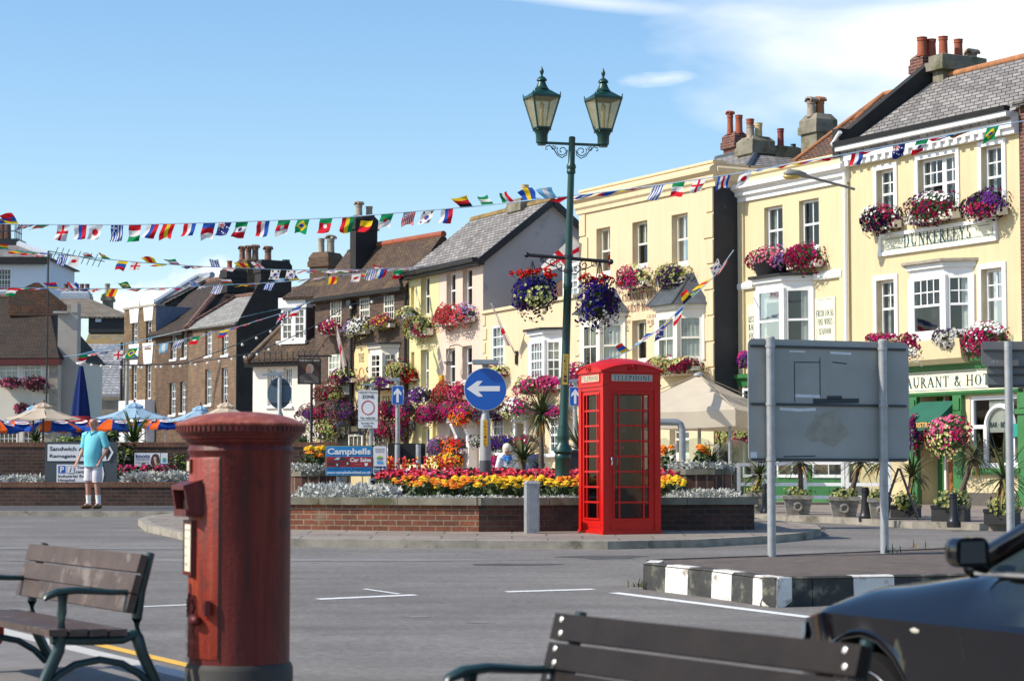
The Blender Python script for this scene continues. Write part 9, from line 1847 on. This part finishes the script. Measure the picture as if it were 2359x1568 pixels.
pole_flag('spread white and red flag on a pole behind the lamp post bracket', fz('F', 1240, 470, 57), fz('F', 870, 100, 56), fz('F', 870, 105, 56), fz('F', 1060, 290, 56.4), fz('F', 610, 425, 56.2), fz('F', 592, 370, 55.8))
def pub_sign():
 Y = 69; x1, y1 = zp('T', 427, 186); x2, y2 = zp('T', 636, 417); a = at((x1 + x2) / 2, y2, Y); s = pxm(Y); w, h = (x2 - x1) / s / 2, (y2 - y1) / s; t = thing('hanging_pub_sign', 'dark hanging pub sign with a painted wigged portrait on an iron bracket', 'pub sign', a); dkb = M('sign_board_dark', (.018, .015, .014), .5)
 b = MB().box(-w, -.04, 0, w, .04, h).build('board', dkb, t); P = lambda pts, m_, y, nm='painted_portrait': MB().prism([((u - .5) * 2 * w, v * h) for u, v in pts], y - .003, y, 'y').build(nm, m_, b)
 P([(.06, .05), (.94, .05), (.94, .84), (.06, .84)], M('portrait_ground', (.05, .022, .018), .6), -.041); P([(.1, .05), (.08, .3), (.3, .42), (.62, .40), (.9, .25), (.92, .05)], M('portrait_coat', (.10, .085, .08), .6), -.045); P([(.36, .42), (.36, .62), (.42, .76), (.55, .80), (.68, .72), (.70, .56), (.62, .42)], M('portrait_wig', (.28, .25, .21), .6), -.049); P([(.38, .44), (.36, .58), (.40, .70), (.50, .73), (.54, .60), (.52, .44)], M('portrait_face', (.34, .17, .11), .6), -.053)
 text(b, 'THE KINGS HEAD', M('sign_gold_letters', (.5, .45, .36), .5), -w * .88, h * .88, w * 1.76, h * .08, -.046, .02); text(b, 'Public House', MATS['sign_gold_letters'], -w * .4, h * .07, w * .9, h * .05, -.05, 0)
 k = MB(); k.tube([(-w, 0, h + .08), (w + .35, 0, h + .08)], .03, 6); k.tube([(-w * .8, 0, h), (-w * .8, 0, h + .1)], .02, 5); k.tube([(w * .8, 0, h), (w * .8, 0, h + .1)], .02, 5); k.tube([(w * .2, .0, -6), (w * .2, 0, 0)], .045, 8); k.build('bracket', blackp, t)
pub_sign()
def wall_lantern(label, k, x1, y1, x2, y2, Y):
 xa, ya = zp(k, x1, y1); xb, yb = zp(k, x2, y2); a = at((xa + xb) / 2, yb, Y); s = pxm(Y); w, h = (xb - xa) / s / 2, (yb - ya) / s; t = thing('wall_lantern', label, 'lantern', a, .3, 'black lanterns on the house fronts'); m2 = MB(); C4 = [(1, 1), (-1, 1), (-1, -1), (1, -1)]
 for i in range(4):
  p, q = C4[i], C4[(i + 1) % 4]; m2.beam((p[0] * w * .4, p[1] * w * .4, 0), (p[0] * w * .75, p[1] * w * .75, h * .62), .03, .03); m2.beam((p[0] * w * .75, p[1] * w * .75, h * .62), (q[0] * w * .75, q[1] * w * .75, h * .62), .03, .03); m2.beam((p[0] * w * .4, p[1] * w * .4, 0), (q[0] * w * .4, q[1] * w * .4, 0), .03, .03)
 m2.lathe([(w * 1.1, h * .62), (w * .5, h * .82), (w * .3, h * .86), (w * .1, h), (.001, h)], 8); m2.tube([(0, .0, h * .7), (0, .5, h * .75)], .03, 6); m2.build('frame', blackp, t); k2 = MB()
 for i in range(4): p, q = C4[i], C4[(i + 1) % 4]; k2.poly([(p[0] * w * .4, p[1] * w * .4, 0), (q[0] * w * .4, q[1] * w * .4, 0), (q[0] * w * .75, q[1] * w * .75, h * .62), (p[0] * w * .75, p[1] * w * .75, h * .62)])
 k2.build('glass_panes', gls, t)
wall_lantern('big black lantern left of the zone sign', 'T', 768, 735, 888, 870, 66); wall_lantern('big black lantern behind the zone sign post', 'T', 955, 735, 1065, 868, 66); wall_lantern('small black lantern on the lemon house', 'T', 1440, 735, 1485, 830, 64.5)
def empty_basket():
 Y = 63.5; a = at(*zp('P', 385, 290), Y); s = pxm(Y) / .2204; t = thing('basket_bracket', 'empty wire flower basket hanging from a bracket on the pink house', 'wire basket', a); m2 = MB(); r = 56 / s; h = 185 / s
 for i in range(8): q = math.pi * i / 8; m2.tube([(r * math.cos(w) * math.cos(q), r * math.cos(w) * math.sin(q), -r * .55 * math.sin(w) + .1) for w in [math.pi * j / 8 for j in range(9)]], .008, 4)
 m2.tube([(r * math.cos(2 * math.pi * j / 16), r * math.sin(2 * math.pi * j / 16), .1) for j in range(17)], .012, 4)
 for i in range(3): q = 2 * math.pi * i / 3; m2.tube([(r * math.cos(q), r * math.sin(q), .1), (0, 0, h * .9)], .007, 4)
 m2.tube([(0, 0, h * .9), (.02, .05, h * 1.1), (.25, .1, h * 1.2), (.42, .2, h * 1.05), (.45, .3, h * .8)], .014, 5); m2.build('wire', blackp, t)
empty_basket()
def wall_street_lamp():
 Y = 46.4; p = at(*zp('G', 1120, 830), Y); t = thing('street_lamp', 'long-armed street lamp fixed to the wall between annex and main hotel', 'street lamp', p); s = pxm(Y) / .31641; q = lambda x, y, d=0: ((x - 1120) / s, -d, (830 - y) / s)
 MB().tube([q(1125, 832), q(1035, 815, .15), q(760, 762, .5)], .03, 8).build('arm', M('lamp_arm_grey', (.2, .2, .2), .5), t); h = MB(); h.tube([q(765, 765, .5), q(735, 752, .52), q(690, 742, .55), q(620, 738, .58), q(585, 746, .6)], [.06, .10, .13, .14, .06], 8, flat=.6); h.build('lamp_head', M('lamp_arm_grey', (.2, .2, .2)), t, smooth=50)
 l = MB(); l.ball((0, 0, 0), 1, 10, 6); c = q(640, 765, .58); l.v = [(c[0] + x * .2, c[1] + y * .1, c[2] + z * .07) for x, y, z in l.v]; l.build('lamp_glass', M('amber_lamp_glass', (.55, .4, .12), .2), t, smooth=60)
wall_street_lamp()
# people
def skin(name, V, E, rad, mat, parent, sub=2):
 me = bpy.data.meshes.new(name); me.from_pydata(V, E, []); o = bpy.data.objects.new(name, me); COL.objects.link(o); sk = o.modifiers.new('s', 'SKIN'); sk.use_smooth_shade = True
 for i, r in enumerate(rad):
  d = me.skin_vertices[0].data[i]; d.radius = r if isinstance(r, tuple) else (r, r); d.use_root = i == 0
 s_ = o.modifiers.new('u', 'SUBSURF'); s_.levels = s_.render_levels = sub; bpy.context.view_layer.update(); dg = bpy.context.evaluated_depsgraph_get(); m2 = bpy.data.meshes.new_from_object(o.evaluated_get(dg)); o.modifiers.clear(); o.data = m2; bpy.data.meshes.remove(me); m2.materials.clear(); m2.materials.append(mat); o.parent = parent; return o
def person(label, p, rz, top, legs, skinc, hair=None, scarf=None, arms=None, shoes=None, sc_=1.0, lean=0.0, short=True):
 t = thing('person', label, 'person', p, rz); t.scale = (sc_,) * 3; sm = M('skin_' + top.name, skinc, .55, .06, 9)
 V = [(0, 0, .93), (0, .0, 1.08), (0, .01 - lean * .4, 1.27), (0, .02 - lean * .8, 1.42), (0, .005 - lean, 1.50), (0, -.015 - lean * 1.1, 1.575), (0, -.015 - lean * 1.15, 1.65), (0, .0 - lean * 1.15, 1.70)]; E = [(i, i + 1) for i in range(7)]; Rd = [(.13, .11), (.13, .12), (.15, .10), (.08, .07), .052, (.074, .088), (.082, .10), (.062, .074)]
 arms = arms or [((-.19, .01 - lean * .7, 1.385), (-.245, .02 - lean, 1.12), (-.30, -.09 - lean, .90)), ((.19, .01 - lean * .7, 1.385), (.275, .05 - lean, 1.13), (.205, -.05 - lean, .93))]
 for s_, arm in zip((-1, 1), arms):
  sh, el, wr = [Vector(q) for q in arm]; b = len(V); d = (wr - el).normalized(); pa = wr + d * .06; V += [sh, el, wr, pa]; E += [(2, b), (b, b + 1), (b + 1, b + 2), (b + 2, b + 3)]; Rd += [.058, .044, .028, (.034, .022)]
  for i, L in enumerate((.055, .07, .075, .065)): f = pa + Vector(((i - 1.5) * .014, -.004 * i, 0)) + d * .02; V += [f, f + d * L * .6, f + d * L + Vector((0, -.015, 0))]; k = len(V); E += [(b + 3, k - 3), (k - 3, k - 2), (k - 2, k - 1)]; Rd += [.009, .0085, .007]
  f = wr + d * .03 + Vector((-s_ * .03, -.012, 0)); V += [f, f + d * .045 + Vector((-s_ * .01, -.01, 0))]; k = len(V); E += [(b + 2, k - 2), (k - 2, k - 1)]; Rd += [.011, .008]
 for s_ in (-1, 1): b = len(V); V += [(s_ * .09, 0, .86), (s_ * .10, -.02, .48), (s_ * .115, .02, .09), (s_ * .125, -.11, .04)]; E += [(0, b), (b, b + 1), (b + 1, b + 2), (b + 2, b + 3)]; Rd += [.09, .058, .04, (.042, .03)]
 body = skin('body', V, E, Rd, sm, t); fx = MB(); hz, hy = 1.615, -.112 - lean * 1.15
 fx.prism([(-.014, hz - .03), (.014, hz - .03), (.006, hz + .015), (-.006, hz + .015)], hy - .018, hy + .02, 'y')
 for s_ in (-1, 1): fx.ball((s_ * .085, -.005 - lean * 1.15, hz), .028, 8, 5); fx.ball((s_ * .03, hy + .018, hz + .022), .011, 6, 4, 1)
 fx.box(-.026, hy + .008, hz - .062, .026, hy + .022, hz - .052, 2); fx.build('face', [sm, M('eye_dark', (.03, .025, .02), .3), M('lips', (.35, .12, .1), .5)], t, smooth=60)
 sh = MB(); n = 20; rings = [(.80, .192, .152, 0), (.86, .185, .15, -.005), (.95, .178, .155, -.02), (1.05, .178, .165, -.025 - lean * .1), (1.18, .180, .15, -.01 - lean * .25), (1.30, .192, .125, -lean * .45), (1.38, .19, .105, .01 - lean * .6), (1.43, .13, .085, .015 - lean * .75), (1.46, .072, .068, .01 - lean * .85)]
 sh.add([(a * math.cos(2 * math.pi * j / n) * (1 + .015 * math.sin(j * 2.1 + z * 30)), yo + b * math.sin(2 * math.pi * j / n), z) for z, a, b, yo in rings for j in range(n)], [(i * n + j, i * n + (j + 1) % n, (i + 1) * n + (j + 1) % n, (i + 1) * n + j) for i in range(len(rings) - 1) for j in range(n)])
 for arm in arms: a, b = Vector(arm[0]), Vector(arm[1]); k = .8; sh.tube([a + Vector((-a.x * .35, 0, .025)), a + Vector((0, 0, .012)), a + (b - a) * .4, a + (b - a) * k, a + (b - a) * (k + .08)], [.07, .078, .072, .074, .07], 10)
 top_o = sh.build('shirt', top, t, smooth=50)
 if short: sh2 = MB(); sh2.tube([(-.05, 0.0, 1.47), (-.055, -.07, 1.455), (0, -.10, 1.40), (.055, -.07, 1.455), (.05, 0, 1.47)], .014, 6); sh2.build('collar', top, top_o)
 lg = MB(); lg.add([(a * math.cos(2 * math.pi * j / n), b * math.sin(2 * math.pi * j / n), z) for z, a, b in ((.92, .172, .135), (.84, .178, .14), (.78, .176, .13)) for j in range(n)], [(i * n + j, i * n + (j + 1) % n, (i + 1) * n + (j + 1) % n, (i + 1) * n + j) for i in range(2) for j in range(n)])
 zl_ = .50 if short else .1
 for s_ in (-1, 1): lg.tube([(s_ * .085, 0, .86), (s_ * .092, -.005, .7), (s_ * .10, -.012, zl_ + .03), (s_ * .10, -.012, zl_)], [.092, .094, .094, .088], 12)
 lg.build('shorts' if short else 'trousers', legs, t, smooth=50)
 for s_ in (-1, 1):
  if short: MB().tube([(s_ * .113, .02, .07), (s_ * .111, .015, .16), (s_ * .108, .006, .26)], [.05, .047, .053], 10).build('sock', white, t, smooth=50)
  f = MB(); f.tube([(s_ * .11, .09, .035), (s_ * .115, .03, .045), (s_ * .122, -.06, .04), (s_ * .13, -.15, .03), (s_ * .132, -.19, .025)], [.035, .052, .05, .046, .025], 10, flat=.8); f.build('shoe', shoes or blackp, t, smooth=60)
 hy2 = -.005 - lean * 1.15
 if hair: h = MB(); h.lathe([(.105, 1.57), (.116, 1.62), (.113, 1.68), (.09, 1.735), (.04, 1.765), (.001, 1.77)], 16, (0, hy2 + .018, 0)); h.build('hair', hair, t, smooth=70)
 else: h = MB(); h.lathe([(.092, 1.565), (.098, 1.61), (.094, 1.65), (.085, 1.65)], 14, (0, hy2 + .012, 0), 0, R(10), R(170)); h.build('hair', M('grey_hair_fringe', (.45, .42, .40), .8), t, smooth=70)
 if scarf:
  s2 = MB()
  for i in range(3): s2.tube([((.085 + .01 * i) * math.cos(q), -.01 - lean * .9 - .075 * math.sin(q) * (1 + .2 * i), 1.47 - .035 * i - .05 * max(0, math.sin(q))) for q in [2 * math.pi * j / 12 for j in range(13)]], .026, 6)
  s2.tube([(0, -.10 - lean, 1.40), (.01, -.15 - lean, 1.30), (0, -.14 - lean, 1.22)], [.05, .055, .02], 8); s2.build('scarf', scarf, t, smooth=60)
 return t
mp = gnd(214, 1171, .1)
person('bald man in turquoise polo shirt, white shorts and brown shoes before the direction sign', mp, R(-24), M('turquoise_jersey', (.17, .58, .66), .85, .08, 6, .01, 25), M('white_shorts_cotton', (.66, .62, .66), .85, .06, 8, .01, 30), (.48, .24, .17), shoes=M('brown_shoe', (.12, .055, .02), .4))
wp = at(1166, 1100, 52); fs_ = [((-.17, -.12, 1.385), (-.24, -.13, 1.12), (-.25, -.36, .98)), ((.17, -.12, 1.385), (.25, -.13, 1.12), (.27, -.36, .98))]
person('white haired woman in white top and blue scarf walking behind the flower bed', (wp.x, 52, at(1166, 1024, 52).z - 1.73 * .98), R(8), M('white_tshirt', (.76, .76, .80), .85, .04, 6, .01, 25), M('dark_trousers', (.05, .05, .07), .8), (.44, .25, .18), hair=M('white_hair', (.72, .66, .56), .9, .12, 20), scarf=M('blue_scarf', (.02, .16, .5), .8, .3, 12), arms=fs_, sc_=.98, lean=.16, short=False)
wp = at(1226, 1100, 50)
person('person in dark blue top mostly hidden behind the low spiky palm', (wp.x, 50, at(1226, 1020, 50).z - 1.73 * .97), R(-30), M('navy_top', (.02, .03, .09), .85), M('dark_trousers', (.05, .05, .07), .8), (.44, .25, .18), hair=M('sandy_hair', (.45, .33, .18), .9), sc_=.97, short=False)
